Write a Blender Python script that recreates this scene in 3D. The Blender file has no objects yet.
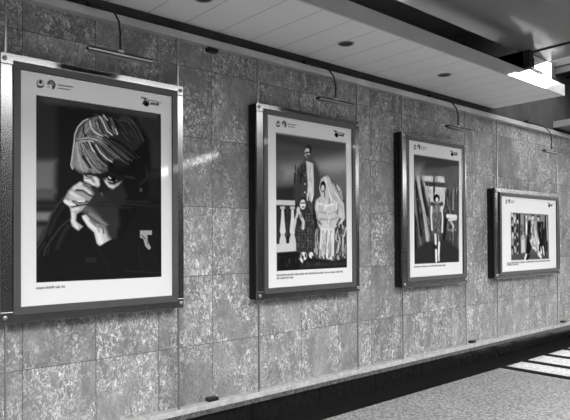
import bpy, bmesh, math, random
import numpy as np
from mathutils import Vector, Matrix
PI = math.pi
C = bpy.context.scene.collection
random.seed(7)

ART = {
 1: [
  ["P",0.125,0.42,[9.2,13.2,93.1,13.3,92.8,125.9,9.1,125.4]],
  ["P",0.19,7.0,[5.7,8.1,21.5,8.4,21.5,51.3,5.6,52.6]],
  ["P",0.42,6.3,[5.6,52.6,20.9,51.3,20.3,70.9,5.6,71.6]],
  ["P",0.33,4.9,[5.6,70.4,20.9,69.7,19.7,75.8,5.6,76.4]],
  ["P",0.17,3.5,[5.6,78.2,24.5,77.4,22.1,81.2,5.6,81.1]],
  ["P",0.46,3.5,[5.6,83.5,18.4,83.1,16.1,88.6,5.6,88.8]],
  ["P",0.3,4.9,[5.6,91.8,14.9,91.7,11.4,100.1,5.6,103.6]],
  ["P",0.19,4.2,[75.5,14.3,92.9,13.3,92.7,50.7,85.8,51.2,84.4,32.2,75.5,21.1]],
  ["P",0.105,0.56,[27.0,70.6,22.7,77.5,18.4,83.7,15.5,91.1,13.1,98.9,9.1,105.4,9.1,125.4,92.8,125.9,92.9,72.8,62.5,64.2]],
  ["L",0.26,0.7,1.54,[25.7,73.7,22.7,77.8,18.7,84.0,16.1,90.5,13.7,98.3,9.6,104.9]],
  ["L",0.16,1.75,2.8,[26.3,78.0,22.1,83.7,19.0,90.4,16.6,96.5]],
  ["L",0.26,0.63,1.54,[30.1,86.5,26.9,89.1,23.3,92.5,18.4,99.5,14.6,104.9,13.7,109.1]],
  ["L",0.18,0.7,1.4,[17.8,98.9,16.3,104.3,16.0,108.6]],
  ["L",0.18,0.84,1.4,[14.0,101.9,11.3,106.1,10.2,109.6]],
  ["L",0.17,2.1,2.8,[28.2,91.5,24.5,97.7,21.4,105.0]],
  ["P",0.095,0.56,[31.9,39.8,32.2,34.1,33.9,29.3,37.8,24.9,42.9,22.3,48.2,20.1,52.3,18.9,60.5,18.1,67.6,17.5,73.3,21.7,78.4,26.1,82.1,32.5,84.0,43.2,84.3,56.1,82.8,69.8,62.4,100.3,48.8,74.6,38.3,59.9,31.4,56.0,30.1,52.4]],
  ["P",0.3,2.1,[32.3,39.8,32.6,34.1,34.5,29.2,37.8,25.3,42.3,23.1,46.9,21.2,51.6,20.9,52.9,26.6,52.9,31.8,50.2,37.2,51.5,42.3,54.2,48.5,54.2,55.0,51.5,57.1,46.2,58.1,42.2,57.8,38.3,59.6,34.5,57.7,31.4,55.4,30.6,53.0,31.4,47.3]],
  ["P",0.58,3.5,[32.6,41.0,37.1,38.0,41.0,43.3,42.9,50.7,42.2,55.9,38.3,57.4,34.5,56.4,32.0,53.5,31.4,49.2]],
  ["P",0.5,2.8,[33.3,37.8,35.2,30.7,39.0,26.4,42.3,26.6,41.0,31.9,37.1,36.1]],
  ["P",0.13,4.2,[54.3,36.8,57.0,33.9,65.4,40.9,68.2,50.6,59.7,53.2,52.9,44.7]],
  ["P",0.17,2.8,[51.6,20.3,61.2,17.7,69.7,19.2,77.0,24.9,79.9,34.1,74.0,40.1,62.5,42.5,54.3,35.5]],
  ["L",0.15,0.5,0.56,[51.5,21.7,54.7,24.4,57.9,27.9,62.0,31.9]],
  ["L",0.12,0.29,0.56,[61.2,18.8,66.2,21.6,71.1,26.8,76.1,34.2]],
  ["L",0.14,0.43,0.56,[54.1,21.2,58.2,24.3,62.0,28.6,67.4,33.9]],
  ["L",0.23,0.53,0.56,[51.0,22.8,53.7,25.4,56.0,28.2,59.0,31.1]],
  ["L",0.16,0.52,0.56,[66.1,18.2,69.6,19.8,73.0,22.4,76.1,26.1]],
  ["L",0.23,0.27,0.56,[63.9,19.0,67.7,21.5,71.3,25.3,75.0,30.7]],
  ["L",0.19,0.48,0.56,[52.6,24.2,54.5,26.3,56.2,28.5,58.4,30.6]],
  ["L",0.28,0.36,0.56,[62.8,21.0,66.0,23.6,69.1,27.1,72.6,31.7]],
  ["L",0.13,0.3,0.56,[56.4,20.7,58.9,22.3,61.7,24.6,64.2,27.4]],
  ["L",0.16,0.48,0.56,[65.1,20.7,68.6,23.5,72.1,27.4,75.6,33.0]],
  ["L",0.18,0.34,0.56,[57.0,21.5,59.9,23.8,62.4,26.5,65.2,29.6]],
  ["L",0.1,0.45,0.56,[56.0,19.8,59.1,21.9,62.4,24.9,65.6,28.6]],
  ["L",0.27,0.4,0.56,[62.7,21.7,65.6,24.0,68.4,27.1,71.5,31.1]],
  ["L",0.3,0.36,0.56,[59.8,21.4,62.8,23.7,65.5,26.7,68.5,30.2]],
  ["L",0.33,0.29,0.56,[64.8,17.7,70.1,20.6,75.0,26.0,79.3,33.8]],
  ["L",0.31,0.47,0.56,[56.9,23.5,59.8,26.8,63.5,30.5,68.4,34.1]],
  ["L",0.07,0.52,0.56,[59.5,19.2,62.7,20.9,66.1,23.7,69.4,27.5]],
  ["L",0.07,0.32,0.56,[53.1,21.0,56.9,23.8,60.6,27.7,65.4,32.8]],
  ["L",0.17,0.34,0.56,[52.8,24.0,54.3,25.5,55.5,27.1,56.9,28.7]],
  ["L",0.15,0.38,0.56,[61.0,19.1,65.6,21.9,69.8,26.3,74.5,32.7]],
  ["L",0.21,0.32,0.56,[53.0,23.4,56.1,26.5,58.9,29.8,63.8,33.5]],
  ["L",0.34,0.36,0.56,[62.4,18.9,67.2,21.6,71.8,26.3,76.3,33.2]],
  ["L",0.25,0.27,0.56,[63.8,16.5,67.4,18.0,70.8,20.7,74.1,24.4]],
  ["L",0.26,0.42,0.56,[58.3,21.0,61.6,23.5,64.6,26.6,68.0,30.4]],
  ["L",0.26,0.41,0.56,[56.0,20.9,59.2,23.1,62.2,26.1,65.3,29.6]],
  ["L",0.36,0.3,0.56,[51.4,23.7,53.8,26.2,55.9,28.9,59.4,31.6]],
  ["L",0.24,0.42,0.56,[54.8,21.1,58.7,24.5,62.3,28.6,67.7,33.5]],
  ["L",0.19,0.49,0.56,[58.4,20.0,61.5,22.1,64.4,24.9,67.3,28.3]],
  ["L",0.12,0.45,0.56,[55.0,19.4,57.5,21.3,60.0,23.6,62.3,26.3]],
  ["L",0.33,0.29,0.56,[50.7,20.3,52.9,22.3,55.4,24.7,57.5,27.3]],
  ["L",0.17,0.33,0.56,[58.6,19.8,61.2,21.5,64.2,23.8,66.9,26.8]],
  ["L",0.15,0.46,0.56,[68.6,21.1,70.3,22.3,71.9,23.8,73.5,25.5]],
  ["L",0.17,0.37,0.56,[59.0,19.4,62.7,21.6,66.6,25.1,70.7,30.1]],
  ["L",0.08,0.44,0.56,[63.4,20.7,65.8,22.7,68.1,25.1,70.5,27.9]],
  ["L",0.33,0.32,0.56,[65.6,17.1,71.0,20.2,75.9,25.6,80.1,33.4]],
  ["L",0.11,0.54,0.56,[52.0,22.3,54.8,25.0,57.2,27.9,60.9,31.0]],
  ["L",0.28,0.44,0.56,[55.1,21.4,59.5,24.9,63.6,29.6,69.3,35.0]],
  ["L",0.25,0.3,0.56,[51.0,20.5,53.8,23.0,56.4,25.9,59.2,28.9]],
  ["L",0.14,0.29,0.56,[62.3,19.7,65.8,21.8,69.0,24.9,72.3,29.0]],
  ["L",0.22,0.51,0.56,[64.9,22.1,68.6,25.6,72.5,30.4,76.0,35.7]],
  ["L",0.32,0.38,0.56,[52.7,34.7,57.4,36.5,61.6,38.6,65.9,41.1]],
  ["L",0.16,0.43,0.56,[54.1,38.4,58.0,40.5,62.0,42.8,67.1,45.5]],
  ["L",0.09,0.26,0.56,[51.9,32.4,56.6,33.8,61.5,35.9,66.3,38.5]],
  ["L",0.12,0.54,0.56,[52.7,36.7,58.5,39.4,64.1,42.5,70.9,46.6]],
  ["L",0.26,0.37,0.56,[51.7,35.0,57.2,37.0,62.3,39.6,68.1,43.3]],
  ["L",0.27,0.46,0.56,[53.2,33.1,60.8,35.2,68.4,39.1,76.9,45.3]],
  ["L",0.23,0.36,0.56,[58.0,34.3,61.5,35.5,64.9,37.2,68.3,39.3]],
  ["L",0.24,0.49,0.56,[55.5,35.2,61.2,37.7,66.8,41.0,73.4,45.4]],
  ["L",0.2,0.43,0.56,[48.5,36.2,54.7,39.6,60.6,42.9,68.2,46.6]],
  ["L",0.11,0.33,0.56,[48.7,35.5,54.1,38.3,59.4,41.3,65.6,44.6]],
  ["L",0.14,0.4,0.56,[54.1,35.3,57.3,36.8,60.4,38.5,63.7,40.4]],
  ["L",0.07,0.31,0.56,[53.9,38.4,57.3,40.3,60.7,42.2,64.6,44.3]],
  ["L",0.1,0.51,0.56,[51.1,34.5,56.0,36.4,60.3,38.6,64.9,41.2]],
  ["L",0.22,0.49,0.56,[52.6,34.4,58.4,35.7,64.1,38.1,69.9,41.7]],
  ["L",0.11,0.54,0.56,[49.7,37.3,55.6,40.3,61.0,43.4,68.0,47.0]],
  ["L",0.07,0.43,0.56,[52.5,33.7,58.8,35.4,64.9,38.2,71.6,42.6]],
  ["L",0.25,0.34,0.56,[50.6,36.9,56.9,39.9,62.9,43.3,70.3,47.4]],
  ["L",0.23,0.37,0.56,[53.6,33.3,61.0,35.1,68.0,38.7,75.9,44.9]],
  ["L",0.16,0.42,0.56,[51.5,37.9,55.4,40.0,59.2,42.1,63.6,44.5]],
  ["L",0.1,0.45,0.56,[58.8,34.4,61.4,35.3,63.9,36.5,66.5,37.9]],
  ["L",0.23,0.35,0.56,[48.5,35.6,53.2,38.2,57.5,40.6,62.2,43.2]],
  ["L",0.07,0.46,0.56,[52.4,38.1,56.4,40.2,60.4,42.4,65.4,45.1]],
  ["L",0.21,0.26,0.56,[55.3,34.1,59.3,35.2,62.8,36.8,66.4,38.8]],
  ["L",0.18,0.49,0.56,[50.9,38.2,54.9,40.5,58.5,42.6,62.7,44.8]],
  ["L",0.32,0.33,0.56,[52.4,39.0,55.4,40.7,58.3,42.3,61.5,44.1]],
  ["L",0.09,0.43,0.56,[48.2,35.5,54.6,38.7,61.0,42.3,69.1,46.5]],
  ["L",0.17,0.3,0.56,[54.6,35.4,59.4,37.5,64.0,40.1,69.4,43.5]],
  ["L",0.16,0.27,0.56,[55.5,33.9,60.9,35.1,65.8,37.3,70.9,40.4]],
  ["L",0.2,0.41,0.56,[53.8,34.9,59.7,37.4,65.5,40.7,72.4,45.1]],
  ["L",0.22,0.5,0.56,[52.0,35.2,58.7,38.2,65.1,41.7,72.8,46.2]],
  ["L",0.19,0.49,0.56,[57.8,35.9,62.6,38.1,67.6,40.9,73.4,45.1]],
  ["L",0.25,0.41,0.56,[49.1,35.7,54.7,38.7,59.7,41.5,66.1,44.8]],
  ["L",0.19,0.53,0.56,[57.2,35.8,62.7,38.4,68.5,41.9,74.7,46.2]],
  ["L",0.13,0.43,0.56,[54.5,33.7,59.4,34.8,63.9,36.7,68.4,39.4]],
  ["L",0.27,0.33,0.56,[49.0,35.3,54.4,37.6,60.0,40.6,66.3,44.1]],
  ["L",0.07,0.51,0.56,[57.3,34.6,61.7,36.2,66.0,38.5,70.6,41.5]],
  ["L",0.18,0.53,0.56,[52.4,33.9,58.8,35.7,64.8,38.6,71.7,43.3]],
  ["L",0.22,0.3,0.56,[53.1,35.2,56.7,36.5,60.0,38.0,63.2,39.7]],
  ["L",0.08,0.45,0.56,[53.8,33.5,60.9,35.5,67.7,39.0,75.5,44.6]],
  ["L",0.23,0.28,0.56,[48.6,35.8,55.5,39.3,62.3,43.0,70.4,47.3]],
  ["L",0.2,0.34,0.56,[49.0,38.0,53.8,42.2,58.6,45.5,64.9,49.1]],
  ["L",0.22,0.51,0.56,[53.1,36.5,56.7,39.4,60.1,41.7,63.5,43.9]],
  ["L",0.36,0.26,0.56,[52.9,40.5,56.6,43.2,60.6,45.7,65.7,48.7]],
  ["L",0.38,0.54,0.56,[49.7,37.0,55.3,41.7,61.1,45.5,68.7,49.8]],
  ["L",0.41,0.35,0.56,[54.5,37.8,59.1,41.3,63.4,44.1,68.6,47.6]],
  ["L",0.3,0.31,0.56,[51.4,38.3,55.1,41.4,58.7,43.9,62.7,46.4]],
  ["L",0.2,0.33,0.56,[53.0,36.5,57.6,40.1,62.0,43.0,66.7,46.1]],
  ["L",0.22,0.35,0.56,[48.4,37.1,52.5,40.8,56.7,43.8,61.4,46.7]],
  ["L",0.07,0.39,0.56,[52.9,38.7,57.5,42.1,62.1,45.1,68.3,48.9]],
  ["L",0.41,0.54,0.56,[52.8,39.7,55.8,42.0,58.9,44.0,62.3,46.1]],
  ["L",0.07,0.5,0.56,[54.9,39.4,58.7,42.1,62.6,44.6,67.6,47.9]],
  ["L",0.37,0.38,0.56,[52.1,38.2,55.3,40.9,58.4,43.0,61.6,45.1]],
  ["L",0.14,0.42,0.56,[47.9,37.9,52.6,41.9,57.7,45.2,64.4,48.5]],
  ["L",0.43,0.41,0.56,[51.8,34.3,57.8,38.9,63.6,42.6,71.1,47.7]],
  ["L",0.1,0.45,0.56,[51.8,36.3,55.3,39.1,59.0,41.7,62.4,44.0]],
  ["L",0.34,0.5,0.56,[46.0,37.2,49.9,41.0,54.2,44.3,59.3,47.3]],
  ["L",0.11,0.38,0.56,[54.9,39.9,59.2,43.0,63.8,45.9,69.8,49.7]],
  ["L",0.31,0.39,0.56,[50.0,35.9,55.0,40.1,60.0,43.5,66.3,47.4]],
  ["L",0.44,0.5,0.56,[51.2,39.9,55.2,43.1,59.4,45.8,64.9,49.0]],
  ["L",0.23,0.26,0.56,[51.4,37.5,57.0,41.9,62.5,45.5,69.8,50.1]],
  ["L",0.38,0.42,0.56,[57.6,39.9,61.0,42.2,64.4,44.4,68.6,47.3]],
  ["L",0.2,0.37,0.56,[56.2,40.2,59.2,42.3,62.3,44.4,66.0,46.7]],
  ["L",0.36,0.5,0.56,[49.1,41.5,51.9,43.7,54.9,45.7,58.3,47.7]],
  ["L",0.21,0.35,0.56,[46.3,38.8,51.6,43.5,57.6,47.3,65.0,50.9]],
  ["L",0.07,0.53,0.56,[50.5,37.6,55.8,41.7,60.9,45.1,67.6,49.3]],
  ["L",0.3,0.54,0.56,[49.7,38.9,53.5,42.2,57.2,44.8,61.2,47.3]],
  ["L",0.11,0.36,0.56,[47.7,38.5,51.2,41.7,54.9,44.3,59.2,46.7]],
  ["L",0.22,0.46,0.56,[45.6,37.1,48.9,40.4,52.6,43.4,56.8,46.0]],
  ["L",0.33,0.49,0.56,[46.1,37.1,50.2,41.0,54.6,44.2,60.0,47.3]],
  ["L",0.13,0.54,0.56,[44.9,37.4,50.3,42.5,56.6,46.7,64.6,50.5]],
  ["L",0.2,0.44,0.56,[47.6,37.8,50.8,40.8,54.4,43.6,58.1,46.1]],
  ["L",0.16,0.54,0.56,[47.7,37.2,52.5,41.3,57.3,44.6,63.3,48.3]],
  ["L",0.39,0.45,0.56,[44.9,37.5,48.4,41.0,52.8,44.6,57.8,47.7]],
  ["L",0.2,0.35,0.56,[52.3,38.8,56.9,42.3,61.4,45.2,67.1,48.9]],
  ["L",0.31,0.26,0.56,[55.8,39.5,59.1,42.0,62.4,44.1,66.2,46.5]],
  ["L",0.18,0.46,0.56,[47.6,36.8,53.3,41.7,59.5,45.9,67.6,50.6]],
  ["L",0.41,0.3,0.56,[51.6,39.5,56.2,43.0,61.0,46.1,67.4,49.7]],
  ["L",0.08,0.54,0.56,[54.8,39.8,59.0,42.8,63.4,45.7,69.2,49.4]],
  ["L",0.34,0.44,0.56,[47.5,36.9,52.4,41.2,57.6,44.9,64.3,48.7]],
  ["L",0.1,0.48,0.56,[47.1,37.2,51.9,41.6,57.2,45.1,64.2,48.8]],
  ["L",0.33,0.39,0.56,[48.3,22.5,45.4,24.0,42.7,26.1,40.2,28.8]],
  ["L",0.31,0.28,0.56,[43.2,23.8,39.7,26.6,36.6,30.5,34.0,36.5]],
  ["L",0.45,0.31,0.56,[45.8,24.3,42.3,26.6,39.1,29.8,36.4,34.8]],
  ["L",0.59,0.35,0.56,[46.8,24.7,45.2,26.8,43.7,29.1,41.7,31.7]],
  ["L",0.49,0.41,0.56,[48.0,23.4,45.9,25.2,43.7,27.6,41.5,30.4]],
  ["L",0.7,0.43,0.56,[48.1,22.8,46.2,24.5,44.4,26.5,42.6,28.9]],
  ["L",0.18,0.39,0.56,[45.7,24.2,42.1,27.4,38.7,31.8,35.1,37.9]],
  ["L",0.62,0.27,0.56,[48.9,20.6,45.7,21.7,42.2,23.7,39.1,26.5]],
  ["L",0.73,0.43,0.56,[47.7,22.7,44.5,25.3,41.6,28.9,37.9,33.9]],
  ["L",0.07,0.4,0.56,[49.3,22.7,46.6,26.0,43.7,30.1,38.2,35.5]],
  ["L",0.63,0.46,0.56,[49.4,21.0,45.8,22.6,42.1,25.3,38.8,29.1]],
  ["L",0.32,0.44,0.56,[44.0,22.5,40.0,25.1,36.5,28.9,34.2,35.2]],
  ["L",0.54,0.28,0.56,[48.4,25.0,46.9,26.9,45.5,29.1,43.7,31.5]],
  ["L",0.4,0.38,0.56,[43.4,22.3,39.8,24.4,36.5,27.5,34.4,32.3]],
  ["L",0.36,0.38,0.56,[43.4,24.2,39.7,27.0,36.4,31.0,33.7,37.2]],
  ["L",0.45,0.47,0.56,[47.1,22.3,43.3,23.9,40.0,26.5,37.0,30.0]],
  ["L",0.37,0.44,0.56,[48.9,23.1,46.7,25.2,44.6,27.8,42.3,30.8]],
  ["L",0.22,0.27,0.56,[47.4,21.6,42.9,23.0,38.5,25.9,35.0,30.4]],
  ["L",0.7,0.34,0.56,[49.8,22.2,48.3,23.8,46.3,26.2,44.5,28.9]],
  ["L",0.75,0.38,0.56,[48.2,21.9,43.5,24.6,39.3,29.1,35.2,36.4]],
  ["L",0.57,0.35,0.56,[50.1,21.9,47.5,24.2,45.0,27.3,41.9,31.2]],
  ["L",0.29,0.38,0.56,[47.6,23.8,45.1,27.1,42.2,31.2,36.8,36.3]],
  ["L",0.34,0.27,0.56,[42.9,23.5,39.0,26.4,35.6,30.7,33.2,37.3]],
  ["L",0.45,0.44,0.56,[44.0,23.9,41.0,26.9,37.9,31.1,34.6,36.6]],
  ["L",0.37,0.3,0.56,[44.0,21.9,38.4,25.1,34.3,30.9,32.6,38.8]],
  ["L",0.41,0.33,0.56,[44.3,22.7,41.8,23.9,39.5,25.5,37.4,27.5]],
  ["L",0.4,0.49,0.56,[48.4,22.7,43.8,25.5,39.6,30.0,35.7,37.2]],
  ["L",0.19,0.32,0.56,[44.4,21.9,39.6,24.5,35.6,28.7,33.1,35.9]],
  ["L",0.65,0.28,0.56,[47.8,22.5,44.2,24.4,41.0,27.2,38.0,31.1]],
  ["L",0.26,0.42,0.56,[49.6,23.5,47.2,26.3,44.8,29.9,40.5,34.5]],
  ["L",0.28,0.31,0.56,[44.3,22.2,39.8,24.3,35.8,27.7,33.3,33.2]],
  ["L",0.33,0.35,0.56,[48.9,22.5,46.6,24.5,44.2,27.3,41.7,30.7]],
  ["L",0.68,0.36,0.56,[46.0,22.9,41.6,25.1,37.8,28.5,35.1,34.1]],
  ["L",0.29,0.28,0.56,[48.0,21.5,42.4,23.3,37.5,27.1,34.5,33.9]],
  ["L",0.44,0.49,0.56,[48.6,23.1,46.5,24.7,44.5,26.7,42.5,29.1]],
  ["L",0.63,0.45,0.56,[45.4,22.5,42.5,24.9,39.7,28.0,37.0,32.7]],
  ["L",0.31,0.31,0.56,[48.1,21.6,43.2,23.5,38.6,27.3,35.0,33.7]],
  ["L",0.29,0.48,0.56,[47.8,22.1,44.0,23.5,40.4,25.8,37.2,29.2]],
  ["L",0.6,0.27,0.56,[46.5,24.0,44.5,25.7,42.7,27.7,40.7,30.2]],
  ["L",0.75,0.48,0.56,[47.1,25.6,44.7,28.5,41.8,32.2,37.9,36.9]],
  ["L",0.33,0.36,0.56,[48.3,21.1,42.3,22.9,36.7,27.0,33.4,34.8]],
  ["L",0.65,0.3,0.56,[48.8,21.0,44.7,22.6,40.7,25.5,37.3,29.7]],
  ["L",0.58,0.36,0.56,[47.3,22.5,43.9,24.6,40.9,27.6,37.9,31.9]],
  ["L",0.69,0.3,0.56,[49.3,24.9,47.0,27.8,44.6,31.2,40.2,35.7]],
  ["L",0.37,0.46,0.56,[48.2,24.2,44.8,27.2,41.6,31.2,37.4,37.0]],
  ["L",0.28,0.47,0.56,[47.6,24.8,45.5,27.9,42.5,31.5,38.0,35.9]],
  ["L",0.57,0.49,0.56,[46.9,22.4,43.1,25.1,39.6,29.0,36.1,34.9]],
  ["L",0.68,0.39,0.56,[45.7,25.1,43.8,27.3,41.7,30.0,39.0,33.4]],
  ["L",0.63,0.43,0.56,[47.6,24.6,45.5,26.9,43.6,29.7,40.9,33.0]],
  ["L",0.26,0.44,0.56,[46.8,23.1,44.9,24.6,43.3,26.5,41.6,28.6]],
  ["L",0.62,0.44,0.56,[48.8,23.3,44.2,25.9,40.2,29.9,36.9,36.5]],
  ["L",0.75,0.44,0.56,[48.2,24.4,48.9,27.5,50.6,30.5,53.7,32.6]],
  ["L",0.67,0.47,0.56,[48.7,22.9,49.1,26.3,50.9,29.8,54.4,32.2]],
  ["L",0.13,0.31,0.56,[52.5,23.1,53.5,25.6,54.9,28.1,56.7,30.5]],
  ["L",0.3,0.39,0.56,[47.3,21.6,47.3,24.8,48.6,28.0,51.0,30.7]],
  ["L",0.18,0.44,0.56,[51.0,23.2,52.1,26.9,54.5,30.5,58.3,33.2]],
  ["L",0.42,0.38,0.56,[49.2,20.5,49.1,23.1,49.8,25.9,51.4,28.7]],
  ["L",0.32,0.45,0.56,[46.4,21.9,45.7,25.7,47.1,29.7,51.3,32.3]],
  ["L",0.34,0.26,0.56,[47.4,21.2,47.9,25.6,50.6,29.8,55.4,32.3]],
  ["L",0.76,0.29,0.56,[50.2,22.7,51.6,26.2,54.1,29.4,57.6,31.8]],
  ["L",0.19,0.27,0.56,[47.3,21.9,47.0,24.5,47.5,27.5,49.1,30.5]],
  ["L",0.75,0.45,0.56,[47.9,25.7,48.7,28.3,50.3,30.9,53.1,32.7]],
  ["L",0.38,0.49,0.56,[51.9,19.9,52.5,22.9,53.9,26.2,56.1,29.5]],
  ["L",0.58,0.29,0.56,[46.3,24.8,46.5,26.5,47.1,28.2,48.0,29.9]],
  ["L",0.23,0.34,0.56,[49.5,21.8,50.4,25.8,53.0,29.5,57.3,31.8]],
  ["L",0.35,0.45,0.56,[49.7,21.7,50.3,24.5,51.7,27.4,53.8,29.9]],
  ["L",0.24,0.31,0.56,[51.5,23.8,52.9,27.1,55.1,30.3,58.4,33.0]],
  ["L",0.79,0.41,0.56,[50.1,24.3,50.6,26.0,51.4,27.6,52.4,29.3]],
  ["L",0.11,0.25,0.56,[48.6,22.2,49.4,25.1,51.0,28.1,53.8,30.5]],
  ["L",0.34,0.32,0.56,[50.2,22.1,51.0,25.5,52.8,28.8,55.7,31.8]],
  ["L",0.36,0.32,0.56,[50.6,19.9,51.5,24.3,54.1,28.9,58.5,32.4]],
  ["L",0.72,0.46,0.56,[47.3,25.4,48.2,28.8,50.5,31.9,54.7,33.7]],
  ["L",0.27,0.35,0.56,[48.5,22.5,49.1,26.8,51.8,30.8,56.6,33.1]],
  ["L",0.23,0.27,0.56,[49.2,24.3,49.7,26.0,50.4,27.7,51.4,29.3]],
  ["L",0.18,0.35,0.56,[48.6,22.2,48.9,24.4,49.9,26.6,51.2,28.7]],
  ["L",0.79,0.26,0.56,[50.9,22.5,51.4,24.7,52.3,26.8,53.5,29.0]],
  ["L",0.32,0.26,0.56,[51.5,20.2,52.3,23.2,53.7,26.2,55.7,29.1]],
  ["L",0.45,0.29,0.56,[49.5,23.7,50.6,26.6,52.6,29.3,56.0,31.4]],
  ["L",0.14,0.34,0.56,[51.7,20.6,52.5,23.9,54.1,27.2,56.5,30.3]],
  ["L",0.75,0.26,0.56,[52.0,22.1,52.7,24.4,53.9,26.7,55.3,29.0]],
  ["L",0.24,0.35,0.56,[48.8,22.0,49.5,25.9,51.7,29.6,56.0,32.0]],
  ["L",0.27,0.43,0.56,[49.5,20.9,49.7,23.5,50.6,26.3,52.2,29.1]],
  ["L",0.14,0.48,0.56,[46.1,25.2,47.3,28.7,50.3,31.3,54.7,32.5]],
  ["L",0.13,0.5,0.56,[48.8,22.0,49.1,24.4,49.8,26.7,51.1,29.0]],
  ["L",0.56,0.43,0.56,[46.6,22.5,46.3,25.8,47.6,29.2,50.8,31.6]],
  ["L",0.77,0.41,0.56,[46.8,24.9,47.0,27.0,47.8,29.2,49.2,31.1]],
  ["L",0.79,0.45,0.56,[48.0,23.8,48.1,25.7,48.7,27.5,49.6,29.4]],
  ["L",0.49,0.44,0.56,[51.1,19.7,51.9,23.3,53.7,27.0,57.0,30.2]],
  ["L",0.35,0.48,0.56,[50.5,20.4,50.7,23.0,51.6,25.7,53.1,28.4]],
  ["L",0.38,0.36,0.56,[48.4,24.3,49.2,27.6,51.2,30.7,54.9,32.8]],
  ["L",0.48,0.44,0.56,[46.3,23.4,46.3,26.4,47.5,29.5,49.9,32.0]],
  ["L",0.46,0.37,0.56,[49.5,22.9,50.1,25.7,51.5,28.6,53.8,30.9]],
  ["L",0.21,0.34,0.56,[49.7,21.7,50.5,25.6,52.7,29.6,56.5,32.8]],
  ["L",0.58,0.26,0.56,[46.4,21.8,46.2,25.0,47.4,28.1,50.1,30.5]],
  ["L",0.34,0.39,0.56,[50.9,19.7,51.6,22.7,53.0,26.0,55.2,29.2]],
  ["L",0.24,0.39,0.56,[46.3,23.3,46.0,25.6,46.7,27.9,48.0,30.1]],
  ["L",0.2,0.29,0.56,[43.5,28.0,45.3,30.6,47.8,32.6,51.3,33.5]],
  ["L",0.47,0.41,0.56,[42.2,23.6,43.8,28.0,46.9,31.3,51.5,32.7]],
  ["L",0.3,0.46,0.56,[43.2,23.5,44.2,26.9,46.0,29.8,48.7,31.8]],
  ["L",0.7,0.45,0.56,[42.7,25.6,43.9,28.6,45.7,30.9,48.1,32.5]],
  ["L",0.74,0.5,0.56,[42.6,25.0,44.1,29.2,46.9,32.2,51.2,33.6]],
  ["L",0.32,0.46,0.56,[41.5,26.2,42.7,28.8,44.4,30.9,46.6,32.5]],
  ["L",0.52,0.55,0.56,[43.8,24.5,44.9,28.2,46.9,30.8,50.0,32.5]],
  ["L",0.08,0.37,0.56,[42.3,24.0,43.4,27.7,45.6,30.5,48.8,32.2]],
  ["L",0.62,0.31,0.56,[41.8,26.5,42.7,29.0,44.0,31.0,45.7,32.8]],
  ["L",0.72,0.52,0.56,[44.1,26.9,45.3,28.9,46.9,30.5,48.9,31.6]],
  ["L",0.23,0.41,0.56,[41.2,26.6,42.6,29.7,44.6,32.1,47.3,33.8]],
  ["L",0.29,0.48,0.56,[43.7,24.2,45.0,27.9,47.2,30.8,50.6,32.5]],
  ["L",0.74,0.48,0.56,[41.8,26.8,43.2,30.0,45.3,32.5,48.1,34.2]],
  ["L",0.65,0.35,0.56,[43.2,26.6,44.7,30.1,47.0,32.7,50.5,34.2]],
  ["L",0.19,0.49,0.56,[42.8,26.2,44.8,30.0,48.0,32.7,52.0,33.8]],
  ["L",0.66,0.34,0.56,[43.6,24.5,44.5,26.6,45.7,28.2,47.2,29.6]],
  ["L",0.64,0.45,0.56,[44.0,26.1,45.4,29.6,47.8,32.0,51.3,33.4]],
  ["L",0.77,0.48,0.56,[43.1,26.8,44.7,29.7,47.1,31.8,50.6,32.9]],
  ["L",0.09,0.39,0.56,[43.2,25.0,44.7,28.6,47.0,31.1,50.4,32.6]],
  ["L",0.33,0.33,0.56,[42.9,27.1,44.5,29.7,46.7,31.7,49.8,32.8]],
  ["L",0.48,0.26,0.56,[42.3,27.4,43.8,30.3,46.0,32.6,49.0,34.0]],
  ["L",0.7,0.53,0.56,[42.0,26.0,43.4,29.4,45.7,32.0,49.1,33.4]],
  ["L",0.64,0.47,0.56,[43.1,25.9,44.2,28.6,45.8,30.6,47.9,32.0]],
  ["L",0.26,0.49,0.56,[42.3,28.7,43.9,31.0,46.0,32.8,48.9,33.8]],
  ["L",0.53,0.25,0.56,[35.7,37.6,41.5,36.4,45.6,37.1,49.6,40.2]],
  ["L",0.73,0.22,0.56,[37.8,36.8,41.3,36.1,44.1,35.8,46.8,36.0]],
  ["L",0.77,0.39,0.56,[39.8,37.0,44.6,36.5,48.7,37.6,52.5,40.6]],
  ["L",0.77,0.25,0.56,[39.3,37.4,42.8,36.8,45.6,37.0,48.2,37.9]],
  ["L",0.63,0.43,0.56,[34.4,38.5,40.6,37.1,45.2,37.3,49.5,39.8]],
  ["L",0.64,0.22,0.56,[38.1,37.3,41.5,36.9,44.1,37.2,46.6,38.4]],
  ["L",0.82,0.21,0.56,[39.2,37.4,41.7,37.0,43.8,37.0,45.7,37.4]],
  ["L",0.63,0.4,0.56,[36.6,38.3,41.5,37.0,45.6,36.8,49.0,37.7]],
  ["L",0.7,0.44,0.56,[42.2,35.1,45.0,34.8,47.5,34.9,49.8,35.5]],
  ["L",0.8,0.3,0.56,[37.2,38.2,41.5,37.5,44.5,37.9,47.5,39.5]],
  ["L",0.62,0.38,0.56,[38.5,35.8,43.7,34.9,48.0,35.2,52.0,37.7]],
  ["L",0.86,0.23,0.56,[37.4,37.6,42.3,36.7,45.9,37.2,49.5,39.3]],
  ["L",0.63,0.34,0.56,[35.4,37.7,40.2,36.5,43.7,36.5,46.7,37.5]],
  ["L",0.52,0.44,0.56,[38.9,37.3,42.9,36.8,46.3,37.2,49.6,39.1]],
  ["L",0.57,0.34,0.56,[39.2,36.8,42.0,36.4,44.3,36.3,46.5,36.7]],
  ["L",0.37,0.42,0.56,[36.8,37.6,41.3,36.6,44.7,36.3,47.8,36.9]],
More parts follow.
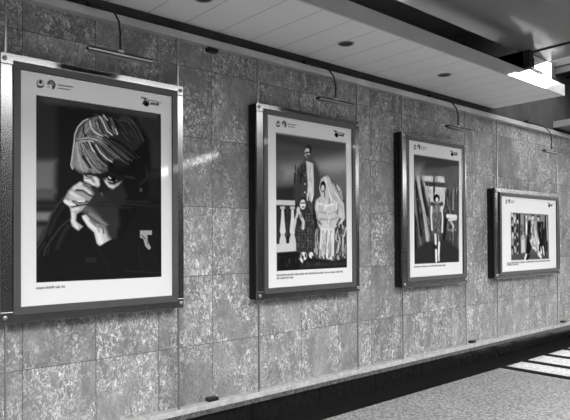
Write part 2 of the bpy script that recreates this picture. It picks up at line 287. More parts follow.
  ["L",0.23,0.22,0.56,[38.8,35.9,42.5,35.2,45.5,35.0,48.2,35.5]],
  ["L",0.38,0.38,0.56,[37.9,37.5,41.6,37.2,44.5,37.6,47.3,39.2]],
  ["L",0.38,0.42,0.56,[39.9,36.9,43.2,36.8,46.0,37.6,49.0,39.7]],
  ["L",0.58,0.42,0.56,[38.4,37.4,41.7,36.8,44.1,36.7,46.3,37.1]],
  ["L",0.52,0.24,0.56,[38.6,36.5,42.7,35.8,46.0,36.0,49.1,37.3]],
  ["L",0.7,0.32,0.56,[35.8,37.1,40.7,35.9,44.5,35.8,47.8,36.8]],
  ["L",0.73,0.36,0.56,[41.5,36.9,43.9,36.7,46.0,36.6,48.0,36.9]],
  ["L",0.36,0.25,0.56,[35.0,38.3,41.2,36.7,46.3,36.7,50.8,39.4]],
  ["L",0.45,0.23,0.56,[39.9,36.3,43.7,36.1,46.9,36.9,50.2,39.4]],
  ["L",0.41,0.22,0.56,[34.7,38.3,39.3,37.1,43.8,36.6,47.3,37.5]],
  ["L",0.34,0.32,0.56,[35.4,36.2,41.1,34.9,45.6,34.9,49.6,36.8]],
  ["L",0.75,0.25,0.56,[37.8,37.3,42.5,36.3,46.2,36.3,49.6,37.4]],
  ["L",0.81,0.4,0.56,[34.5,38.5,41.3,36.9,46.8,36.9,51.8,40.0]],
  ["L",0.55,0.31,0.56,[36.6,36.7,43.0,35.5,48.0,36.0,52.6,39.3]],
  ["L",0.8,0.29,0.56,[40.4,36.8,43.2,36.6,45.5,36.8,47.8,37.6]],
  ["L",0.83,0.42,0.56,[33.9,37.1,40.9,35.5,46.3,35.8,51.2,39.4]],
  ["L",0.76,0.24,0.56,[39.1,36.7,44.7,35.9,49.3,36.7,53.4,40.0]],
  ["L",0.8,0.24,0.56,[39.8,34.7,45.6,33.9,50.4,35.0,54.5,38.3]],
  ["L",0.55,0.32,0.56,[38.8,37.1,42.2,36.5,44.8,36.5,47.1,37.0]],
  ["L",0.77,0.44,0.56,[40.8,37.7,42.5,37.6,44.0,37.6,45.5,37.9]],
  ["L",0.76,0.39,0.56,[36.3,38.3,40.3,37.2,43.7,36.9,46.4,37.2]],
  ["L",0.36,0.28,0.56,[38.2,37.4,42.0,36.6,44.9,36.7,47.5,37.5]],
  ["L",0.22,0.27,0.56,[35.3,37.7,39.3,36.7,42.6,36.4,45.4,36.7]],
  ["L",0.74,0.29,0.56,[32.9,43.4,32.9,46.7,32.9,50.1,32.9,53.0]],
  ["L",0.83,0.31,0.56,[33.9,38.6,34.1,43.6,35.2,48.7,36.9,53.4]],
  ["L",0.73,0.44,0.56,[32.2,42.3,32.0,46.6,32.0,50.9,32.0,54.4]],
  ["L",0.47,0.23,0.56,[34.8,45.0,35.4,48.2,36.4,51.3,37.5,54.2]],
  ["L",0.71,0.44,0.56,[31.5,45.1,31.4,48.8,31.3,52.6,31.1,55.7]],
  ["L",0.73,0.35,0.56,[33.7,43.5,34.5,48.5,36.1,52.9,38.2,57.4]],
  ["L",0.65,0.43,0.56,[35.8,41.2,36.5,47.0,38.4,51.9,40.8,56.8]],
  ["L",0.82,0.26,0.56,[34.2,40.8,34.5,46.0,35.6,50.8,37.1,55.2]],
  ["L",0.63,0.27,0.56,[33.2,39.5,33.0,43.8,33.2,48.2,33.5,52.3]],
  ["L",0.58,0.4,0.56,[34.3,44.9,35.2,48.9,36.7,52.4,38.4,56.1]],
  ["L",0.71,0.28,0.56,[31.9,40.5,31.8,44.4,31.9,48.5,32.1,52.1]],
  ["L",0.76,0.23,0.56,[32.8,41.3,32.6,43.8,32.4,46.4,32.3,49.2]],
  ["L",0.47,0.41,0.56,[34.5,43.3,34.9,47.4,36.1,50.8,37.5,54.1]],
  ["L",0.45,0.35,0.56,[31.7,40.1,31.3,45.4,31.2,51.4,31.2,56.0]],
  ["L",0.66,0.22,0.56,[32.6,40.6,32.5,46.0,32.9,51.4,33.3,55.9]],
  ["L",0.72,0.41,0.56,[33.7,43.3,33.9,46.8,34.3,50.2,34.8,53.4]],
  ["L",0.53,0.35,0.56,[34.5,40.2,34.5,43.9,34.9,47.6,35.5,51.1]],
  ["L",0.44,0.38,0.56,[33.1,40.2,33.2,45.4,33.9,50.3,34.9,55.0]],
  ["L",0.47,0.39,0.56,[33.4,41.5,33.4,44.2,33.6,46.7,33.9,49.3]],
  ["L",0.71,0.33,0.56,[33.6,44.2,33.7,47.0,33.9,49.9,34.0,52.5]],
  ["L",0.58,0.37,0.56,[32.0,38.9,31.6,43.5,31.4,48.7,31.1,53.2]],
  ["L",0.7,0.41,0.56,[33.7,40.3,34.1,46.4,35.6,51.8,37.6,56.9]],
  ["L",0.65,0.28,0.56,[32.4,40.4,32.1,44.7,32.1,49.1,32.1,53.1]],
  ["L",0.66,0.23,0.56,[31.9,39.6,31.6,43.8,31.5,48.3,31.4,52.3]],
  ["L",0.46,0.41,0.56,[32.6,39.1,32.2,44.2,32.3,49.9,32.4,54.6]],
  ["L",0.55,0.31,0.56,[33.5,38.3,33.5,43.0,34.1,47.8,35.2,52.4]],
  ["L",0.78,0.33,0.56,[32.5,40.5,32.0,45.3,31.8,50.9,31.4,55.5]],
  ["L",0.37,0.22,0.56,[32.9,40.5,32.5,44.9,32.4,49.8,32.1,53.8]],
  ["L",0.36,0.37,0.56,[32.9,40.1,32.5,44.4,32.3,49.1,32.0,53.1]],
  ["L",0.5,0.23,0.56,[32.6,39.9,32.6,44.8,33.0,49.5,33.5,53.8]],
  ["L",0.75,0.41,0.56,[33.7,43.4,33.8,46.8,34.2,50.0,34.8,53.1]],
  ["L",0.36,0.25,0.56,[34.9,39.0,35.3,45.0,36.9,50.8,39.5,56.3]],
  ["L",0.45,0.29,0.56,[32.4,41.1,32.1,45.8,32.1,50.7,32.0,54.7]],
  ["L",0.64,0.34,0.56,[31.9,39.9,31.6,43.7,31.5,47.8,31.3,51.5]],
  ["L",0.6,0.3,0.56,[33.7,41.7,33.4,44.4,33.2,47.4,33.0,50.3]],
  ["L",0.59,0.43,0.56,[34.1,42.1,34.4,45.2,35.1,47.8,36.1,50.3]],
  ["L",0.36,0.36,0.56,[31.8,40.7,31.5,44.1,31.2,47.7,30.9,51.4]],
  ["L",0.73,0.43,0.56,[32.8,43.5,32.8,46.8,32.8,50.2,32.9,53.2]],
  ["L",0.46,0.3,0.56,[34.5,41.3,35.2,47.7,37.2,53.1,39.7,58.3]],
  ["L",0.41,0.37,0.56,[33.4,42.4,33.5,45.6,33.9,48.5,34.6,51.4]],
  ["L",0.67,0.41,0.56,[34.6,41.7,35.0,45.7,36.0,48.9,37.3,52.1]],
  ["L",0.44,0.25,0.56,[34.1,41.6,34.3,45.0,34.8,48.1,35.6,51.1]],
  ["L",0.51,0.35,0.56,[34.7,39.2,34.7,43.2,35.2,47.7,36.2,51.9]],
  ["L",0.67,0.41,0.56,[32.6,39.4,32.1,43.6,31.7,48.7,31.3,53.2]],
  ["L",0.42,0.44,0.56,[32.7,40.6,32.4,43.2,32.1,46.0,31.9,48.8]],
  ["L",0.45,0.32,0.56,[35.5,41.0,35.8,44.2,36.4,47.0,37.4,49.6]],
  ["L",0.38,0.22,0.56,[33.6,40.8,33.6,44.9,34.0,48.9,34.4,52.6]],
  ["L",0.66,0.24,0.56,[34.7,39.0,34.6,43.7,35.1,49.0,36.0,53.8]],
  ["L",0.55,0.35,0.56,[32.4,39.5,32.1,44.2,32.2,49.8,32.3,54.6]],
  ["L",0.71,0.21,0.56,[33.1,43.5,33.2,46.5,33.4,49.6,33.6,52.3]],
  ["L",0.73,0.27,0.56,[32.5,39.5,32.0,44.1,31.6,49.3,31.1,53.4]],
  ["L",0.41,0.21,0.56,[33.9,40.6,34.1,45.7,35.0,50.4,36.3,54.8]],
  ["L",0.66,0.39,0.56,[31.5,43.8,31.3,47.8,31.1,51.6,30.7,54.8]],
  ["L",0.35,0.24,0.56,[33.5,44.0,33.8,46.0,34.2,47.9,34.6,49.9]],
  ["L",0.69,0.26,0.56,[35.1,44.7,35.5,47.3,36.2,49.6,37.1,51.8]],
  ["L",0.61,0.32,0.56,[34.2,40.9,34.5,45.7,35.6,49.8,37.1,53.6]],
  ["L",0.72,0.44,0.56,[32.2,40.3,31.8,45.2,31.7,50.6,31.6,55.0]],
  ["L",0.4,0.24,0.56,[32.9,44.0,32.8,47.9,32.6,51.7,32.4,54.9]],
  ["L",0.48,0.31,0.56,[33.1,42.5,33.4,48.1,34.5,53.3,35.8,57.9]],
  ["L",0.5,0.3,0.56,[32.5,41.1,32.2,45.2,32.1,49.7,32.0,53.5]],
  ["L",0.49,0.36,0.56,[34.6,39.5,34.9,45.9,36.5,51.8,38.6,57.3]],
  ["L",0.38,0.27,0.56,[32.6,42.5,32.6,45.1,32.7,47.8,32.9,50.4]],
  ["L",0.48,0.3,0.56,[32.9,39.6,32.6,44.5,32.7,49.8,32.8,54.3]],
  ["L",0.57,0.39,0.56,[33.0,41.2,32.9,45.2,33.2,49.1,33.6,52.7]],
  ["L",0.59,0.24,0.56,[33.6,39.9,33.5,45.2,34.1,50.5,35.0,55.3]],
  ["L",0.46,0.23,0.56,[33.2,44.0,33.4,46.4,33.8,48.8,34.3,51.1]],
  ["L",0.36,0.44,0.56,[34.5,38.6,34.8,44.8,36.5,50.6,38.9,56.2]],
  ["L",0.59,0.45,0.56,[32.6,44.0,32.5,46.4,32.3,49.0,32.2,51.4]],
  ["L",0.66,0.26,0.56,[35.5,45.8,36.6,49.8,38.1,53.6,40.1,57.5]],
  ["L",0.59,0.43,0.56,[33.3,39.6,33.3,44.8,33.9,49.9,34.8,54.6]],
  ["L",0.43,0.41,0.56,[33.8,42.0,33.9,45.7,34.3,49.3,34.9,52.6]],
  ["L",0.76,0.24,0.56,[33.6,39.5,33.8,44.0,34.7,48.6,36.2,52.6]],
  ["L",0.82,0.32,0.56,[33.1,41.3,33.3,44.8,33.8,48.0,34.6,51.1]],
  ["L",0.71,0.35,0.56,[32.4,40.3,32.1,45.5,32.0,50.8,31.8,54.8]],
  ["L",0.55,0.34,0.56,[34.5,42.9,35.2,48.3,36.6,53.1,38.3,57.7]],
  ["L",0.43,0.27,0.56,[33.8,39.7,33.9,43.6,34.3,47.3,35.2,50.8]],
  ["L",0.71,0.38,0.56,[33.5,39.3,33.4,42.8,33.6,46.6,34.1,50.4]],
  ["L",0.53,0.44,0.56,[34.6,43.7,35.3,47.6,36.3,51.3,37.6,54.9]],
  ["L",0.61,0.43,0.56,[33.6,39.2,33.5,45.1,34.1,51.0,34.7,55.6]],
  ["L",0.43,0.29,0.56,[33.7,42.2,33.5,45.1,33.4,48.2,33.3,51.0]],
  ["L",0.64,0.38,0.56,[34.0,42.0,34.3,47.2,35.4,51.9,36.7,56.3]],
  ["L",0.77,0.26,0.56,[34.7,43.8,35.9,48.6,37.7,53.1,39.8,57.4]],
  ["L",0.49,0.45,0.56,[31.7,41.5,31.5,45.9,31.5,50.5,31.5,54.3]],
  ["L",0.68,0.4,0.56,[34.5,39.3,34.6,44.1,35.5,48.8,36.7,53.1]],
  ["L",0.71,0.23,0.56,[33.9,39.6,34.0,45.0,34.9,50.3,36.3,55.3]],
  ["L",0.66,0.36,0.56,[34.9,39.5,35.3,45.2,36.9,50.1,39.1,54.9]],
  ["L",0.37,0.26,0.56,[32.3,42.9,32.3,46.6,32.5,50.3,32.7,53.5]],
  ["L",0.46,0.41,0.56,[32.8,39.1,32.4,44.5,32.4,50.3,32.4,54.9]],
  ["L",0.75,0.39,0.56,[34.0,39.4,34.3,45.7,35.9,51.4,37.9,56.8]],
  ["L",0.5,0.27,0.56,[32.0,43.0,31.8,47.5,31.6,51.8,31.3,54.9]],
  ["L",0.45,0.34,0.56,[36.0,38.9,37.9,44.9,41.3,50.1,45.5,55.2]],
  ["L",0.15,0.38,0.56,[37.9,45.5,39.0,47.6,40.4,49.6,41.8,51.6]],
  ["L",0.3,0.34,0.56,[40.6,42.8,42.7,45.9,44.8,48.9,47.4,51.7]],
  ["L",0.35,0.35,0.56,[40.6,40.9,44.0,46.0,47.8,50.6,52.9,54.9]],
  ["L",0.28,0.45,0.56,[35.2,40.8,37.3,46.7,40.9,51.7,44.5,56.2]],
  ["L",0.68,0.31,0.56,[39.2,40.5,42.7,46.0,46.4,51.0,51.7,55.8]],
  ["L",0.7,0.26,0.56,[40.5,44.0,42.4,47.0,44.5,50.0,47.2,52.9]],
  ["L",0.82,0.36,0.56,[36.2,44.6,37.7,47.9,39.8,50.9,42.0,53.9]],
  ["L",0.24,0.44,0.56,[36.7,40.7,38.0,44.3,39.8,47.3,41.9,50.2]],
  ["L",0.48,0.3,0.56,[42.6,44.0,45.7,48.2,49.4,52.3,54.2,56.0]],
  ["L",0.72,0.49,0.56,[37.1,40.0,38.9,44.1,41.3,48.3,44.2,52.2]],
  ["L",0.41,0.45,0.56,[34.6,38.0,35.8,44.2,39.2,49.5,43.0,54.8]],
  ["L",0.44,0.36,0.56,[40.3,39.7,43.5,44.1,46.4,48.1,50.0,52.1]],
  ["L",0.77,0.42,0.56,[36.0,39.5,37.3,44.7,39.9,49.1,43.1,53.3]],
  ["L",0.38,0.44,0.56,[38.2,41.7,39.9,45.2,41.9,48.3,44.1,51.2]],
  ["L",0.81,0.46,0.56,[35.6,42.2,37.7,47.8,41.1,52.6,44.3,57.0]],
  ["L",0.34,0.25,0.56,[36.6,41.9,38.2,46.9,41.0,51.0,44.3,55.2]],
  ["L",0.81,0.23,0.56,[35.8,40.7,37.1,44.8,39.0,48.3,41.5,51.5]],
  ["L",0.83,0.46,0.56,[40.1,42.1,42.0,45.2,43.8,47.9,45.9,50.6]],
  ["L",0.24,0.49,0.56,[37.8,41.3,40.5,47.0,44.1,51.9,48.6,56.7]],
  ["L",0.28,0.29,0.56,[39.0,43.9,41.1,47.3,43.4,50.5,46.4,53.7]],
  ["L",0.71,0.48,0.56,[37.7,43.3,39.5,46.9,41.9,50.1,44.6,53.5]],
  ["L",0.72,0.42,0.56,[35.3,41.8,36.8,46.3,39.4,50.1,42.2,54.0]],
  ["L",0.78,0.43,0.56,[35.2,42.0,37.0,47.1,40.0,51.3,43.1,55.6]],
  ["L",0.55,0.33,0.56,[39.5,41.3,42.1,45.4,44.6,49.0,47.9,52.6]],
  ["L",0.61,0.39,0.56,[39.5,44.1,40.8,46.2,42.0,48.1,43.4,50.0]],
  ["L",0.21,0.44,0.56,[41.7,43.0,44.2,46.7,47.0,50.2,50.9,53.7]],
  ["L",0.55,0.33,0.56,[36.3,41.6,37.7,45.9,40.0,49.4,42.6,52.9]],
  ["L",0.78,0.25,0.56,[36.9,41.4,38.9,46.0,41.7,49.9,45.1,54.0]],
  ["L",0.24,0.31,0.56,[35.6,45.2,37.7,49.2,40.4,52.9,43.2,56.7]],
  ["L",0.16,0.46,0.56,[40.1,42.0,43.6,47.2,47.5,52.0,52.6,56.3]],
  ["L",0.19,0.35,0.56,[39.3,43.1,41.3,46.4,43.6,49.5,46.5,52.6]],
  ["L",0.68,0.27,0.56,[38.4,43.7,39.5,45.8,40.9,47.8,42.3,49.7]],
  ["L",0.41,0.26,0.56,[39.6,40.7,41.6,43.9,43.5,46.8,45.5,49.6]],
  ["L",0.25,0.41,0.56,[36.4,39.9,37.6,44.4,39.9,48.9,43.0,52.9]],
  ["L",0.36,0.38,0.56,[37.4,44.2,39.8,48.6,42.8,52.7,46.1,56.5]],
  ["L",0.71,0.3,0.56,[37.6,39.2,40.1,45.0,43.7,50.3,48.5,55.5]],
  ["L",0.47,0.36,0.56,[40.1,42.5,43.4,47.3,46.8,51.7,51.8,56.1]],
  ["L",0.67,0.42,0.56,[39.4,40.1,42.3,45.1,45.4,49.6,49.7,54.0]],
  ["L",0.81,0.39,0.56,[35.5,39.4,36.7,43.4,38.5,47.2,41.0,50.6]],
  ["L",0.64,0.48,0.56,[37.9,40.4,40.0,45.7,43.1,50.3,47.1,54.8]],
  ["L",0.76,0.4,0.56,[35.9,44.7,37.0,47.2,38.6,49.4,40.2,51.6]],
  ["L",0.2,0.23,0.56,[38.9,43.4,40.7,46.3,42.5,49.0,44.6,51.6]],
  ["L",0.36,0.39,0.56,[39.7,39.4,43.7,44.7,47.6,49.8,53.5,54.6]],
  ["L",0.37,0.31,0.56,[40.0,40.8,43.1,45.5,46.2,49.8,50.5,54.0]],
  ["L",0.77,0.4,0.56,[35.7,39.3,37.2,45.2,40.4,50.5,44.4,55.7]],
  ["L",0.8,0.25,0.56,[40.4,41.5,42.6,45.3,45.0,48.8,47.9,52.2]],
  ["L",0.24,0.44,0.56,[35.4,38.7,36.7,43.3,39.0,47.8,42.0,51.8]],
  ["L",0.79,0.25,0.56,[42.2,40.5,45.5,44.9,48.5,49.0,53.0,53.0]],
  ["L",0.47,0.38,0.56,[35.5,39.5,36.4,43.9,38.2,48.1,40.9,51.9]],
  ["L",0.56,0.28,0.56,[37.2,44.1,38.9,47.6,41.2,50.8,43.9,54.0]],
  ["L",0.35,0.48,0.56,[36.3,39.5,37.4,43.0,39.0,46.2,41.0,49.2]],
  ["L",0.4,0.49,0.56,[38.2,38.6,40.8,44.4,44.3,49.5,49.0,54.5]],
  ["L",0.66,0.32,0.56,[37.1,41.2,38.5,44.9,40.4,48.1,42.6,51.0]],
  ["L",0.15,0.32,0.56,[38.1,43.2,39.5,46.6,41.4,49.6,43.6,52.5]],
  ["L",0.34,0.45,0.56,[38.9,39.7,41.6,44.7,44.7,49.0,48.9,53.3]],
  ["L",0.41,0.32,0.56,[38.6,43.9,41.0,48.1,43.9,52.0,47.6,55.9]],
  ["L",0.19,0.37,0.56,[39.0,42.9,41.4,47.0,44.3,50.8,48.1,54.6]],
  ["L",0.28,0.34,0.56,[35.0,42.4,35.9,46.1,37.5,49.1,39.5,51.9]],
  ["L",0.73,0.25,0.56,[40.8,41.0,42.6,43.9,44.3,46.5,46.1,49.0]],
  ["L",0.82,0.38,0.56,[38.3,38.1,41.0,41.6,43.9,45.6,46.8,49.3]],
  ["L",0.8,0.25,0.56,[35.2,41.2,36.8,46.8,39.8,51.5,43.4,56.2]],
  ["L",0.67,0.48,0.56,[42.0,43.8,43.1,45.5,44.2,47.1,45.4,48.8]],
  ["L",0.4,0.29,0.56,[35.3,41.1,37.0,46.5,40.0,50.9,43.4,55.3]],
  ["L",0.54,0.27,0.56,[36.8,43.5,39.1,48.0,42.1,52.0,45.6,56.0]],
  ["L",0.8,0.44,0.56,[38.7,37.8,41.7,42.6,45.0,47.4,49.4,52.1]],
  ["L",0.33,0.28,0.56,[39.7,42.2,43.0,47.2,46.5,51.7,51.6,56.1]],
  ["L",0.44,0.29,0.56,[37.7,40.8,39.7,45.7,42.5,49.9,46.0,54.0]],
  ["L",0.56,0.41,0.56,[37.6,44.2,38.7,46.4,40.0,48.5,41.5,50.5]],
  ["L",0.17,0.45,0.56,[44.5,43.8,45.9,45.7,47.2,47.6,48.7,49.5]],
  ["L",0.3,0.36,0.56,[39.7,40.7,43.0,45.7,46.3,50.2,51.3,54.7]],
  ["L",0.78,0.46,0.56,[35.2,38.6,37.0,44.2,40.3,49.4,44.5,54.5]],
  ["L",0.16,0.44,0.56,[39.8,44.5,41.6,47.4,43.5,50.1,45.8,52.8]],
  ["L",0.23,0.25,0.56,[35.7,43.1,37.4,48.1,40.3,52.3,43.6,56.5]],
  ["L",0.34,0.46,0.56,[38.2,44.8,40.4,49.1,43.4,53.1,46.7,57.0]],
  ["L",0.31,0.33,0.56,[35.8,39.6,37.4,44.8,40.3,49.1,43.7,53.4]],
  ["L",0.23,0.32,0.56,[38.8,41.2,41.9,46.4,45.4,51.1,50.2,55.6]],
  ["L",0.82,0.32,0.56,[43.1,42.3,44.8,44.8,46.5,47.1,48.4,49.4]],
  ["L",0.26,0.47,0.56,[37.7,39.3,41.1,44.7,44.7,49.9,50.1,54.9]],
  ["L",0.76,0.36,0.56,[36.4,39.0,37.6,42.3,39.3,46.0,41.5,49.2]],
  ["L",0.15,0.31,0.56,[37.7,39.2,40.2,44.5,43.4,49.3,47.8,54.0]],
  ["L",0.74,0.35,0.56,[40.0,43.4,42.4,47.4,45.2,51.0,49.0,54.7]],
  ["L",0.34,0.29,0.56,[40.1,40.7,41.9,43.8,43.7,46.6,45.6,49.3]],
  ["L",0.68,0.4,0.56,[35.7,42.0,36.8,45.3,38.6,48.2,40.6,50.8]],
  ["L",0.2,0.34,0.56,[38.8,38.7,42.6,43.8,46.4,49.0,52.0,54.0]],
  ["L",0.34,0.33,0.56,[39.2,38.3,41.3,41.5,43.5,44.8,45.7,47.9]],
  ["L",0.79,0.35,0.56,[38.2,40.5,40.2,44.8,42.7,48.5,45.6,52.0]],
  ["L",0.48,0.28,0.56,[38.0,45.4,40.0,49.0,42.5,52.3,45.5,55.7]],
  ["L",0.23,0.29,0.56,[35.9,40.8,37.0,44.3,38.6,47.3,40.5,50.0]],
  ["L",0.62,0.33,0.56,[40.8,43.2,43.4,47.1,46.6,50.9,50.7,54.5]],
  ["L",0.44,0.3,0.56,[50.2,39.2,53.2,41.4,56.3,43.8,59.8,46.0]],
  ["L",0.15,0.46,0.56,[47.2,37.0,50.8,40.0,54.5,43.2,59.2,46.3]],
  ["L",0.13,0.36,0.56,[44.4,38.6,47.3,41.6,50.2,44.5,53.9,47.4]],
  ["L",0.26,0.31,0.56,[46.7,38.6,50.1,41.5,53.7,44.5,57.9,47.5]],
  ["L",0.58,0.48,0.56,[47.8,40.7,50.4,43.2,53.4,45.7,57.6,48.3]],
  ["L",0.48,0.47,0.56,[51.6,38.3,54.9,40.8,58.4,43.5,62.3,46.1]],
  ["L",0.19,0.33,0.56,[46.4,40.2,49.2,42.9,52.2,45.6,56.5,48.4]],
  ["L",0.54,0.36,0.56,[42.2,39.2,45.1,42.5,48.0,45.6,52.0,48.7]],
  ["L",0.58,0.49,0.56,[47.2,40.7,48.8,42.3,50.4,43.9,52.2,45.5]],
  ["L",0.43,0.24,0.56,[44.9,41.7,47.6,44.6,50.5,47.4,55.3,50.5]],
  ["L",0.15,0.39,0.56,[48.1,40.2,49.7,41.6,51.3,43.0,52.9,44.4]],
  ["L",0.1,0.29,0.56,[42.9,38.3,45.1,40.7,47.6,43.2,50.2,45.6]],
  ["L",0.24,0.37,0.56,[46.1,40.3,48.1,42.2,50.0,44.1,52.2,45.9]],
  ["L",0.38,0.41,0.56,[46.2,40.0,48.6,42.1,50.8,44.2,53.4,46.2]],
  ["L",0.22,0.27,0.56,[44.1,38.7,46.3,40.9,48.6,43.1,50.9,45.3]],
  ["L",0.59,0.45,0.56,[48.2,37.0,52.7,40.4,58.0,44.4,63.7,47.9]],
  ["L",0.19,0.38,0.56,[50.8,40.1,53.3,42.1,56.0,44.2,59.0,46.2]],
  ["L",0.48,0.28,0.56,[44.4,39.7,46.6,42.0,48.6,44.1,50.9,46.2]],
  ["L",0.54,0.5,0.56,[45.1,39.2,47.7,41.9,50.3,44.4,53.3,46.8]],
  ["L",0.08,0.28,0.56,[45.7,40.3,48.0,42.6,50.2,44.8,52.8,47.0]],
  ["L",0.17,0.35,0.56,[49.5,39.7,51.7,41.5,53.9,43.3,56.3,45.1]],
  ["L",0.27,0.33,0.56,[45.0,37.7,48.3,40.7,51.6,43.8,55.9,46.8]],
  ["L",0.17,0.29,0.56,[49.4,38.9,53.2,41.9,57.4,44.9,61.8,47.6]],
  ["L",0.43,0.45,0.56,[43.4,38.5,46.7,42.0,50.2,45.4,55.1,48.9]],
  ["L",0.38,0.48,0.56,[44.1,38.6,46.3,40.7,48.6,42.8,51.0,44.9]],
  ["L",0.36,0.29,0.56,[46.8,40.1,49.9,42.9,53.0,45.7,57.2,48.5]],
  ["L",0.21,0.3,0.56,[50.0,38.5,54.5,41.8,59.1,45.2,63.8,48.0]],
  ["L",0.53,0.32,0.56,[41.3,38.7,44.3,42.3,47.3,45.5,51.6,48.8]],
  ["L",0.22,0.44,0.56,[42.9,38.3,45.0,40.7,47.1,43.1,49.3,45.3]],
  ["L",0.48,0.26,0.56,[49.2,40.9,50.8,42.3,52.5,43.8,54.2,45.2]],
  ["L",0.31,0.4,0.56,[44.3,39.2,46.5,41.6,48.8,43.8,51.1,46.1]],
  ["L",0.31,0.42,0.56,[51.2,39.9,52.9,41.2,54.7,42.6,56.5,44.0]],
  ["L",0.16,0.48,0.56,[45.6,39.2,48.6,42.1,51.6,44.8,55.7,47.6]],
  ["L",0.44,0.26,0.56,[50.6,38.6,54.5,41.5,58.5,44.5,63.0,47.2]],
  ["L",0.08,0.4,0.56,[45.7,38.3,49.2,41.2,52.7,44.2,57.0,47.2]],
  ["L",0.2,0.37,0.56,[45.7,37.2,48.0,39.2,50.4,41.2,52.9,43.3]],
  ["L",0.52,0.27,0.56,[49.8,38.6,51.9,40.2,53.8,41.7,55.9,43.3]],
  ["L",0.24,0.43,0.56,[45.6,38.1,48.3,40.7,50.9,43.2,53.9,45.6]],
  ["L",0.38,0.42,0.56,[46.4,41.5,49.0,44.2,52.1,46.8,56.5,49.6]],
  ["L",0.33,0.41,0.56,[50.4,40.2,52.8,42.0,55.3,43.9,57.9,45.7]],
  ["L",0.2,0.25,0.56,[48.2,37.5,51.1,39.8,54.1,42.1,57.3,44.6]],
  ["L",0.36,0.24,0.56,[50.7,39.7,53.3,41.6,55.9,43.7,58.8,45.7]],
  ["L",0.54,0.36,0.56,[49.0,38.7,52.0,41.0,55.1,43.4,58.4,45.8]],
  ["L",0.59,0.47,0.56,[45.0,40.3,47.6,43.0,50.2,45.5,53.9,48.2]],
  ["L",0.25,0.46,0.56,[45.4,36.9,48.9,40.1,53.0,43.6,58.1,47.1]],
  ["L",0.1,0.44,0.56,[48.6,38.0,51.9,40.7,55.4,43.5,59.4,46.2]],
  ["L",0.31,0.33,0.56,[48.2,37.5,50.5,39.4,52.9,41.3,55.3,43.2]],
  ["L",0.2,0.3,0.56,[50.9,39.1,53.8,41.3,56.8,43.6,60.1,45.8]],
  ["L",0.42,0.44,0.56,[48.0,38.2,51.8,41.1,55.8,44.2,60.4,47.1]],
  ["L",0.57,0.46,0.56,[48.5,37.6,52.0,40.5,55.7,43.4,60.2,46.3]],
  ["L",0.07,0.29,0.56,[46.9,39.1,49.1,41.0,51.2,42.9,53.5,44.8]],
  ["L",0.23,0.44,0.56,[48.3,38.2,52.7,41.7,57.5,45.3,62.6,48.5]],
  ["L",0.55,0.33,0.56,[45.8,38.8,47.9,40.8,49.9,42.7,52.0,44.7]],
  ["L",0.17,0.32,0.56,[43.8,39.0,46.1,41.4,48.4,43.6,50.8,45.9]],
  ["L",0.23,0.5,0.56,[39.4,47.1,41.3,50.1,43.0,52.5,45.0,54.6]],
  ["L",0.1,0.37,0.56,[36.8,43.7,38.8,47.6,41.1,51.3,43.2,54.3]],
  ["L",0.5,0.38,0.56,[38.2,50.2,40.2,53.3,42.0,55.9,44.2,58.1]],
  ["L",0.54,0.5,0.56,[39.7,48.1,41.9,51.3,44.1,53.9,47.0,56.0]],
  ["L",0.49,0.38,0.56,[38.7,46.8,41.6,51.4,44.3,54.8,47.9,57.5]],
  ["L",0.7,0.34,0.56,[37.9,45.9,40.8,50.6,43.4,54.2,46.6,57.1]],
  ["L",0.85,0.44,0.56,[36.8,44.1,39.7,49.6,42.5,53.8,45.7,57.3]],
  ["L",0.16,0.23,0.56,[40.6,48.1,43.0,51.7,45.2,54.6,48.1,57.0]],
  ["L",0.3,0.25,0.56,[38.8,44.4,42.3,49.9,45.7,54.1,50.4,56.9]],
  ["L",0.64,0.33,0.56,[36.1,45.5,39.2,50.7,42.0,54.7,45.5,57.8]],
  ["L",0.49,0.48,0.56,[36.2,44.4,39.3,50.0,42.3,54.2,45.8,57.6]],
  ["L",0.71,0.31,0.56,[41.4,49.0,43.5,51.9,45.6,54.4,48.5,56.3]],
  ["L",0.43,0.42,0.56,[40.8,47.1,43.4,51.0,46.0,54.1,49.4,56.5]],
  ["L",0.72,0.34,0.56,[37.8,45.5,40.4,50.1,42.9,53.6,45.8,56.5]],
  ["L",0.81,0.34,0.56,[39.6,48.0,42.4,51.9,45.4,54.9,49.2,56.9]],
  ["L",0.83,0.47,0.56,[39.3,47.9,40.7,50.2,42.1,52.1,43.6,53.8]],
  ["L",0.69,0.24,0.56,[40.3,48.8,41.5,50.7,42.6,52.3,43.9,53.8]],
  ["L",0.5,0.38,0.56,[37.6,42.1,40.5,47.2,43.4,51.5,46.9,54.8]],
  ["L",0.54,0.3,0.56,[37.0,45.0,39.5,49.4,41.7,52.7,44.2,55.6]],
  ["L",0.22,0.25,0.56,[37.4,46.4,40.0,50.9,42.4,54.3,45.3,57.1]],
  ["L",0.69,0.49,0.56,[41.2,48.5,43.2,51.5,45.2,54.0,47.8,56.1]],
  ["L",0.72,0.42,0.56,[40.3,47.9,43.0,52.0,45.5,55.1,49.0,57.5]],
  ["L",0.62,0.41,0.56,[36.9,44.0,39.6,48.5,42.1,52.2,45.1,55.2]],
  ["L",0.78,0.49,0.56,[38.9,48.9,40.9,52.1,42.8,54.7,45.1,57.0]],
  ["L",0.66,0.32,0.56,[38.4,47.4,39.9,50.0,41.4,52.2,43.0,54.2]],
  ["L",0.83,0.29,0.56,[40.7,48.4,42.2,50.8,43.7,52.9,45.5,54.7]],
  ["L",0.67,0.23,0.56,[40.6,46.5,42.5,49.4,44.3,51.8,46.3,53.8]],
  ["L",0.12,0.34,0.56,[37.6,45.7,40.6,51.0,43.4,55.1,46.7,58.3]],
  ["L",0.71,0.24,0.56,[36.7,44.4,39.3,48.9,41.7,52.6,44.4,55.6]],
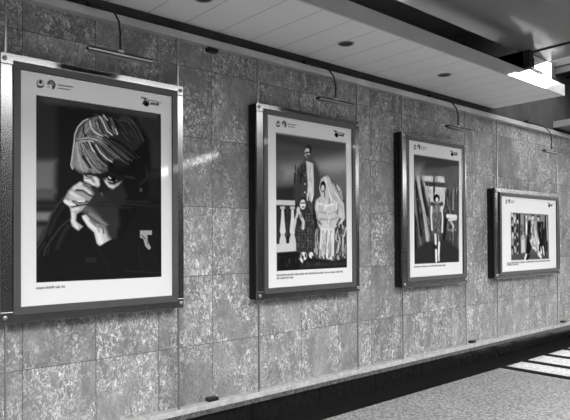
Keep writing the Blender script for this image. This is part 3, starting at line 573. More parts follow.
  ["L",0.42,0.45,0.56,[37.6,45.5,40.4,50.2,43.0,53.7,46.2,56.5]],
  ["L",0.22,0.33,0.56,[41.7,49.4,43.7,52.3,45.7,54.7,48.5,56.6]],
  ["L",0.59,0.45,0.56,[40.6,48.5,42.6,51.6,44.6,54.1,47.2,56.2]],
  ["L",0.46,0.45,0.56,[36.6,44.8,39.8,50.3,42.7,54.3,46.1,57.4]],
  ["L",0.13,0.41,0.56,[36.5,44.2,38.4,47.6,40.5,50.9,42.3,53.5]],
  ["L",0.21,0.42,0.56,[40.6,46.9,43.4,51.0,46.1,54.1,50.0,56.3]],
  ["L",0.12,0.37,0.56,[37.5,47.8,39.1,50.5,40.5,52.7,42.0,54.6]],
  ["L",0.52,0.48,0.56,[56.3,21.2,57.2,23.5,58.3,25.9,59.5,28.0]],
  ["L",0.27,0.47,0.56,[56.1,22.3,57.6,25.8,59.4,29.1,61.1,31.4]],
  ["L",0.18,0.42,0.56,[57.0,18.9,58.1,22.0,59.6,25.0,61.2,27.6]],
  ["L",0.34,0.5,0.56,[58.7,23.0,60.4,26.1,62.2,28.7,63.6,30.4]],
  ["L",0.1,0.29,0.56,[58.8,21.3,60.2,24.4,61.8,27.3,63.3,29.3]],
  ["L",0.09,0.46,0.56,[58.4,21.0,59.7,23.7,61.2,26.2,62.6,28.2]],
  ["L",0.46,0.34,0.56,[56.6,20.5,58.0,24.0,59.8,27.2,61.5,29.7]],
  ["L",0.18,0.49,0.56,[56.8,19.7,58.0,22.7,59.5,25.9,61.2,28.7]],
  ["L",0.12,0.25,0.56,[57.9,22.9,59.2,25.7,60.7,28.3,62.1,30.4]],
  ["L",0.13,0.45,0.56,[57.3,19.9,58.5,23.1,60.1,26.1,61.7,28.6]],
  ["L",0.14,0.38,0.56,[59.9,21.6,61.3,24.3,63.0,26.8,64.4,28.5]],
  ["L",0.46,0.49,0.56,[55.4,20.6,56.3,23.3,57.6,26.2,59.0,28.7]],
  ["L",0.1,0.28,0.56,[55.7,20.5,56.7,23.3,58.1,26.3,59.7,29.0]],
  ["L",0.22,0.34,0.56,[58.2,21.3,59.4,24.3,61.0,27.0,62.5,29.2]],
  ["L",0.12,0.45,0.56,[58.7,22.9,60.3,26.1,62.1,28.8,63.7,30.7]],
  ["L",0.13,0.47,0.56,[63.1,21.3,65.7,21.5,67.8,22.0,69.8,23.0]],
  ["L",0.16,0.27,0.56,[64.2,22.4,67.8,22.5,70.7,23.6,73.2,25.3]],
  ["L",0.22,0.28,0.56,[63.0,21.0,66.0,21.1,68.6,21.8,70.9,23.2]],
  ["L",0.26,0.25,0.56,[61.5,21.1,64.9,20.9,67.7,21.3,70.2,22.5]],
  ["L",0.32,0.44,0.56,[63.4,18.8,66.0,18.6,68.3,19.1,70.4,20.2]],
  ["L",0.21,0.25,0.56,[63.1,22.1,65.4,22.0,67.3,22.2,68.9,22.7]],
  ["L",0.17,0.32,0.56,[63.8,20.8,65.6,21.0,67.3,21.5,68.9,22.2]],
  ["L",0.31,0.4,0.56,[61.9,20.0,66.4,19.7,70.1,20.7,73.1,22.9]],
  ["L",0.17,0.28,0.56,[61.7,20.8,64.2,20.5,66.4,20.7,68.3,21.1]],
  ["L",0.17,0.34,0.56,[61.7,22.9,63.8,22.9,65.6,23.2,67.2,23.5]],
  ["L",0.36,0.43,0.56,[61.8,21.6,64.6,21.5,67.3,21.8,69.5,22.5]],
  ["L",0.14,0.28,0.56,[62.0,19.9,64.6,19.3,67.2,19.1,69.4,19.7]],
  ["L",0.34,0.24,0.56,[61.9,19.0,66.4,18.3,70.1,19.2,73.5,21.6]],
  ["L",0.08,0.25,0.56,[61.6,19.2,64.4,18.6,66.9,18.7,69.1,19.3]],
  ["L",0.19,0.32,0.56,[64.6,20.8,66.1,20.9,67.4,21.2,68.7,21.7]],
  ["L",0.29,0.26,0.56,[61.8,21.2,65.8,20.8,69.1,21.5,72.2,23.2]],
  ["L",0.21,0.34,0.56,[64.3,18.0,67.4,18.3,70.1,19.6,72.6,21.7]],
  ["L",0.28,0.4,0.56,[62.3,19.2,66.5,18.9,69.8,19.9,72.8,22.2]],
  ["L",0.85,0.7,0.56,[32.0,39.8,32.6,34.1,34.5,29.5,37.7,25.6,41.0,23.6]],
  ["L",0.8,0.7,0.56,[31.9,40.4,30.9,48.0,30.0,53.7,31.0,56.1]],
  ["L",0.85,0.91,0.63,[42.3,24.7,42.9,29.1,45.6,31.7,49.5,33.1]],
  ["L",0.85,0.98,0.63,[48.9,21.3,51.6,25.5,53.6,29.7,57.0,31.9]],
  ["L",0.8,0.84,0.56,[51.3,19.8,54.0,22.6]],
  ["L",0.85,0.84,0.56,[41.6,38.1,44.2,43.0,48.9,46.4]],
  ["L",0.85,0.77,0.56,[46.2,39.6,48.9,43.8,52.9,47.3,57.0,49.5]],
  ["L",0.07,1.26,0.84,[43.6,39.8,46.9,44.6,50.9,48.8,57.0,52.2]],
  ["L",0.07,0.91,0.7,[37.7,47.4,40.3,50.9,42.9,54.5]],
  ["L",0.07,0.84,0.7,[47.6,23.4,48.9,28.4,51.6,31.9]],
  ["L",0.07,0.84,0.7,[38.4,28.4,37.7,32.2,39.7,34.6]],
  ["L",0.62,0.7,0.56,[57.0,26.1,58.4,29.8,60.5,31.2]],
  ["L",0.85,0.84,0.56,[59.4,27.7,60.9,30.8]],
  ["P",0.13,1.4,[38.3,58.0,46.2,58.8,57.0,56.7,65.3,59.4,65.3,68.7,59.7,74.2,43.5,74.8,39.6,67.4]],
  ["P",0.16,2.8,[51.5,68.1,63.9,64.8,68.1,71.2,62.5,79.3,48.8,77.2]],
  ["P",0.76,1.4,[38.1,59.5,42.2,59.3,46.2,59.7,48.3,61.2,48.8,65.3,47.1,67.0,43.5,65.6,40.3,64.1,38.2,63.3]],
  ["L",0.88,1.54,1.26,[39.6,62.1,42.2,62.8,44.8,64.6]],
  ["L",0.86,1.54,1.26,[45.8,61.0,47.5,64.4]],
  ["L",0.45,1.12,1.26,[43.2,61.2,44.8,63.3]],
  ["L",0.1,0.63,0.63,[39.4,59.7,41.4,60.4,43.5,60.2]],
  ["L",0.35,0.49,0.56,[39.4,61.5,42.2,61.3]],
  ["L",0.2,0.7,0.98,[44.8,66.2,47.5,67.3]],
  ["P",0.66,1.54,[51.2,60.9,53.5,61.5,54.9,63.7,58.3,64.2,61.1,62.7,63.8,61.6,61.4,64.6,57.3,67.4,54.5,66.0,52.2,63.5]],
  ["L",0.84,1.26,1.26,[52.9,62.5,54.9,65.3,58.3,65.6]],
  ["L",0.1,0.84,0.7,[51.2,59.6,54.2,58.1,58.3,58.7,61.8,60.6]],
  ["P",0.05,0.63,[59.6,60.4,59.4,61.1,58.7,61.6,57.8,61.8,56.9,61.7,56.2,61.3,55.9,60.7,56.2,60.1,56.9,59.6,57.8,59.3,58.7,59.4,59.4,59.8]],
  ["L",0.92,0.91,0.63,[54.8,59.6,56.0,60.3]],
  ["L",0.7,0.42,0.42,[59.9,61.4,60.4,61.4]],
  ["L",0.78,0.56,0.63,[52.9,60.4,54.9,62.2,57.3,62.6]],
  ["P",0.48,0.98,[48.4,70.1,50.5,69.7,51.1,73.1,48.8,73.6]],
  ["L",0.22,0.56,0.98,[50.1,77.5,62.5,76.0,76.8,76.8]],
  ["L",0.2,0.56,0.98,[64.6,74.6,84.3,74.5]],
  ["P",0.34,0.7,[78.5,66.7,78.3,67.3,77.9,67.8,77.4,68.0,76.8,67.9,76.4,67.4,76.3,66.8,76.4,66.1,76.8,65.6,77.4,65.4,77.9,65.6,78.3,66.0]],
  ["P",0.11,0.56,[77.1,66.5,77.0,66.9,76.7,67.3,76.4,67.4,76.1,67.3,75.8,67.0,75.7,66.6,75.8,66.2,76.1,65.9,76.4,65.8,76.7,65.9,77.0,66.1]],
  ["L",0.2,0.98,1.4,[65.3,58.1,72.5,59.0]],
  ["L",0.16,1.4,2.1,[81.3,50.2,82.8,58.3,76.9,62.7]],
  ["P",0.19,4.2,[39.6,66.2,46.2,67.1,52.8,73.2,61.1,78.1,62.4,91.1,56.9,99.0,47.4,90.0,38.3,83.9,34.5,77.7]],
  ["P",0.36,3.5,[38.3,77.6,43.5,79.9,48.8,84.9,51.4,91.3,46.1,88.8,40.9,83.8,37.0,82.6]],
  ["P",0.58,1.4,[25.1,76.2,28.2,69.9,31.3,66.6,35.8,63.6,42.2,65.4,44.8,71.6,40.9,76.8,37.7,80.7,33.2,82.7,29.4,80.4]],
  ["L",0.84,2.38,1.82,[32.3,68.1,36.1,65.2]],
  ["L",0.8,2.1,1.68,[34.5,67.1,38.3,67.8,42.2,70.5]],
  ["L",0.36,1.12,1.4,[38.3,65.0,42.2,67.3,44.8,70.3]],
  ["L",0.15,0.84,1.12,[33.2,69.1,37.7,69.2,41.6,71.7,45.5,72.8]],
  ["L",0.84,2.8,1.82,[30.4,71.0,32.0,72.2,35.8,74.2]],
  ["L",0.74,2.24,1.82,[29.5,73.5,33.8,75.2,38.0,74.4]],
  ["L",0.6,1.4,1.68,[35.1,70.8,39.0,73.1]],
  ["L",0.12,0.77,0.98,[31.3,76.0,35.7,76.9,40.9,75.9]],
  ["L",0.88,2.38,1.12,[26.7,76.4,28.8,77.6,31.9,78.4]],
  ["L",0.8,1.4,1.26,[29.4,76.0,33.2,77.4]],
  ["L",0.2,0.63,0.84,[31.0,76.2,33.8,78.0,34.5,79.3]],
  ["L",0.86,1.12,0.84,[34.5,76.0,38.3,75.9]],
  ["P",0.66,1.26,[29.3,80.2,33.2,79.5,38.6,78.9,37.0,81.7,33.8,84.0,33.2,88.4,37.8,91.7,34.6,94.5,30.7,91.7,29.7,88.6,30.4,85.8]],
  ["L",0.84,1.68,1.54,[31.0,81.6,34.5,80.5]],
  ["L",0.84,2.1,1.68,[31.3,84.0,31.3,88.4,33.8,92.1]],
  ["L",0.15,0.7,0.98,[30.7,79.6,35.7,78.5,40.9,77.5]],
  ["P",0.1,1.26,[33.8,84.6,36.1,84.2,38.6,89.2,40.9,93.6,37.6,91.4,34.5,88.6]],
  ["P",0.74,1.26,[36.8,85.0,39.6,84.1,42.5,86.9,45.8,89.4,52.4,91.8,54.8,97.6,56.6,99.6,48.4,104.1,46.5,102.5,44.7,95.4,40.7,91.9,38.5,88.4]],
  ["L",0.5,2.1,2.8,[42.2,83.8,47.4,86.8,52.8,90.6]],
  ["L",0.86,2.1,1.68,[38.3,86.1,41.5,90.1,45.4,93.2]],
  ["L",0.86,3.15,2.1,[47.4,95.1,49.4,101.5]],
  ["L",0.42,1.68,1.82,[42.8,87.6,46.1,90.7,51.4,92.5]],
  ["L",0.45,2.1,2.1,[52.8,93.2,55.2,99.0]],
  ["L",0.28,0.84,0.98,[50.9,93.5,51.3,96.1]],
  ["L",0.6,1.12,1.4,[46.8,90.7,48.1,95.1]],
  ["P",0.19,2.45,[52.8,91.2,60.3,93.1,60.3,99.0,56.9,99.6,54.8,97.1]],
  ["L",0.15,0.56,0.84,[44.4,95.8,46.1,102.5,48.1,104.7]],
  ["L",0.16,1.12,2.1,[46.1,77.9,55.5,78.2,69.5,79.1]],
  ["P",0.62,0.56,[76.8,94.0,85.6,93.9,85.6,96.9,82.1,96.9,82.9,102.0,84.9,105.8,83.3,107.2,80.6,104.4,79.2,99.6,76.8,98.8]],
  ["L",0.25,0.7,0.7,[78.0,97.2,80.6,99.6]],
  ["L",0.3,0.56,0.7,[82.0,99.6,82.4,103.6]],
  ["L",0.15,0.7,1.4,[75.3,105.2,78.8,121.3]],
  ["L",0.17,0.56,0.7,[65.0,120.7,92.8,123.1]],
  ["L",0.15,0.98,1.4,[48.8,75.8,93.0,77.4]],
  ["P",0.155,0.84,[39.2,111.2,46.1,111.1,46.1,114.3,39.2,114.4]],
  ["L",0.15,0.56,1.4,[46.7,105.4,52.7,114.5,55.4,123.6]],
 ],
 2: [
  ["P",0.3,1.45,[8.6,14.4,91.7,13.8,92.6,125.7,9.6,126.8]],
  ["P",0.22,8.7,[8.6,14.4,91.7,13.8,91.7,18.9,47.3,20.7,8.2,20.6]],
  ["P",0.42,13.05,[2.8,38.1,39.0,31.7,35.4,53.8,2.7,55.7]],
  ["P",0.56,13.05,[17.7,41.8,37.9,37.7,35.5,47.1,18.7,49.9]],
  ["P",0.58,14.5,[54.3,32.1,97.5,22.0,97.4,37.5,81.6,42.2,56.7,42.2]],
  ["P",0.4,11.6,[71.4,46.4,97.3,42.9,97.1,64.7,81.5,56.5]],
  ["P",0.17,5.8,[8.5,58.6,35.4,55.5,42.3,63.6,35.1,100.8,8.7,104.7]],
  ["P",0.25,5.8,[42.5,33.9,36.7,36.9,31.0,46.6,28.6,63.4,29.7,69.1,54.0,70.8,60.2,57.6,57.9,42.1,51.9,34.8]],
  ["P",0.8,1.16,[42.5,33.7,46.0,34.0,51.0,35.4,51.6,49.4,51.5,62.3,48.7,69.3,45.3,65.1,44.1,49.9]],
  ["P",0.85,0.87,[42.0,39.9,41.9,40.2,41.5,40.5,41.1,40.6,40.6,40.6,40.3,40.4,40.1,40.0,40.3,39.7,40.6,39.4,41.1,39.3,41.5,39.3,41.9,39.6]],
  ["P",0.85,0.87,[41.9,46.2,41.8,46.5,41.5,46.8,41.0,46.9,40.5,46.8,40.2,46.6,40.1,46.3,40.2,45.9,40.6,45.7,41.0,45.5,41.5,45.6,41.8,45.8]],
  ["P",0.85,0.87,[41.9,53.4,41.8,53.8,41.4,54.1,41.0,54.2,40.5,54.1,40.2,53.9,40.0,53.5,40.2,53.2,40.5,52.9,41.0,52.8,41.4,52.9,41.8,53.1]],
  ["P",0.85,0.87,[41.8,60.5,41.7,60.8,41.4,61.1,40.9,61.2,40.4,61.1,40.1,60.9,40.0,60.6,40.1,60.2,40.5,59.9,40.9,59.8,41.4,59.9,41.7,60.1]],
  ["P",0.16,1.3,[49.5,23.5,48.9,25.6,47.4,27.2,45.2,28.0,43.1,27.6,41.6,26.3,41.1,24.3,41.6,22.2,43.2,20.6,45.3,19.8,47.4,20.1,49.0,21.5]],
  ["P",0.84,1.3,[47.1,26.5,46.7,28.6,45.5,30.2,43.9,30.9,42.4,30.5,41.2,29.1,40.8,27.1,41.2,25.1,42.4,23.4,44.0,22.7,45.6,23.1,46.7,24.5]],
  ["L",0.7,2.03,1.45,[42.6,24.6,43.5,30.4]],
  ["L",0.12,1.16,1.01,[41.4,27.4,47.2,25.8]],
  ["L",0.2,1.01,1.01,[45.5,28.6,45.8,31.1]],
  ["L",0.35,2.9,1.45,[44.3,29.5,45.4,32.8]],
  ["P",0.74,1.3,[60.2,48.0,63.9,45.9,69.5,44.8,73.6,50.7,80.8,59.4,89.1,68.5,90.3,81.2,85.1,87.6,78.6,91.2,58.7,91.4,54.5,84.4,51.5,76.9,54.1,66.5,60.1,62.8,57.8,56.0]],
  ["L",0.45,1.3,1.45,[67.6,51.9,71.2,62.3,69.9,69.3]],
  ["L",0.9,1.3,1.45,[65.2,46.8,68.8,55.4,72.5,65.7]],
  ["P",0.1,1.16,[66.1,54.2,65.6,56.7,64.3,58.5,62.6,59.3,60.9,58.7,59.7,57.0,59.2,54.6,59.7,52.1,61.0,50.3,62.7,49.5,64.4,50.1,65.6,51.8]],
  ["P",0.78,1.16,[64.5,55.6,64.2,57.0,63.4,58.1,62.4,58.5,61.3,58.2,60.6,57.2,60.3,55.8,60.6,54.4,61.4,53.4,62.4,52.9,63.4,53.2,64.2,54.2]],
  ["L",0.2,1.01,0.87,[64.4,59.1,64.8,63.4]],
  ["L",0.55,1.16,1.45,[58.8,76.7,71.1,78.1,82.6,74.2]],
  ["L",0.5,1.16,1.45,[58.7,82.7,72.3,83.3,81.2,80.5]],
  ["L",0.4,1.74,1.45,[82.6,69.8,80.0,77.9]],
  ["L",0.88,1.74,1.45,[56.4,69.0,66.2,71.2,76.2,69.1]],
  ["L",0.25,2.03,1.45,[52.7,82.0,57.5,85.3,59.9,87.0]],
  ["L",0.2,2.03,1.45,[83.8,82.2,79.9,87.6]],
  ["P",0.14,1.74,[50.5,66.6,54.0,78.5,56.3,87.1,51.4,97.4,45.4,109.3,53.6,119.7,49.0,100.8]],
  ["P",0.82,1.16,[59.5,90.1,76.9,91.2,75.2,119.0,68.3,117.5,57.3,115.9]],
  ["L",0.38,1.16,1.3,[62.3,93.1,60.3,114.7]],
  ["L",0.38,1.16,1.3,[67.2,93.0,65.2,114.8]],
  ["L",0.38,1.16,1.3,[72.2,93.0,71.4,115.0]],
  ["L",0.62,3.19,1.45,[55.0,93.1,52.6,102.5,54.9,112.0]],
  ["L",0.2,1.16,1.16,[57.4,94.0,56.4,114.6]],
  ["P",0.22,1.45,[77.3,90.3,91.6,83.0,92.3,120.8,76.4,120.4]],
  ["L",0.72,1.89,1.3,[79.8,93.9,83.6,101.0,79.7,108.1]],
  ["L",0.72,1.89,1.3,[82.3,106.3,78.4,114.2,82.2,117.9]],
  ["L",0.72,1.89,1.3,[87.3,88.4,87.5,101.0,87.4,115.3]],
  ["L",0.72,1.89,1.3,[91.6,90.2,88.9,97.4]],
  ["L",0.6,1.45,1.45,[78.5,100.9,84.9,104.5]],
  ["L",0.6,1.45,1.45,[78.4,110.7,84.8,111.7]],
  ["L",0.88,1.02,1.59,[76.2,77.6,76.4,81.4]],
  ["L",0.78,0.91,1.59,[82.8,70.1,82.0,73.4]],
  ["L",0.67,1.03,1.59,[68.0,76.0,67.8,79.8]],
  ["L",0.57,0.68,1.59,[70.7,78.7,70.2,84.4]],
  ["L",0.9,0.73,1.59,[69.6,84.5,69.3,89.3]],
  ["L",0.87,0.91,1.59,[67.7,76.5,67.2,82.0]],
  ["L",0.83,0.82,1.59,[70.5,82.4,70.5,88.1]],
  ["L",0.63,0.79,1.59,[65.2,75.3,64.5,79.0]],
  ["L",0.78,0.79,1.59,[59.3,84.7,59.2,87.5]],
  ["L",0.68,0.92,1.59,[74.6,77.5,74.9,80.5]],
  ["L",0.86,1.0,1.59,[55.8,68.2,56.0,73.6]],
  ["L",0.59,0.9,1.59,[57.8,66.4,57.8,68.8]],
  ["L",0.78,0.65,1.59,[76.9,85.9,76.9,89.4]],
  ["L",0.78,1.13,1.59,[82.9,77.1,83.2,79.9]],
  ["L",0.79,1.05,1.59,[78.7,77.6,78.6,80.2]],
  ["L",0.82,0.75,1.59,[79.1,67.2,79.2,72.2]],
  ["L",0.66,0.8,1.59,[82.2,77.0,81.5,82.0]],
  ["L",0.61,0.61,1.59,[55.5,75.5,55.7,79.7]],
  ["L",0.88,0.92,1.59,[85.8,84.1,86.0,86.7]],
  ["L",0.58,1.11,1.59,[85.6,70.9,86.3,75.8]],
  ["L",0.85,1.09,1.59,[66.4,84.4,66.4,89.0]],
  ["L",0.88,0.85,1.59,[79.1,67.7,79.7,73.8]],
  ["L",0.6,0.59,1.59,[55.3,78.0,54.7,82.3]],
  ["L",0.75,0.98,1.59,[82.6,85.4,82.6,89.4]],
  ["L",0.81,0.86,1.59,[63.7,70.6,63.8,74.8]],
  ["L",0.89,0.89,1.59,[66.7,67.5,66.6,72.0]],
  ["L",0.61,1.13,1.59,[67.6,79.5,67.0,84.2]],
  ["L",0.78,1.16,1.59,[77.0,66.1,77.1,70.9]],
  ["L",0.74,0.74,1.59,[84.5,73.4,84.8,78.4]],
  ["L",0.57,0.74,1.59,[70.4,84.5,70.1,88.7]],
  ["L",0.69,1.0,1.59,[67.4,81.0,67.6,86.2]],
  ["L",0.81,0.58,1.59,[73.3,76.4,72.9,79.7]],
  ["L",0.62,1.13,1.59,[78.0,73.2,77.3,79.2]],
  ["L",0.9,0.94,1.59,[67.9,80.2,68.2,84.5]],
  ["L",0.82,0.75,1.59,[56.9,69.4,56.4,72.7]],
  ["L",0.68,0.63,1.59,[61.7,77.1,61.4,80.7]],
  ["L",0.65,0.99,1.59,[71.2,83.2,71.6,88.4]],
  ["L",0.8,1.14,1.59,[70.0,80.2,69.4,85.9]],
  ["L",0.91,0.91,1.59,[65.7,71.4,65.2,74.6]],
  ["L",0.79,1.13,1.59,[74.5,70.8,74.5,76.1]],
  ["L",0.65,1.01,1.59,[56.4,81.1,56.2,86.4]],
  ["L",0.65,0.73,1.59,[58.0,71.2,58.7,75.6]],
  ["L",0.66,0.91,1.59,[56.5,71.7,56.2,74.2]],
  ["L",0.88,0.6,1.59,[70.5,75.9,70.3,81.6]],
  ["L",0.86,0.95,1.59,[85.4,73.7,85.1,79.7]],
  ["L",0.59,0.98,1.59,[67.7,81.1,67.8,85.9]],
  ["L",0.78,1.02,1.59,[63.3,69.9,63.5,74.2]],
  ["L",0.67,0.98,1.59,[73.8,85.5,73.7,88.6]],
  ["L",0.67,0.89,1.59,[81.9,71.0,81.8,75.5]],
  ["L",0.88,1.08,1.59,[55.5,71.9,55.7,75.2]],
  ["L",0.8,0.97,1.59,[82.4,75.4,83.1,79.8]],
  ["L",0.62,1.05,1.59,[77.4,80.4,77.8,83.0]],
  ["L",0.66,0.66,1.59,[83.6,77.0,83.7,80.4]],
  ["L",0.64,1.04,1.59,[79.3,81.6,79.4,86.1]],
  ["L",0.67,0.89,1.59,[61.6,70.9,61.7,75.8]],
  ["L",0.79,0.59,1.59,[63.9,67.9,63.9,72.3]],
  ["L",0.8,1.09,1.59,[77.8,72.3,77.9,75.0]],
  ["L",0.8,0.64,1.59,[62.3,85.9,62.1,89.6]],
  ["L",0.55,1.13,1.59,[58.9,82.3,59.3,87.4]],
  ["L",0.65,0.99,1.59,[61.2,71.4,60.0,77.1]],
  ["L",0.77,1.03,1.59,[66.6,103.9,66.8,110.5]],
  ["L",0.85,1.13,1.59,[72.6,95.3,72.6,101.0]],
  ["L",0.53,1.01,1.59,[62.9,101.5,63.1,107.4]],
  ["L",0.71,0.8,1.59,[67.6,106.1,67.6,111.9]],
  ["L",0.8,1.13,1.59,[62.7,107.6,62.7,116.5]],
  ["L",0.81,0.69,1.59,[59.9,103.4,60.0,113.8]],
  ["L",0.66,1.15,1.59,[61.1,106.3,61.1,111.2]],
  ["L",0.89,0.98,1.59,[72.9,96.3,73.1,102.9]],
  ["L",0.8,0.85,1.59,[61.9,95.3,61.7,104.3]],
  ["L",0.5,0.87,1.59,[65.1,95.3,64.5,102.1]],
  ["L",0.84,0.78,1.59,[62.0,99.0,61.5,105.1]],
  ["L",0.9,0.73,1.59,[70.6,97.4,71.1,103.5]],
  ["L",0.76,1.15,1.59,[73.2,108.7,73.1,114.0]],
  ["L",0.82,0.8,1.59,[74.4,108.2,74.7,116.8]],
  ["L",0.62,0.89,1.59,[59.3,109.9,59.2,116.4]],
  ["L",0.86,1.0,1.59,[69.9,92.7,69.8,104.5]],
  ["L",0.65,0.95,1.59,[62.6,98.6,62.4,110.4]],
  ["L",0.5,0.88,1.59,[58.8,109.0,58.9,116.4]],
  ["L",0.78,0.59,1.59,[75.6,109.6,75.7,116.8]],
  ["L",0.46,1.02,1.59,[69.9,103.2,70.0,113.3]],
  ["L",0.49,0.69,1.59,[70.5,96.7,69.9,103.9]],
  ["L",0.48,0.71,1.59,[69.5,105.6,69.4,113.5]],
  ["L",0.69,0.9,1.59,[70.0,99.5,70.2,111.5]],
  ["L",0.53,0.76,1.59,[63.5,103.9,63.2,115.4]],
  ["L",0.66,0.87,1.59,[71.0,101.7,70.6,106.6]],
  ["L",0.69,1.05,1.59,[72.2,100.1,72.8,109.5]],
  ["L",0.49,0.73,1.59,[64.4,104.8,64.7,112.3]],
  ["L",0.54,0.96,1.59,[69.3,103.6,69.0,108.5]],
  ["L",0.9,0.79,1.59,[67.1,109.5,66.7,115.5]],
  ["L",0.76,0.64,1.59,[63.9,109.7,64.2,115.8]],
  ["L",0.23,0.95,1.59,[57.0,94.2,57.0,98.3]],
  ["L",0.66,0.93,1.59,[57.1,102.6,57.1,108.5]],
  ["L",0.59,0.89,1.59,[53.7,99.0,53.7,106.8]],
  ["L",0.76,0.82,1.59,[52.2,96.7,51.8,100.3]],
  ["L",0.22,0.99,1.59,[53.9,101.4,54.3,106.6]],
  ["L",0.7,1.12,1.59,[51.8,106.7,52.0,111.1]],
  ["L",0.28,0.7,1.59,[54.8,93.0,54.4,101.4]],
  ["L",0.78,0.76,1.59,[55.3,98.1,55.6,104.8]],
  ["L",0.27,1.12,1.59,[56.7,93.4,56.6,100.8]],
  ["L",0.59,1.13,1.59,[53.7,102.8,54.1,107.0]],
  ["L",0.61,1.02,1.59,[53.7,99.9,53.4,106.2]],
  ["L",0.24,0.9,1.59,[54.0,97.5,54.0,101.0]],
  ["L",0.63,0.88,1.59,[51.5,96.2,51.9,101.5]],
  ["L",0.26,0.75,1.59,[57.4,95.2,57.2,102.3]],
  ["L",0.5,0.83,1.59,[86.8,111.3,87.3,113.5]],
  ["L",0.71,1.38,1.59,[78.7,95.2,78.4,98.9]],
  ["L",0.13,0.96,1.59,[78.2,104.1,78.3,106.8]],
  ["L",0.54,0.93,1.59,[84.2,100.7,83.8,104.9]],
  ["L",0.73,1.38,1.59,[78.8,97.1,78.6,101.6]],
  ["L",0.17,0.86,1.59,[91.3,110.9,91.5,116.3]],
  ["L",0.68,1.1,1.59,[84.1,93.3,84.3,96.0]],
  ["L",0.09,1.38,1.59,[89.4,107.4,89.0,112.6]],
  ["L",0.47,1.17,1.59,[83.9,96.8,84.2,100.7]],
  ["L",0.71,0.91,1.59,[82.0,105.3,82.0,109.2]],
  ["L",0.7,1.0,1.59,[82.1,106.8,81.6,109.4]],
  ["L",0.72,1.08,1.59,[78.3,102.4,78.4,106.4]],
  ["L",0.22,1.0,1.59,[78.3,105.9,78.4,110.7]],
  ["L",0.13,1.27,1.59,[85.3,95.2,85.5,98.3]],
  ["L",0.16,0.75,1.59,[90.1,105.5,89.8,108.6]],
  ["L",0.71,1.39,1.59,[81.9,114.6,81.8,116.8]],
  ["L",0.53,1.42,1.59,[80.2,115.7,80.6,118.7]],
  ["L",0.7,0.94,1.59,[80.7,91.2,80.5,96.2]],
  ["L",0.14,1.18,1.59,[85.7,111.2,85.1,114.1]],
  ["L",0.16,0.83,1.59,[84.4,115.6,84.3,118.0]],
  ["L",0.19,0.88,1.59,[82.6,110.5,82.8,114.6]],
  ["L",0.71,1.19,1.59,[90.0,110.6,90.3,113.0]],
  ["L",0.24,1.22,1.59,[84.9,105.1,85.1,108.6]],
  ["L",0.72,1.45,1.59,[89.5,115.4,89.8,119.0]],
  ["L",0.53,0.91,1.59,[84.0,100.2,83.8,104.0]],
  ["L",0.17,0.78,1.59,[82.9,114.2,82.9,116.7]],
  ["L",0.67,0.84,1.59,[88.6,100.7,88.2,104.8]],
  ["L",0.49,1.07,1.59,[85.0,110.3,84.5,114.1]],
  ["L",0.14,0.89,1.59,[84.1,90.6,84.2,95.2]],
  ["L",0.5,1.04,1.59,[78.5,107.3,78.8,109.5]],
  ["L",0.2,1.04,1.59,[91.3,93.9,91.8,96.9]],
  ["L",0.69,1.08,1.59,[77.9,99.4,77.7,103.0]],
  ["L",0.21,1.15,1.59,[80.0,104.1,79.6,108.5]],
  ["L",0.48,1.15,1.59,[86.4,94.8,85.7,97.7]],
  ["L",0.17,1.22,1.59,[84.2,111.0,83.9,115.8]],
  ["L",0.22,0.88,1.59,[80.2,94.9,80.2,99.7]],
  ["L",0.72,0.88,1.59,[90.7,105.3,90.0,110.4]],
  ["L",0.17,1.14,1.59,[87.2,91.7,87.5,95.7]],
  ["L",0.51,1.06,1.59,[85.8,106.5,85.5,109.7]],
  ["L",0.55,1.19,1.59,[88.2,106.2,88.6,109.9]],
  ["L",0.5,1.16,1.59,[83.6,111.7,83.6,114.4]],
  ["L",0.48,1.31,1.59,[89.3,89.7,89.3,92.9]],
  ["L",0.44,0.75,1.59,[81.6,93.8,81.8,98.2]],
  ["L",0.2,1.16,1.59,[78.1,101.3,78.0,105.3]],
  ["L",0.66,0.64,1.59,[72.0,58.7,75.3,64.4]],
  ["L",0.84,0.63,1.59,[77.2,58.4,79.4,61.5]],
  ["L",0.66,0.68,1.59,[75.9,61.2,78.0,64.0]],
  ["L",0.88,0.6,1.59,[70.4,58.5,72.8,62.1]],
  ["L",0.75,0.94,1.59,[80.5,52.1,83.6,56.4]],
  ["L",0.62,0.85,1.59,[71.9,59.1,74.7,64.0]],
  ["L",0.68,0.75,1.59,[83.0,54.3,86.3,59.6]],
  ["L",0.68,0.6,1.59,[78.9,60.9,83.6,67.1]],
  ["L",0.83,1.03,1.59,[77.9,59.2,79.9,62.3]],
  ["L",0.6,0.59,1.59,[71.4,57.8,75.0,62.2]],
  ["L",0.62,0.88,1.59,[79.0,55.3,83.5,61.7]],
  ["L",0.84,0.65,1.59,[75.5,50.9,77.6,54.2]],
  ["L",0.66,0.81,1.59,[83.0,55.9,87.4,62.8]],
  ["L",0.65,0.7,1.59,[78.4,61.7,82.8,67.1]],
  ["L",0.65,0.71,1.59,[81.3,60.6,82.8,64.2]],
  ["L",0.74,0.9,1.59,[73.9,59.6,76.0,62.3]],
  ["L",0.88,0.75,1.59,[70.7,59.9,73.7,65.0]],
  ["L",0.63,0.83,1.59,[81.5,59.4,84.1,63.5]],
  ["L",0.66,1.16,1.59,[76.6,53.5,80.3,59.2]],
  ["L",0.82,0.65,1.59,[73.0,58.2,75.6,62.3]],
  ["L",0.59,1.05,1.59,[74.9,59.5,79.8,66.2]],
  ["L",0.63,0.88,1.59,[79.8,53.0,83.3,58.8]],
  ["L",0.71,0.96,1.59,[74.3,61.8,78.0,66.3]],
  ["L",0.71,1.1,1.59,[83.5,59.1,87.4,64.5]],
  ["L",0.81,0.64,1.59,[70.4,54.1,75.0,60.5]],
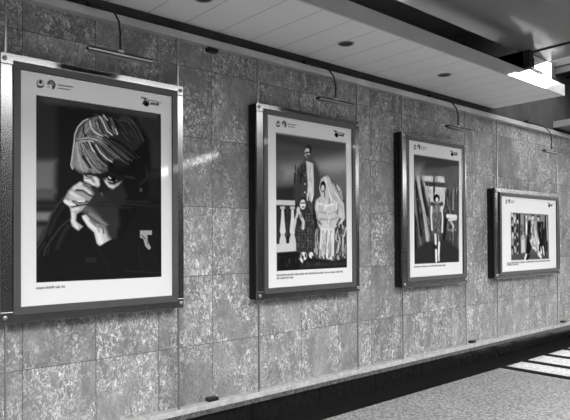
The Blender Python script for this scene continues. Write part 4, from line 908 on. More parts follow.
  ["L",0.84,0.97,1.59,[79.3,60.3,83.0,65.1]],
  ["L",0.66,0.59,1.59,[76.2,60.1,79.1,64.8]],
  ["L",0.69,0.59,1.59,[83.8,53.8,86.4,59.1]],
  ["L",0.65,0.89,1.59,[73.2,61.0,77.3,65.2]],
  ["L",0.89,0.77,1.59,[80.6,52.6,83.0,56.3]],
  ["L",0.81,0.96,1.59,[50.1,43.1,49.8,47.8]],
  ["L",0.66,0.96,1.59,[47.4,38.8,47.5,46.1]],
  ["L",0.91,0.79,1.59,[48.8,40.5,48.8,44.4]],
  ["L",0.91,0.77,1.59,[45.1,51.0,45.0,54.7]],
  ["L",0.83,0.65,1.59,[49.3,42.5,49.4,45.7]],
  ["L",0.62,0.75,1.59,[43.9,38.3,43.3,44.2]],
  ["L",0.64,0.68,1.59,[48.3,48.6,48.4,54.4]],
  ["L",0.86,1.08,1.59,[47.4,55.6,47.6,61.5]],
  ["L",0.87,0.84,1.59,[44.9,45.3,45.3,48.8]],
  ["L",0.63,1.13,1.59,[43.9,61.7,43.8,66.9]],
  ["L",0.67,0.6,1.59,[44.3,57.8,43.8,61.3]],
  ["L",0.78,0.82,1.59,[45.0,51.8,44.7,59.2]],
  ["L",0.89,0.7,1.59,[49.4,51.9,48.5,58.6]],
  ["L",0.64,0.61,1.59,[45.9,60.3,44.9,64.0]],
  ["L",0.66,0.97,1.59,[46.8,61.5,46.2,66.8]],
  ["L",0.83,1.08,1.59,[46.1,38.0,45.5,45.3]],
  ["L",0.63,1.02,1.59,[44.9,49.4,45.3,55.5]],
  ["L",0.87,0.89,1.59,[45.2,55.2,45.0,62.6]],
  ["L",0.83,0.79,1.59,[45.7,48.0,45.0,53.2]],
  ["L",0.91,0.93,1.59,[46.1,49.7,46.4,53.5]],
  ["L",0.65,1.06,1.59,[46.6,61.4,47.0,66.8]],
  ["L",0.88,0.67,1.59,[49.2,39.1,49.1,44.4]],
  ["L",0.85,0.61,1.59,[47.8,44.3,47.3,48.0]],
  ["L",0.95,0.76,1.59,[49.6,62.4,49.6,66.7]],
  ["L",0.88,0.95,1.59,[43.7,61.5,43.7,66.9]],
  ["L",0.6,0.65,1.59,[46.8,47.4,46.3,50.9]],
  ["L",0.14,1.85,1.59,[36.5,45.1,36.8,52.9]],
  ["L",0.17,1.69,1.59,[38.6,42.2,38.3,48.2]],
  ["L",0.18,1.5,1.59,[39.1,56.0,39.2,63.9]],
  ["L",0.15,1.1,1.59,[34.2,43.1,34.0,51.1]],
  ["L",0.15,1.67,1.59,[37.5,38.6,37.9,47.0]],
  ["L",0.25,1.57,1.59,[29.6,50.1,28.9,58.3]],
  ["L",0.22,1.9,1.59,[38.5,52.7,38.0,56.4]],
  ["L",0.21,1.53,1.59,[28.7,56.9,28.6,62.5]],
  ["L",0.2,1.9,1.59,[37.9,40.3,38.1,44.9]],
  ["L",0.24,1.51,1.59,[30.4,38.8,30.5,43.0]],
  ["L",0.26,1.59,1.59,[36.9,60.2,37.1,65.1]],
  ["L",0.2,1.17,1.59,[39.9,48.4,39.8,53.5]],
  ["L",0.11,1.69,1.59,[41.1,38.7,41.5,42.4]],
  ["L",0.3,1.14,1.59,[40.9,42.2,40.5,48.5]],
  ["L",0.31,1.12,1.59,[38.7,60.5,39.2,63.9]],
  ["L",0.17,1.89,1.59,[29.9,45.3,29.5,53.0]],
  ["L",0.28,1.96,1.59,[32.8,42.7,33.7,49.2]],
  ["L",0.22,1.89,1.59,[33.8,40.5,33.4,48.1]],
  ["L",0.23,1.38,1.59,[40.2,42.6,39.9,48.8]],
  ["L",0.25,1.68,1.59,[32.6,51.5,32.5,59.5]],
  ["L",0.19,1.71,1.59,[37.6,56.5,37.3,60.8]],
  ["L",0.32,1.37,1.59,[38.1,56.7,37.8,62.9]],
  ["L",0.28,1.4,1.59,[38.3,48.7,38.7,56.7]],
  ["L",0.22,1.27,1.59,[33.3,61.3,33.5,65.1]],
  ["L",0.22,1.95,1.59,[19.8,97.3,20.0,103.1]],
  ["L",0.09,1.28,1.59,[27.4,94.2,27.8,98.6]],
  ["L",0.16,1.47,1.59,[33.6,98.4,34.2,103.3]],
  ["L",0.1,1.07,1.59,[24.6,80.0,24.8,84.1]],
  ["L",0.15,1.1,1.59,[16.8,80.4,16.6,84.0]],
  ["L",0.25,1.62,1.59,[31.6,78.9,31.5,85.3]],
  ["L",0.23,1.17,1.59,[27.2,93.2,27.5,96.6]],
  ["L",0.08,1.89,1.59,[21.4,98.9,21.5,103.2]],
  ["L",0.22,2.01,1.59,[21.0,74.2,20.8,78.5]],
  ["L",0.23,1.35,1.59,[14.5,78.3,14.3,84.7]],
  ["L",0.21,1.75,1.59,[20.8,92.7,20.9,95.5]],
  ["L",0.25,1.79,1.59,[31.5,74.9,31.4,79.1]],
  ["L",0.26,1.16,1.59,[33.5,95.6,33.3,100.9]],
  ["L",0.3,1.75,1.59,[19.2,92.6,19.4,96.1]],
  ["L",0.19,1.48,1.59,[14.9,91.4,14.7,96.6]],
  ["L",0.1,1.43,1.59,[35.1,80.1,35.1,86.4]],
  ["L",0.22,2.01,1.59,[20.5,87.0,20.8,91.9]],
  ["L",0.21,1.45,1.59,[21.6,87.7,21.0,91.9]],
  ["L",0.18,1.46,1.59,[30.7,95.9,31.2,99.7]],
  ["L",0.09,1.19,1.59,[18.7,75.6,18.6,79.9]],
  ["P",0.76,1.01,[8.9,68.2,29.7,67.9,29.7,72.0,8.9,72.4]],
  ["P",0.72,1.01,[13.4,73.3,18.6,73.1,18.6,75.3,13.4,75.5]],
  ["P",0.8,1.01,[14.8,75.4,17.4,75.3,17.8,82.7,19.1,93.3,18.3,95.8,13.6,95.8,12.8,93.3,14.3,82.8]],
  ["P",0.75,1.01,[14.2,95.8,17.7,95.8,19.4,99.9,19.8,104.0,12.2,103.9,12.7,99.8]],
  ["P",0.72,1.01,[24.1,72.9,29.4,72.7,29.4,75.0,24.1,75.1]],
  ["P",0.8,1.01,[25.5,75.1,28.2,75.0,28.6,82.5,29.9,93.2,29.1,95.7,24.2,95.8,23.5,93.3,25.0,82.5]],
  ["P",0.75,1.01,[24.9,95.8,28.5,95.7,30.2,99.9,30.7,104.1,22.9,104.0,23.3,99.9]],
  ["P",0.76,1.01,[8.9,103.9,30.6,103.2,30.5,109.9,9.4,110.7]],
  ["P",0.2,1.45,[33.1,67.3,36.5,63.8,42.3,64.4,44.5,72.0,49.2,78.6,52.7,88.0,52.5,107.7,47.8,111.0,32.8,110.8,30.0,99.1,28.4,89.1,31.9,77.4]],
  ["P",0.84,1.3,[42.0,70.8,41.5,72.9,40.2,74.5,38.5,75.1,36.8,74.6,35.5,73.1,35.1,71.0,35.6,68.9,36.8,67.3,38.6,66.7,40.3,67.2,41.5,68.7]],
  ["L",0.2,1.01,0.87,[36.5,69.7,41.1,69.5]],
  ["L",0.25,1.01,0.87,[37.8,73.0,39.9,73.0]],
  ["P",0.76,1.16,[35.4,75.6,35.1,77.1,34.4,78.1,33.3,78.5,32.3,78.2,31.6,77.2,31.3,75.7,31.6,74.3,32.3,73.3,33.4,72.8,34.4,73.2,35.1,74.2]],
  ["L",0.76,2.9,1.3,[33.6,76.5,29.6,85.8,27.8,92.4]],
  ["L",0.76,3.19,1.3,[34.7,78.2,39.2,85.6,38.6,90.7]],
  ["P",0.36,1.16,[34.7,93.2,34.6,93.5,34.4,93.7,34.0,93.7,33.7,93.7,33.4,93.5,33.3,93.2,33.4,93.0,33.7,92.8,34.0,92.7,34.4,92.8,34.6,93.0]],
  ["P",0.36,1.16,[34.7,95.9,34.6,96.1,34.3,96.3,34.0,96.4,33.7,96.3,33.4,96.2,33.3,95.9,33.4,95.6,33.7,95.5,34.0,95.4,34.3,95.5,34.6,95.6]],
  ["P",0.36,1.16,[34.7,98.6,34.6,98.8,34.3,99.0,34.0,99.1,33.6,99.0,33.4,98.8,33.3,98.6,33.4,98.3,33.6,98.1,34.0,98.1,34.3,98.1,34.6,98.3]],
  ["P",0.36,1.16,[34.6,101.3,34.5,101.5,34.3,101.7,34.0,101.7,33.6,101.7,33.4,101.5,33.3,101.2,33.4,101.0,33.6,100.8,34.0,100.7,34.3,100.8,34.5,101.0]],
  ["P",0.36,1.16,[34.6,103.9,34.5,104.2,34.3,104.4,33.9,104.4,33.6,104.4,33.3,104.2,33.3,103.9,33.3,103.7,33.6,103.5,33.9,103.4,34.3,103.5,34.5,103.7]],
  ["P",0.36,1.16,[34.6,106.6,34.5,106.9,34.3,107.0,33.9,107.1,33.6,107.0,33.3,106.8,33.2,106.6,33.3,106.3,33.6,106.2,33.9,106.1,34.3,106.2,34.5,106.4]],
  ["P",0.36,1.16,[38.2,93.2,38.1,93.5,37.9,93.6,37.5,93.7,37.2,93.6,37.0,93.5,36.9,93.2,37.0,93.0,37.2,92.8,37.6,92.7,37.9,92.8,38.2,92.9]],
  ["P",0.36,1.16,[38.2,95.9,38.1,96.1,37.9,96.3,37.5,96.4,37.2,96.3,36.9,96.1,36.8,95.9,36.9,95.6,37.2,95.5,37.5,95.4,37.9,95.5,38.1,95.6]],
  ["P",0.36,1.16,[38.2,98.6,38.1,98.8,37.9,99.0,37.5,99.1,37.2,99.0,36.9,98.8,36.8,98.6,36.9,98.3,37.2,98.1,37.5,98.1,37.9,98.1,38.1,98.3]],
  ["P",0.36,1.16,[38.2,101.3,38.1,101.5,37.8,101.7,37.5,101.8,37.1,101.7,36.9,101.5,36.8,101.3,36.9,101.0,37.2,100.8,37.5,100.8,37.8,100.8,38.1,101.0]],
  ["P",0.36,1.16,[38.2,104.0,38.1,104.2,37.8,104.4,37.5,104.5,37.1,104.4,36.9,104.2,36.8,103.9,36.9,103.7,37.1,103.5,37.5,103.4,37.8,103.5,38.1,103.7]],
  ["P",0.36,1.16,[38.1,106.6,38.0,106.9,37.8,107.1,37.4,107.1,37.1,107.1,36.9,106.9,36.8,106.6,36.9,106.4,37.1,106.2,37.5,106.1,37.8,106.2,38.1,106.4]],
  ["P",0.36,1.16,[41.8,93.2,41.7,93.4,41.5,93.6,41.1,93.7,40.8,93.6,40.5,93.4,40.4,93.2,40.5,92.9,40.8,92.7,41.1,92.7,41.5,92.7,41.7,92.9]],
  ["P",0.36,1.16,[41.8,95.9,41.7,96.1,41.4,96.3,41.1,96.4,40.8,96.3,40.5,96.1,40.4,95.9,40.5,95.6,40.8,95.4,41.1,95.4,41.5,95.4,41.7,95.6]],
  ["P",0.36,1.16,[41.8,98.6,41.7,98.8,41.4,99.0,41.1,99.1,40.7,99.0,40.5,98.8,40.4,98.6,40.5,98.3,40.7,98.1,41.1,98.1,41.4,98.1,41.7,98.3]],
  ["P",0.36,1.16,[41.8,101.3,41.7,101.5,41.4,101.7,41.1,101.8,40.7,101.7,40.5,101.5,40.4,101.3,40.5,101.0,40.7,100.8,41.1,100.8,41.4,100.8,41.7,101.0]],
  ["P",0.36,1.16,[41.7,104.0,41.6,104.2,41.4,104.4,41.0,104.5,40.7,104.4,40.4,104.2,40.3,104.0,40.4,103.7,40.7,103.5,41.0,103.5,41.4,103.5,41.6,103.7]],
  ["P",0.36,1.16,[41.7,106.7,41.6,106.9,41.4,107.1,41.0,107.2,40.7,107.1,40.4,106.9,40.3,106.7,40.4,106.4,40.7,106.2,41.0,106.2,41.4,106.2,41.6,106.4]],
  ["P",0.36,1.16,[45.4,93.2,45.3,93.4,45.1,93.6,44.7,93.7,44.4,93.6,44.1,93.4,44.0,93.2,44.1,92.9,44.4,92.7,44.7,92.7,45.1,92.7,45.3,92.9]],
  ["P",0.36,1.16,[45.4,95.9,45.3,96.1,45.1,96.3,44.7,96.4,44.4,96.3,44.1,96.1,44.0,95.9,44.1,95.6,44.4,95.4,44.7,95.4,45.1,95.4,45.3,95.6]],
  ["P",0.36,1.16,[45.4,98.6,45.3,98.8,45.0,99.0,44.7,99.1,44.3,99.0,44.1,98.8,44.0,98.6,44.1,98.3,44.3,98.1,44.7,98.1,45.0,98.2,45.3,98.3]],
  ["P",0.36,1.16,[45.4,101.3,45.3,101.6,45.0,101.7,44.7,101.8,44.3,101.7,44.1,101.6,44.0,101.3,44.1,101.0,44.3,100.9,44.7,100.8,45.0,100.9,45.3,101.1]],
  ["P",0.36,1.16,[45.4,104.0,45.3,104.3,45.0,104.5,44.6,104.5,44.3,104.5,44.0,104.3,43.9,104.0,44.0,103.8,44.3,103.6,44.7,103.5,45.0,103.6,45.3,103.8]],
  ["P",0.36,1.16,[45.3,106.7,45.2,107.0,45.0,107.2,44.6,107.2,44.3,107.2,44.0,107.0,43.9,106.7,44.0,106.5,44.3,106.3,44.6,106.2,45.0,106.3,45.2,106.5]],
  ["P",0.36,1.16,[49.1,93.1,49.0,93.4,48.7,93.6,48.4,93.7,48.0,93.6,47.8,93.4,47.7,93.1,47.8,92.9,48.0,92.7,48.4,92.6,48.7,92.7,49.0,92.9]],
  ["P",0.36,1.16,[49.1,95.9,49.0,96.1,48.7,96.3,48.3,96.4,48.0,96.3,47.7,96.1,47.6,95.9,47.7,95.6,48.0,95.4,48.4,95.4,48.7,95.4,49.0,95.6]],
  ["P",0.36,1.16,[49.0,98.6,48.9,98.9,48.7,99.0,48.3,99.1,48.0,99.0,47.7,98.9,47.6,98.6,47.7,98.3,48.0,98.2,48.3,98.1,48.7,98.2,48.9,98.3]],
  ["P",0.36,1.16,[49.0,101.3,48.9,101.6,48.7,101.8,48.3,101.8,48.0,101.8,47.7,101.6,47.6,101.3,47.7,101.1,48.0,100.9,48.3,100.8,48.7,100.9,48.9,101.1]],
  ["P",0.36,1.16,[49.0,104.1,48.9,104.3,48.6,104.5,48.3,104.6,47.9,104.5,47.7,104.3,47.6,104.0,47.7,103.8,47.9,103.6,48.3,103.5,48.6,103.6,48.9,103.8]],
  ["P",0.36,1.16,[49.0,106.8,48.9,107.0,48.6,107.2,48.3,107.3,47.9,107.2,47.7,107.0,47.6,106.8,47.7,106.5,47.9,106.3,48.3,106.3,48.6,106.3,48.9,106.5]],
  ["P",0.45,1.16,[42.9,78.8,42.8,79.0,42.5,79.2,42.2,79.3,41.8,79.3,41.6,79.1,41.5,78.8,41.6,78.6,41.8,78.4,42.2,78.3,42.5,78.4,42.8,78.5]],
  ["P",0.45,1.16,[42.8,81.3,42.7,81.6,42.5,81.8,42.1,81.9,41.8,81.8,41.5,81.6,41.4,81.4,41.5,81.1,41.8,80.9,42.1,80.8,42.5,80.9,42.7,81.1]],
  ["P",0.45,1.16,[42.8,83.9,42.7,84.1,42.5,84.3,42.1,84.4,41.8,84.3,41.5,84.1,41.4,83.9,41.5,83.6,41.8,83.4,42.1,83.4,42.5,83.4,42.7,83.6]],
  ["P",0.45,1.16,[46.4,78.7,46.3,79.0,46.0,79.2,45.7,79.2,45.3,79.2,45.1,79.0,45.0,78.7,45.1,78.5,45.3,78.3,45.7,78.2,46.0,78.3,46.3,78.4]],
  ["P",0.45,1.16,[46.3,81.3,46.3,81.5,46.0,81.7,45.6,81.8,45.3,81.7,45.0,81.5,44.9,81.3,45.0,81.0,45.3,80.8,45.6,80.8,46.0,80.8,46.3,81.0]],
  ["P",0.45,1.16,[46.3,83.8,46.2,84.1,46.0,84.3,45.6,84.3,45.3,84.3,45.0,84.1,44.9,83.8,45.0,83.6,45.3,83.4,45.6,83.3,46.0,83.4,46.2,83.6]],
  ["P",0.45,1.16,[49.9,78.6,49.8,78.9,49.5,79.1,49.2,79.1,48.8,79.1,48.6,78.9,48.5,78.6,48.6,78.4,48.8,78.2,49.2,78.1,49.6,78.2,49.8,78.4]],
  ["P",0.45,1.16,[49.9,81.2,49.8,81.4,49.5,81.6,49.2,81.7,48.8,81.6,48.6,81.5,48.5,81.2,48.6,81.0,48.8,80.8,49.2,80.7,49.5,80.7,49.8,80.9]],
  ["P",0.45,1.16,[49.9,83.7,49.8,84.0,49.5,84.2,49.2,84.3,48.8,84.2,48.5,84.0,48.4,83.8,48.5,83.5,48.8,83.3,49.2,83.2,49.5,83.3,49.8,83.5]],
  ["P",0.1,1.45,[9.7,111.1,30.5,110.3,56.1,117.2,75.8,119.5,92.5,117.2,92.6,125.7,9.6,126.8]],
  ["P",0.18,4.35,[35.0,120.0,91.3,120.8,92.5,123.5,34.9,124.2]],
  ["P",0.85,1.3,[43.1,114.5,42.5,116.3,41.1,117.6,39.1,118.0,37.1,117.5,35.7,116.1,35.2,114.3,35.8,112.5,37.2,111.2,39.1,110.8,41.1,111.3,42.5,112.7]],
  ["P",0.82,1.3,[50.7,113.8,50.3,115.2,49.3,116.2,48.0,116.6,46.6,116.1,45.6,115.1,45.3,113.7,45.6,112.3,46.6,111.3,48.0,110.9,49.4,111.3,50.3,112.4]],
  ["L",0.85,2.03,1.16,[35.5,116.7,37.8,119.2]],
  ["L",0.15,1.3,1.16,[43.8,110.9,44.0,116.0]],
  ["L",0.3,1.03,1.59,[32.1,104.1,32.0,106.4]],
  ["L",0.41,1.04,1.59,[37.9,80.7,37.6,81.8]],
  ["L",0.43,0.59,1.59,[50.6,84.4,50.5,86.0]],
  ["L",0.16,0.61,1.59,[50.3,95.1,50.2,96.3]],
  ["L",0.28,0.62,1.59,[32.2,90.9,31.5,92.7]],
  ["L",0.11,0.92,1.59,[41.1,79.2,40.8,81.6]],
  ["L",0.11,0.79,1.59,[31.8,82.9,31.9,85.1]],
  ["L",0.25,0.63,1.59,[43.7,104.4,44.0,106.8]],
  ["L",0.4,0.64,1.59,[33.1,81.1,32.9,82.9]],
  ["L",0.31,0.65,1.59,[31.4,97.9,31.8,100.0]],
  ["L",0.07,0.62,1.59,[45.3,106.6,45.5,107.8]],
  ["L",0.33,1.14,1.59,[35.1,88.0,35.3,90.5]],
  ["L",0.43,0.59,1.59,[50.7,85.4,50.6,87.0]],
  ["L",0.23,1.0,1.59,[38.0,100.4,38.2,102.5]],
  ["L",0.45,0.78,1.59,[42.4,96.3,42.7,97.5]],
  ["L",0.1,0.73,1.59,[33.3,82.9,33.1,84.8]],
  ["L",0.23,0.93,1.59,[40.4,102.5,40.8,104.5]],
  ["L",0.33,0.8,1.59,[35.8,87.9,36.3,90.0]],
  ["L",0.12,0.59,1.59,[31.0,100.1,31.2,102.5]],
  ["L",0.17,0.76,1.59,[41.2,102.1,41.8,103.8]],
  ["L",0.21,0.6,1.59,[46.4,89.4,46.7,91.1]],
  ["L",0.28,0.83,1.59,[39.4,93.9,39.6,95.0]],
  ["L",0.3,1.15,1.59,[50.6,103.1,51.1,104.5]],
  ["L",0.33,0.95,1.59,[38.9,105.5,38.7,106.8]],
  ["L",0.1,1.04,1.59,[35.2,86.8,35.1,88.8]],
  ["L",0.22,1.12,1.59,[34.3,105.9,34.5,107.8]],
  ["L",0.35,0.65,1.59,[50.8,95.6,50.6,97.4]],
  ["L",0.29,0.87,1.59,[37.9,100.8,37.6,102.1]],
  ["L",0.11,0.68,1.59,[36.6,85.3,37.1,86.3]],
  ["L",0.09,0.6,1.59,[51.1,79.4,50.9,81.2]],
  ["L",0.13,0.87,1.59,[42.5,105.2,42.2,106.6]],
  ["L",0.33,0.62,1.59,[46.8,90.1,46.7,92.1]],
  ["L",0.12,0.6,1.59,[35.3,85.4,34.4,87.2]],
  ["L",0.28,1.01,1.59,[46.3,80.8,46.9,81.9]],
  ["L",0.13,0.72,1.59,[42.8,95.8,42.9,97.6]],
  ["L",0.3,0.68,1.59,[34.0,79.2,34.2,80.2]],
  ["L",0.16,1.12,1.59,[31.0,94.5,31.1,95.6]],
  ["L",0.34,0.87,1.59,[39.4,103.4,39.5,105.3]],
  ["L",0.21,0.97,1.59,[50.5,96.7,50.6,98.1]],
  ["L",0.12,0.74,1.59,[38.0,102.2,38.2,103.3]],
  ["L",0.39,0.62,1.59,[34.1,98.2,34.1,100.0]],
  ["L",0.09,0.96,1.59,[33.9,80.3,33.8,82.0]],
  ["L",0.33,0.79,1.59,[44.2,82.4,44.2,84.8]],
  ["L",0.24,0.99,1.59,[40.7,100.2,41.3,102.6]],
  ["L",0.37,0.7,1.59,[43.3,107.6,43.8,108.7]],
  ["L",0.17,0.59,1.59,[51.2,99.4,51.4,101.6]],
  ["L",0.09,0.94,1.59,[48.4,95.5,48.6,96.5]],
  ["L",0.21,0.71,1.59,[38.6,93.8,39.2,96.0]],
  ["L",0.32,1.13,1.59,[45.0,105.2,45.1,106.8]],
  ["L",0.27,0.91,1.59,[44.8,93.0,45.0,94.1]],
  ["L",0.11,0.79,1.59,[47.7,95.1,48.6,96.6]],
  ["L",0.38,0.98,1.59,[40.9,88.4,41.0,90.5]],
  ["L",0.29,1.08,1.59,[36.4,79.9,36.3,80.9]],
  ["L",0.09,0.96,1.59,[41.5,92.0,41.5,94.0]],
  ["L",0.38,0.9,1.59,[36.4,90.4,36.1,92.4]],
  ["L",0.15,1.03,1.59,[45.4,107.7,45.5,109.3]],
  ["L",0.41,1.02,1.59,[44.1,100.0,44.2,102.2]],
  ["L",0.34,0.96,1.59,[48.5,94.3,47.5,96.3]],
  ["L",0.18,0.75,1.59,[49.2,98.3,48.3,100.6]],
  ["L",0.21,0.84,1.59,[41.6,85.4,41.9,87.3]],
  ["L",0.34,0.87,1.59,[47.8,86.6,47.8,87.8]],
  ["L",0.14,0.82,1.59,[40.7,104.6,40.7,106.1]],
  ["L",0.22,0.93,1.59,[31.6,102.6,31.3,103.8]],
  ["L",0.41,0.89,1.59,[44.6,91.1,44.1,93.5]],
  ["L",0.31,0.7,1.59,[47.7,91.9,48.2,93.2]],
  ["L",0.21,1.11,1.59,[49.7,79.1,49.2,80.9]],
  ["L",0.09,0.93,1.59,[39.4,97.8,39.8,100.0]],
  ["L",0.33,0.97,1.59,[33.3,104.6,33.4,106.3]],
  ["L",0.39,1.02,1.59,[47.0,101.5,47.1,102.9]],
  ["L",0.11,0.74,1.59,[32.1,107.0,32.0,108.1]],
  ["L",0.17,1.52,1.59,[51.2,117.6,50.9,118.8]],
  ["L",0.25,1.19,1.59,[44.1,119.0,43.4,120.2]],
  ["L",0.21,1.49,1.59,[69.4,114.7,69.5,116.1]],
  ["L",0.08,1.72,1.59,[13.0,116.4,12.9,117.4]],
  ["L",0.15,1.35,1.59,[30.3,118.2,30.7,119.4]],
  ["L",0.18,1.42,1.59,[39.6,118.4,39.4,119.4]],
  ["L",0.11,1.04,1.59,[34.3,114.2,33.9,116.4]],
  ["L",0.25,1.33,1.59,[54.8,120.6,54.0,122.4]],
  ["L",0.07,1.42,1.59,[37.8,115.1,37.8,116.1]],
  ["L",0.13,1.51,1.59,[24.0,120.9,24.5,121.9]],
  ["L",0.21,0.97,1.59,[71.1,118.3,70.9,119.9]],
  ["L",0.05,0.89,1.59,[23.6,114.7,23.9,116.2]],
  ["L",0.1,1.4,1.59,[44.2,115.8,44.0,118.3]],
  ["L",0.18,1.21,1.59,[86.1,122.0,86.6,124.0]],
  ["L",0.11,1.64,1.59,[31.8,120.4,31.9,122.4]],
  ["L",0.14,1.62,1.59,[41.3,113.1,41.5,114.7]],
  ["L",0.06,1.55,1.59,[16.9,115.5,16.7,116.8]],
  ["L",0.15,1.67,1.59,[22.9,117.7,22.4,118.7]],
  ["L",0.16,1.39,1.59,[65.5,116.2,65.0,117.2]],
  ["L",0.17,1.51,1.59,[74.3,115.9,74.8,118.0]],
  ["L",0.15,1.06,1.59,[90.9,120.3,90.8,121.9]],
  ["L",0.15,1.52,1.59,[38.6,119.9,38.4,121.8]],
  ["L",0.29,1.12,1.59,[60.0,115.6,60.1,116.7]],
  ["L",0.15,1.49,1.59,[30.6,115.4,30.6,117.0]],
  ["L",0.2,1.49,1.59,[19.8,120.5,19.9,122.0]],
  ["L",0.1,1.53,1.59,[40.7,119.9,39.6,122.1]],
  ["L",0.13,1.72,1.59,[51.0,120.3,51.1,121.7]],
  ["L",0.24,0.95,1.59,[23.6,116.2,23.6,117.9]],
  ["L",0.24,1.22,1.59,[58.0,120.0,57.7,122.0]],
  ["L",0.14,1.44,1.59,[36.9,113.1,37.0,114.4]],
  ["L",0.19,1.39,1.59,[77.8,121.1,78.0,122.3]],
  ["L",0.2,1.02,1.59,[56.3,120.2,55.6,122.3]],
  ["L",0.16,1.36,1.59,[88.9,114.9,88.4,116.1]],
  ["L",0.16,1.61,1.59,[78.6,113.5,78.9,115.1]],
  ["L",0.15,1.19,1.59,[17.9,117.7,17.9,118.7]],
  ["L",0.16,1.45,1.59,[11.7,114.7,11.7,116.1]],
  ["L",0.21,1.38,1.59,[87.3,117.3,87.0,118.9]],
  ["L",0.12,1.39,1.59,[23.6,118.3,23.8,120.1]],
  ["L",0.2,0.97,1.59,[64.1,114.2,64.6,116.7]],
  ["L",0.13,0.94,1.59,[82.9,119.0,83.0,120.2]],
  ["L",0.23,0.97,1.59,[76.2,121.9,76.5,123.9]],
  ["L",0.08,0.99,1.59,[85.3,119.4,86.4,121.0]],
  ["L",0.15,1.18,1.59,[18.2,115.5,18.0,117.4]],
  ["L",0.23,1.11,1.59,[61.2,115.7,61.5,117.6]],
  ["L",0.09,1.27,1.59,[17.2,117.6,17.7,119.3]],
  ["L",0.08,0.88,1.59,[38.6,114.4,38.8,116.9]],
  ["L",0.16,1.07,1.59,[33.6,115.6,33.4,117.5]],
  ["L",0.27,0.93,1.59,[33.9,114.7,33.7,116.6]],
  ["L",0.1,1.44,1.59,[49.5,115.0,49.6,116.4]],
  ["L",0.25,1.02,1.59,[22.9,117.1,22.8,119.4]],
 ],
 3: [
  ["P",0.25,2.1,[8.8,14.0,92.4,14.0,90.1,125.9,8.6,125.2]],
  ["P",0.36,10.5,[9.1,21.8,28.6,20.2,26.6,39.0,8.8,42.2]],
  ["P",0.5,10.5,[9.7,26.9,21.6,25.9,21.5,35.2,9.5,38.1]],
  ["P",0.78,2.1,[24.4,34.7,61.9,32.8,67.4,43.4,66.3,56.0,61.4,68.0,54.8,74.0,38.5,72.5,29.9,56.5]],
  ["L",0.13,3.36,1.47,[44.4,33.1,44.6,56.9]],
  ["L",0.13,5.04,1.68,[28.3,42.5,69.7,42.2]],
  ["L",0.3,2.1,1.47,[49.0,33.4,49.2,40.8]],
  ["L",0.66,1.43,2.31,[60.1,51.4,60.3,54.6]],
  ["L",0.8,1.06,2.31,[38.9,57.5,38.9,62.4]],
  ["L",0.87,1.08,2.31,[56.3,52.0,55.6,57.8]],
  ["L",0.85,1.55,2.31,[46.6,51.2,46.2,56.3]],
  ["L",0.81,1.22,2.31,[47.2,58.0,47.7,63.2]],
  ["L",0.66,1.59,2.31,[33.8,56.5,33.5,62.5]],
  ["L",0.68,1.56,2.31,[50.0,58.4,49.7,61.1]],
  ["L",0.62,1.65,2.31,[54.4,54.8,54.1,60.8]],
  ["L",0.8,1.01,2.31,[58.5,53.2,58.2,57.7]],
  ["L",0.76,1.2,2.31,[34.4,60.6,34.4,64.0]],
  ["L",0.72,0.91,2.31,[57.2,61.6,57.6,64.9]],
  ["L",0.64,0.93,2.31,[33.8,59.3,33.3,65.3]],
  ["L",0.67,0.87,2.31,[55.5,51.4,54.8,57.4]],
  ["L",0.83,0.93,2.31,[47.2,49.4,47.1,54.0]],
  ["L",0.64,1.41,2.31,[43.9,60.1,43.2,65.4]],
  ["L",0.7,0.85,2.31,[51.0,50.8,51.5,56.6]],
  ["L",0.71,1.34,2.31,[36.5,58.5,36.6,64.1]],
  ["L",0.81,1.3,2.31,[45.7,52.5,44.8,56.4]],
  ["L",0.85,1.12,2.31,[36.7,51.3,36.1,56.5]],
  ["L",0.63,1.48,2.31,[35.2,50.4,35.9,56.2]],
  ["L",0.74,0.87,2.31,[34.9,49.3,34.9,55.5]],
  ["L",0.72,1.27,2.31,[44.5,57.1,44.4,62.7]],
  ["L",0.61,1.26,2.31,[37.5,49.4,37.8,52.2]],
  ["L",0.85,1.08,2.31,[34.0,53.7,32.8,58.1]],
  ["L",0.73,0.95,2.31,[41.3,60.5,40.9,64.0]],
  ["L",0.62,1.05,2.31,[58.3,54.5,58.9,60.8]],
  ["L",0.81,1.06,2.31,[60.2,49.1,59.8,53.3]],
  ["L",0.86,1.55,2.31,[48.2,53.7,48.4,59.2]],
  ["L",0.82,1.53,2.31,[53.3,59.1,53.0,63.2]],
  ["L",0.71,1.42,2.31,[34.3,55.8,34.2,59.9]],
  ["L",0.18,1.06,2.31,[21.2,84.6,22.4,93.5]],
  ["L",0.21,0.94,2.31,[14.8,90.2,15.3,95.6]],
  ["L",0.53,1.24,2.31,[24.3,83.1,25.4,91.6]],
  ["L",0.52,0.95,2.31,[18.5,96.3,20.3,106.3]],
  ["L",0.24,1.25,2.31,[35.8,57.8,37.0,68.2]],
  ["L",0.16,1.47,2.31,[29.0,96.2,30.4,104.4]],
  ["L",0.35,1.67,2.31,[34.5,61.8,37.0,73.5]],
  ["L",0.32,1.59,2.31,[22.3,62.1,24.7,72.1]],
  ["L",0.32,1.58,2.31,[12.3,49.6,14.2,60.8]],
  ["L",0.21,1.0,2.31,[24.9,83.1,25.7,89.6]],
  ["L",0.33,1.11,2.31,[32.1,68.0,32.8,79.2]],
  ["L",0.5,1.57,2.31,[18.9,68.1,20.1,74.1]],
  ["L",0.48,1.04,2.31,[24.2,90.8,25.3,97.8]],
  ["L",0.13,1.29,2.31,[19.3,60.9,20.1,65.8]],
  ["L",0.36,1.43,2.31,[21.0,57.4,24.5,69.0]],
  ["L",0.33,1.52,2.31,[10.9,45.4,11.9,50.8]],
  ["L",0.15,1.4,2.31,[26.1,84.5,26.5,89.5]],
  ["L",0.37,1.07,2.31,[13.6,45.7,16.5,57.3]],
  ["L",0.48,1.5,2.31,[33.2,45.8,34.8,51.4]],
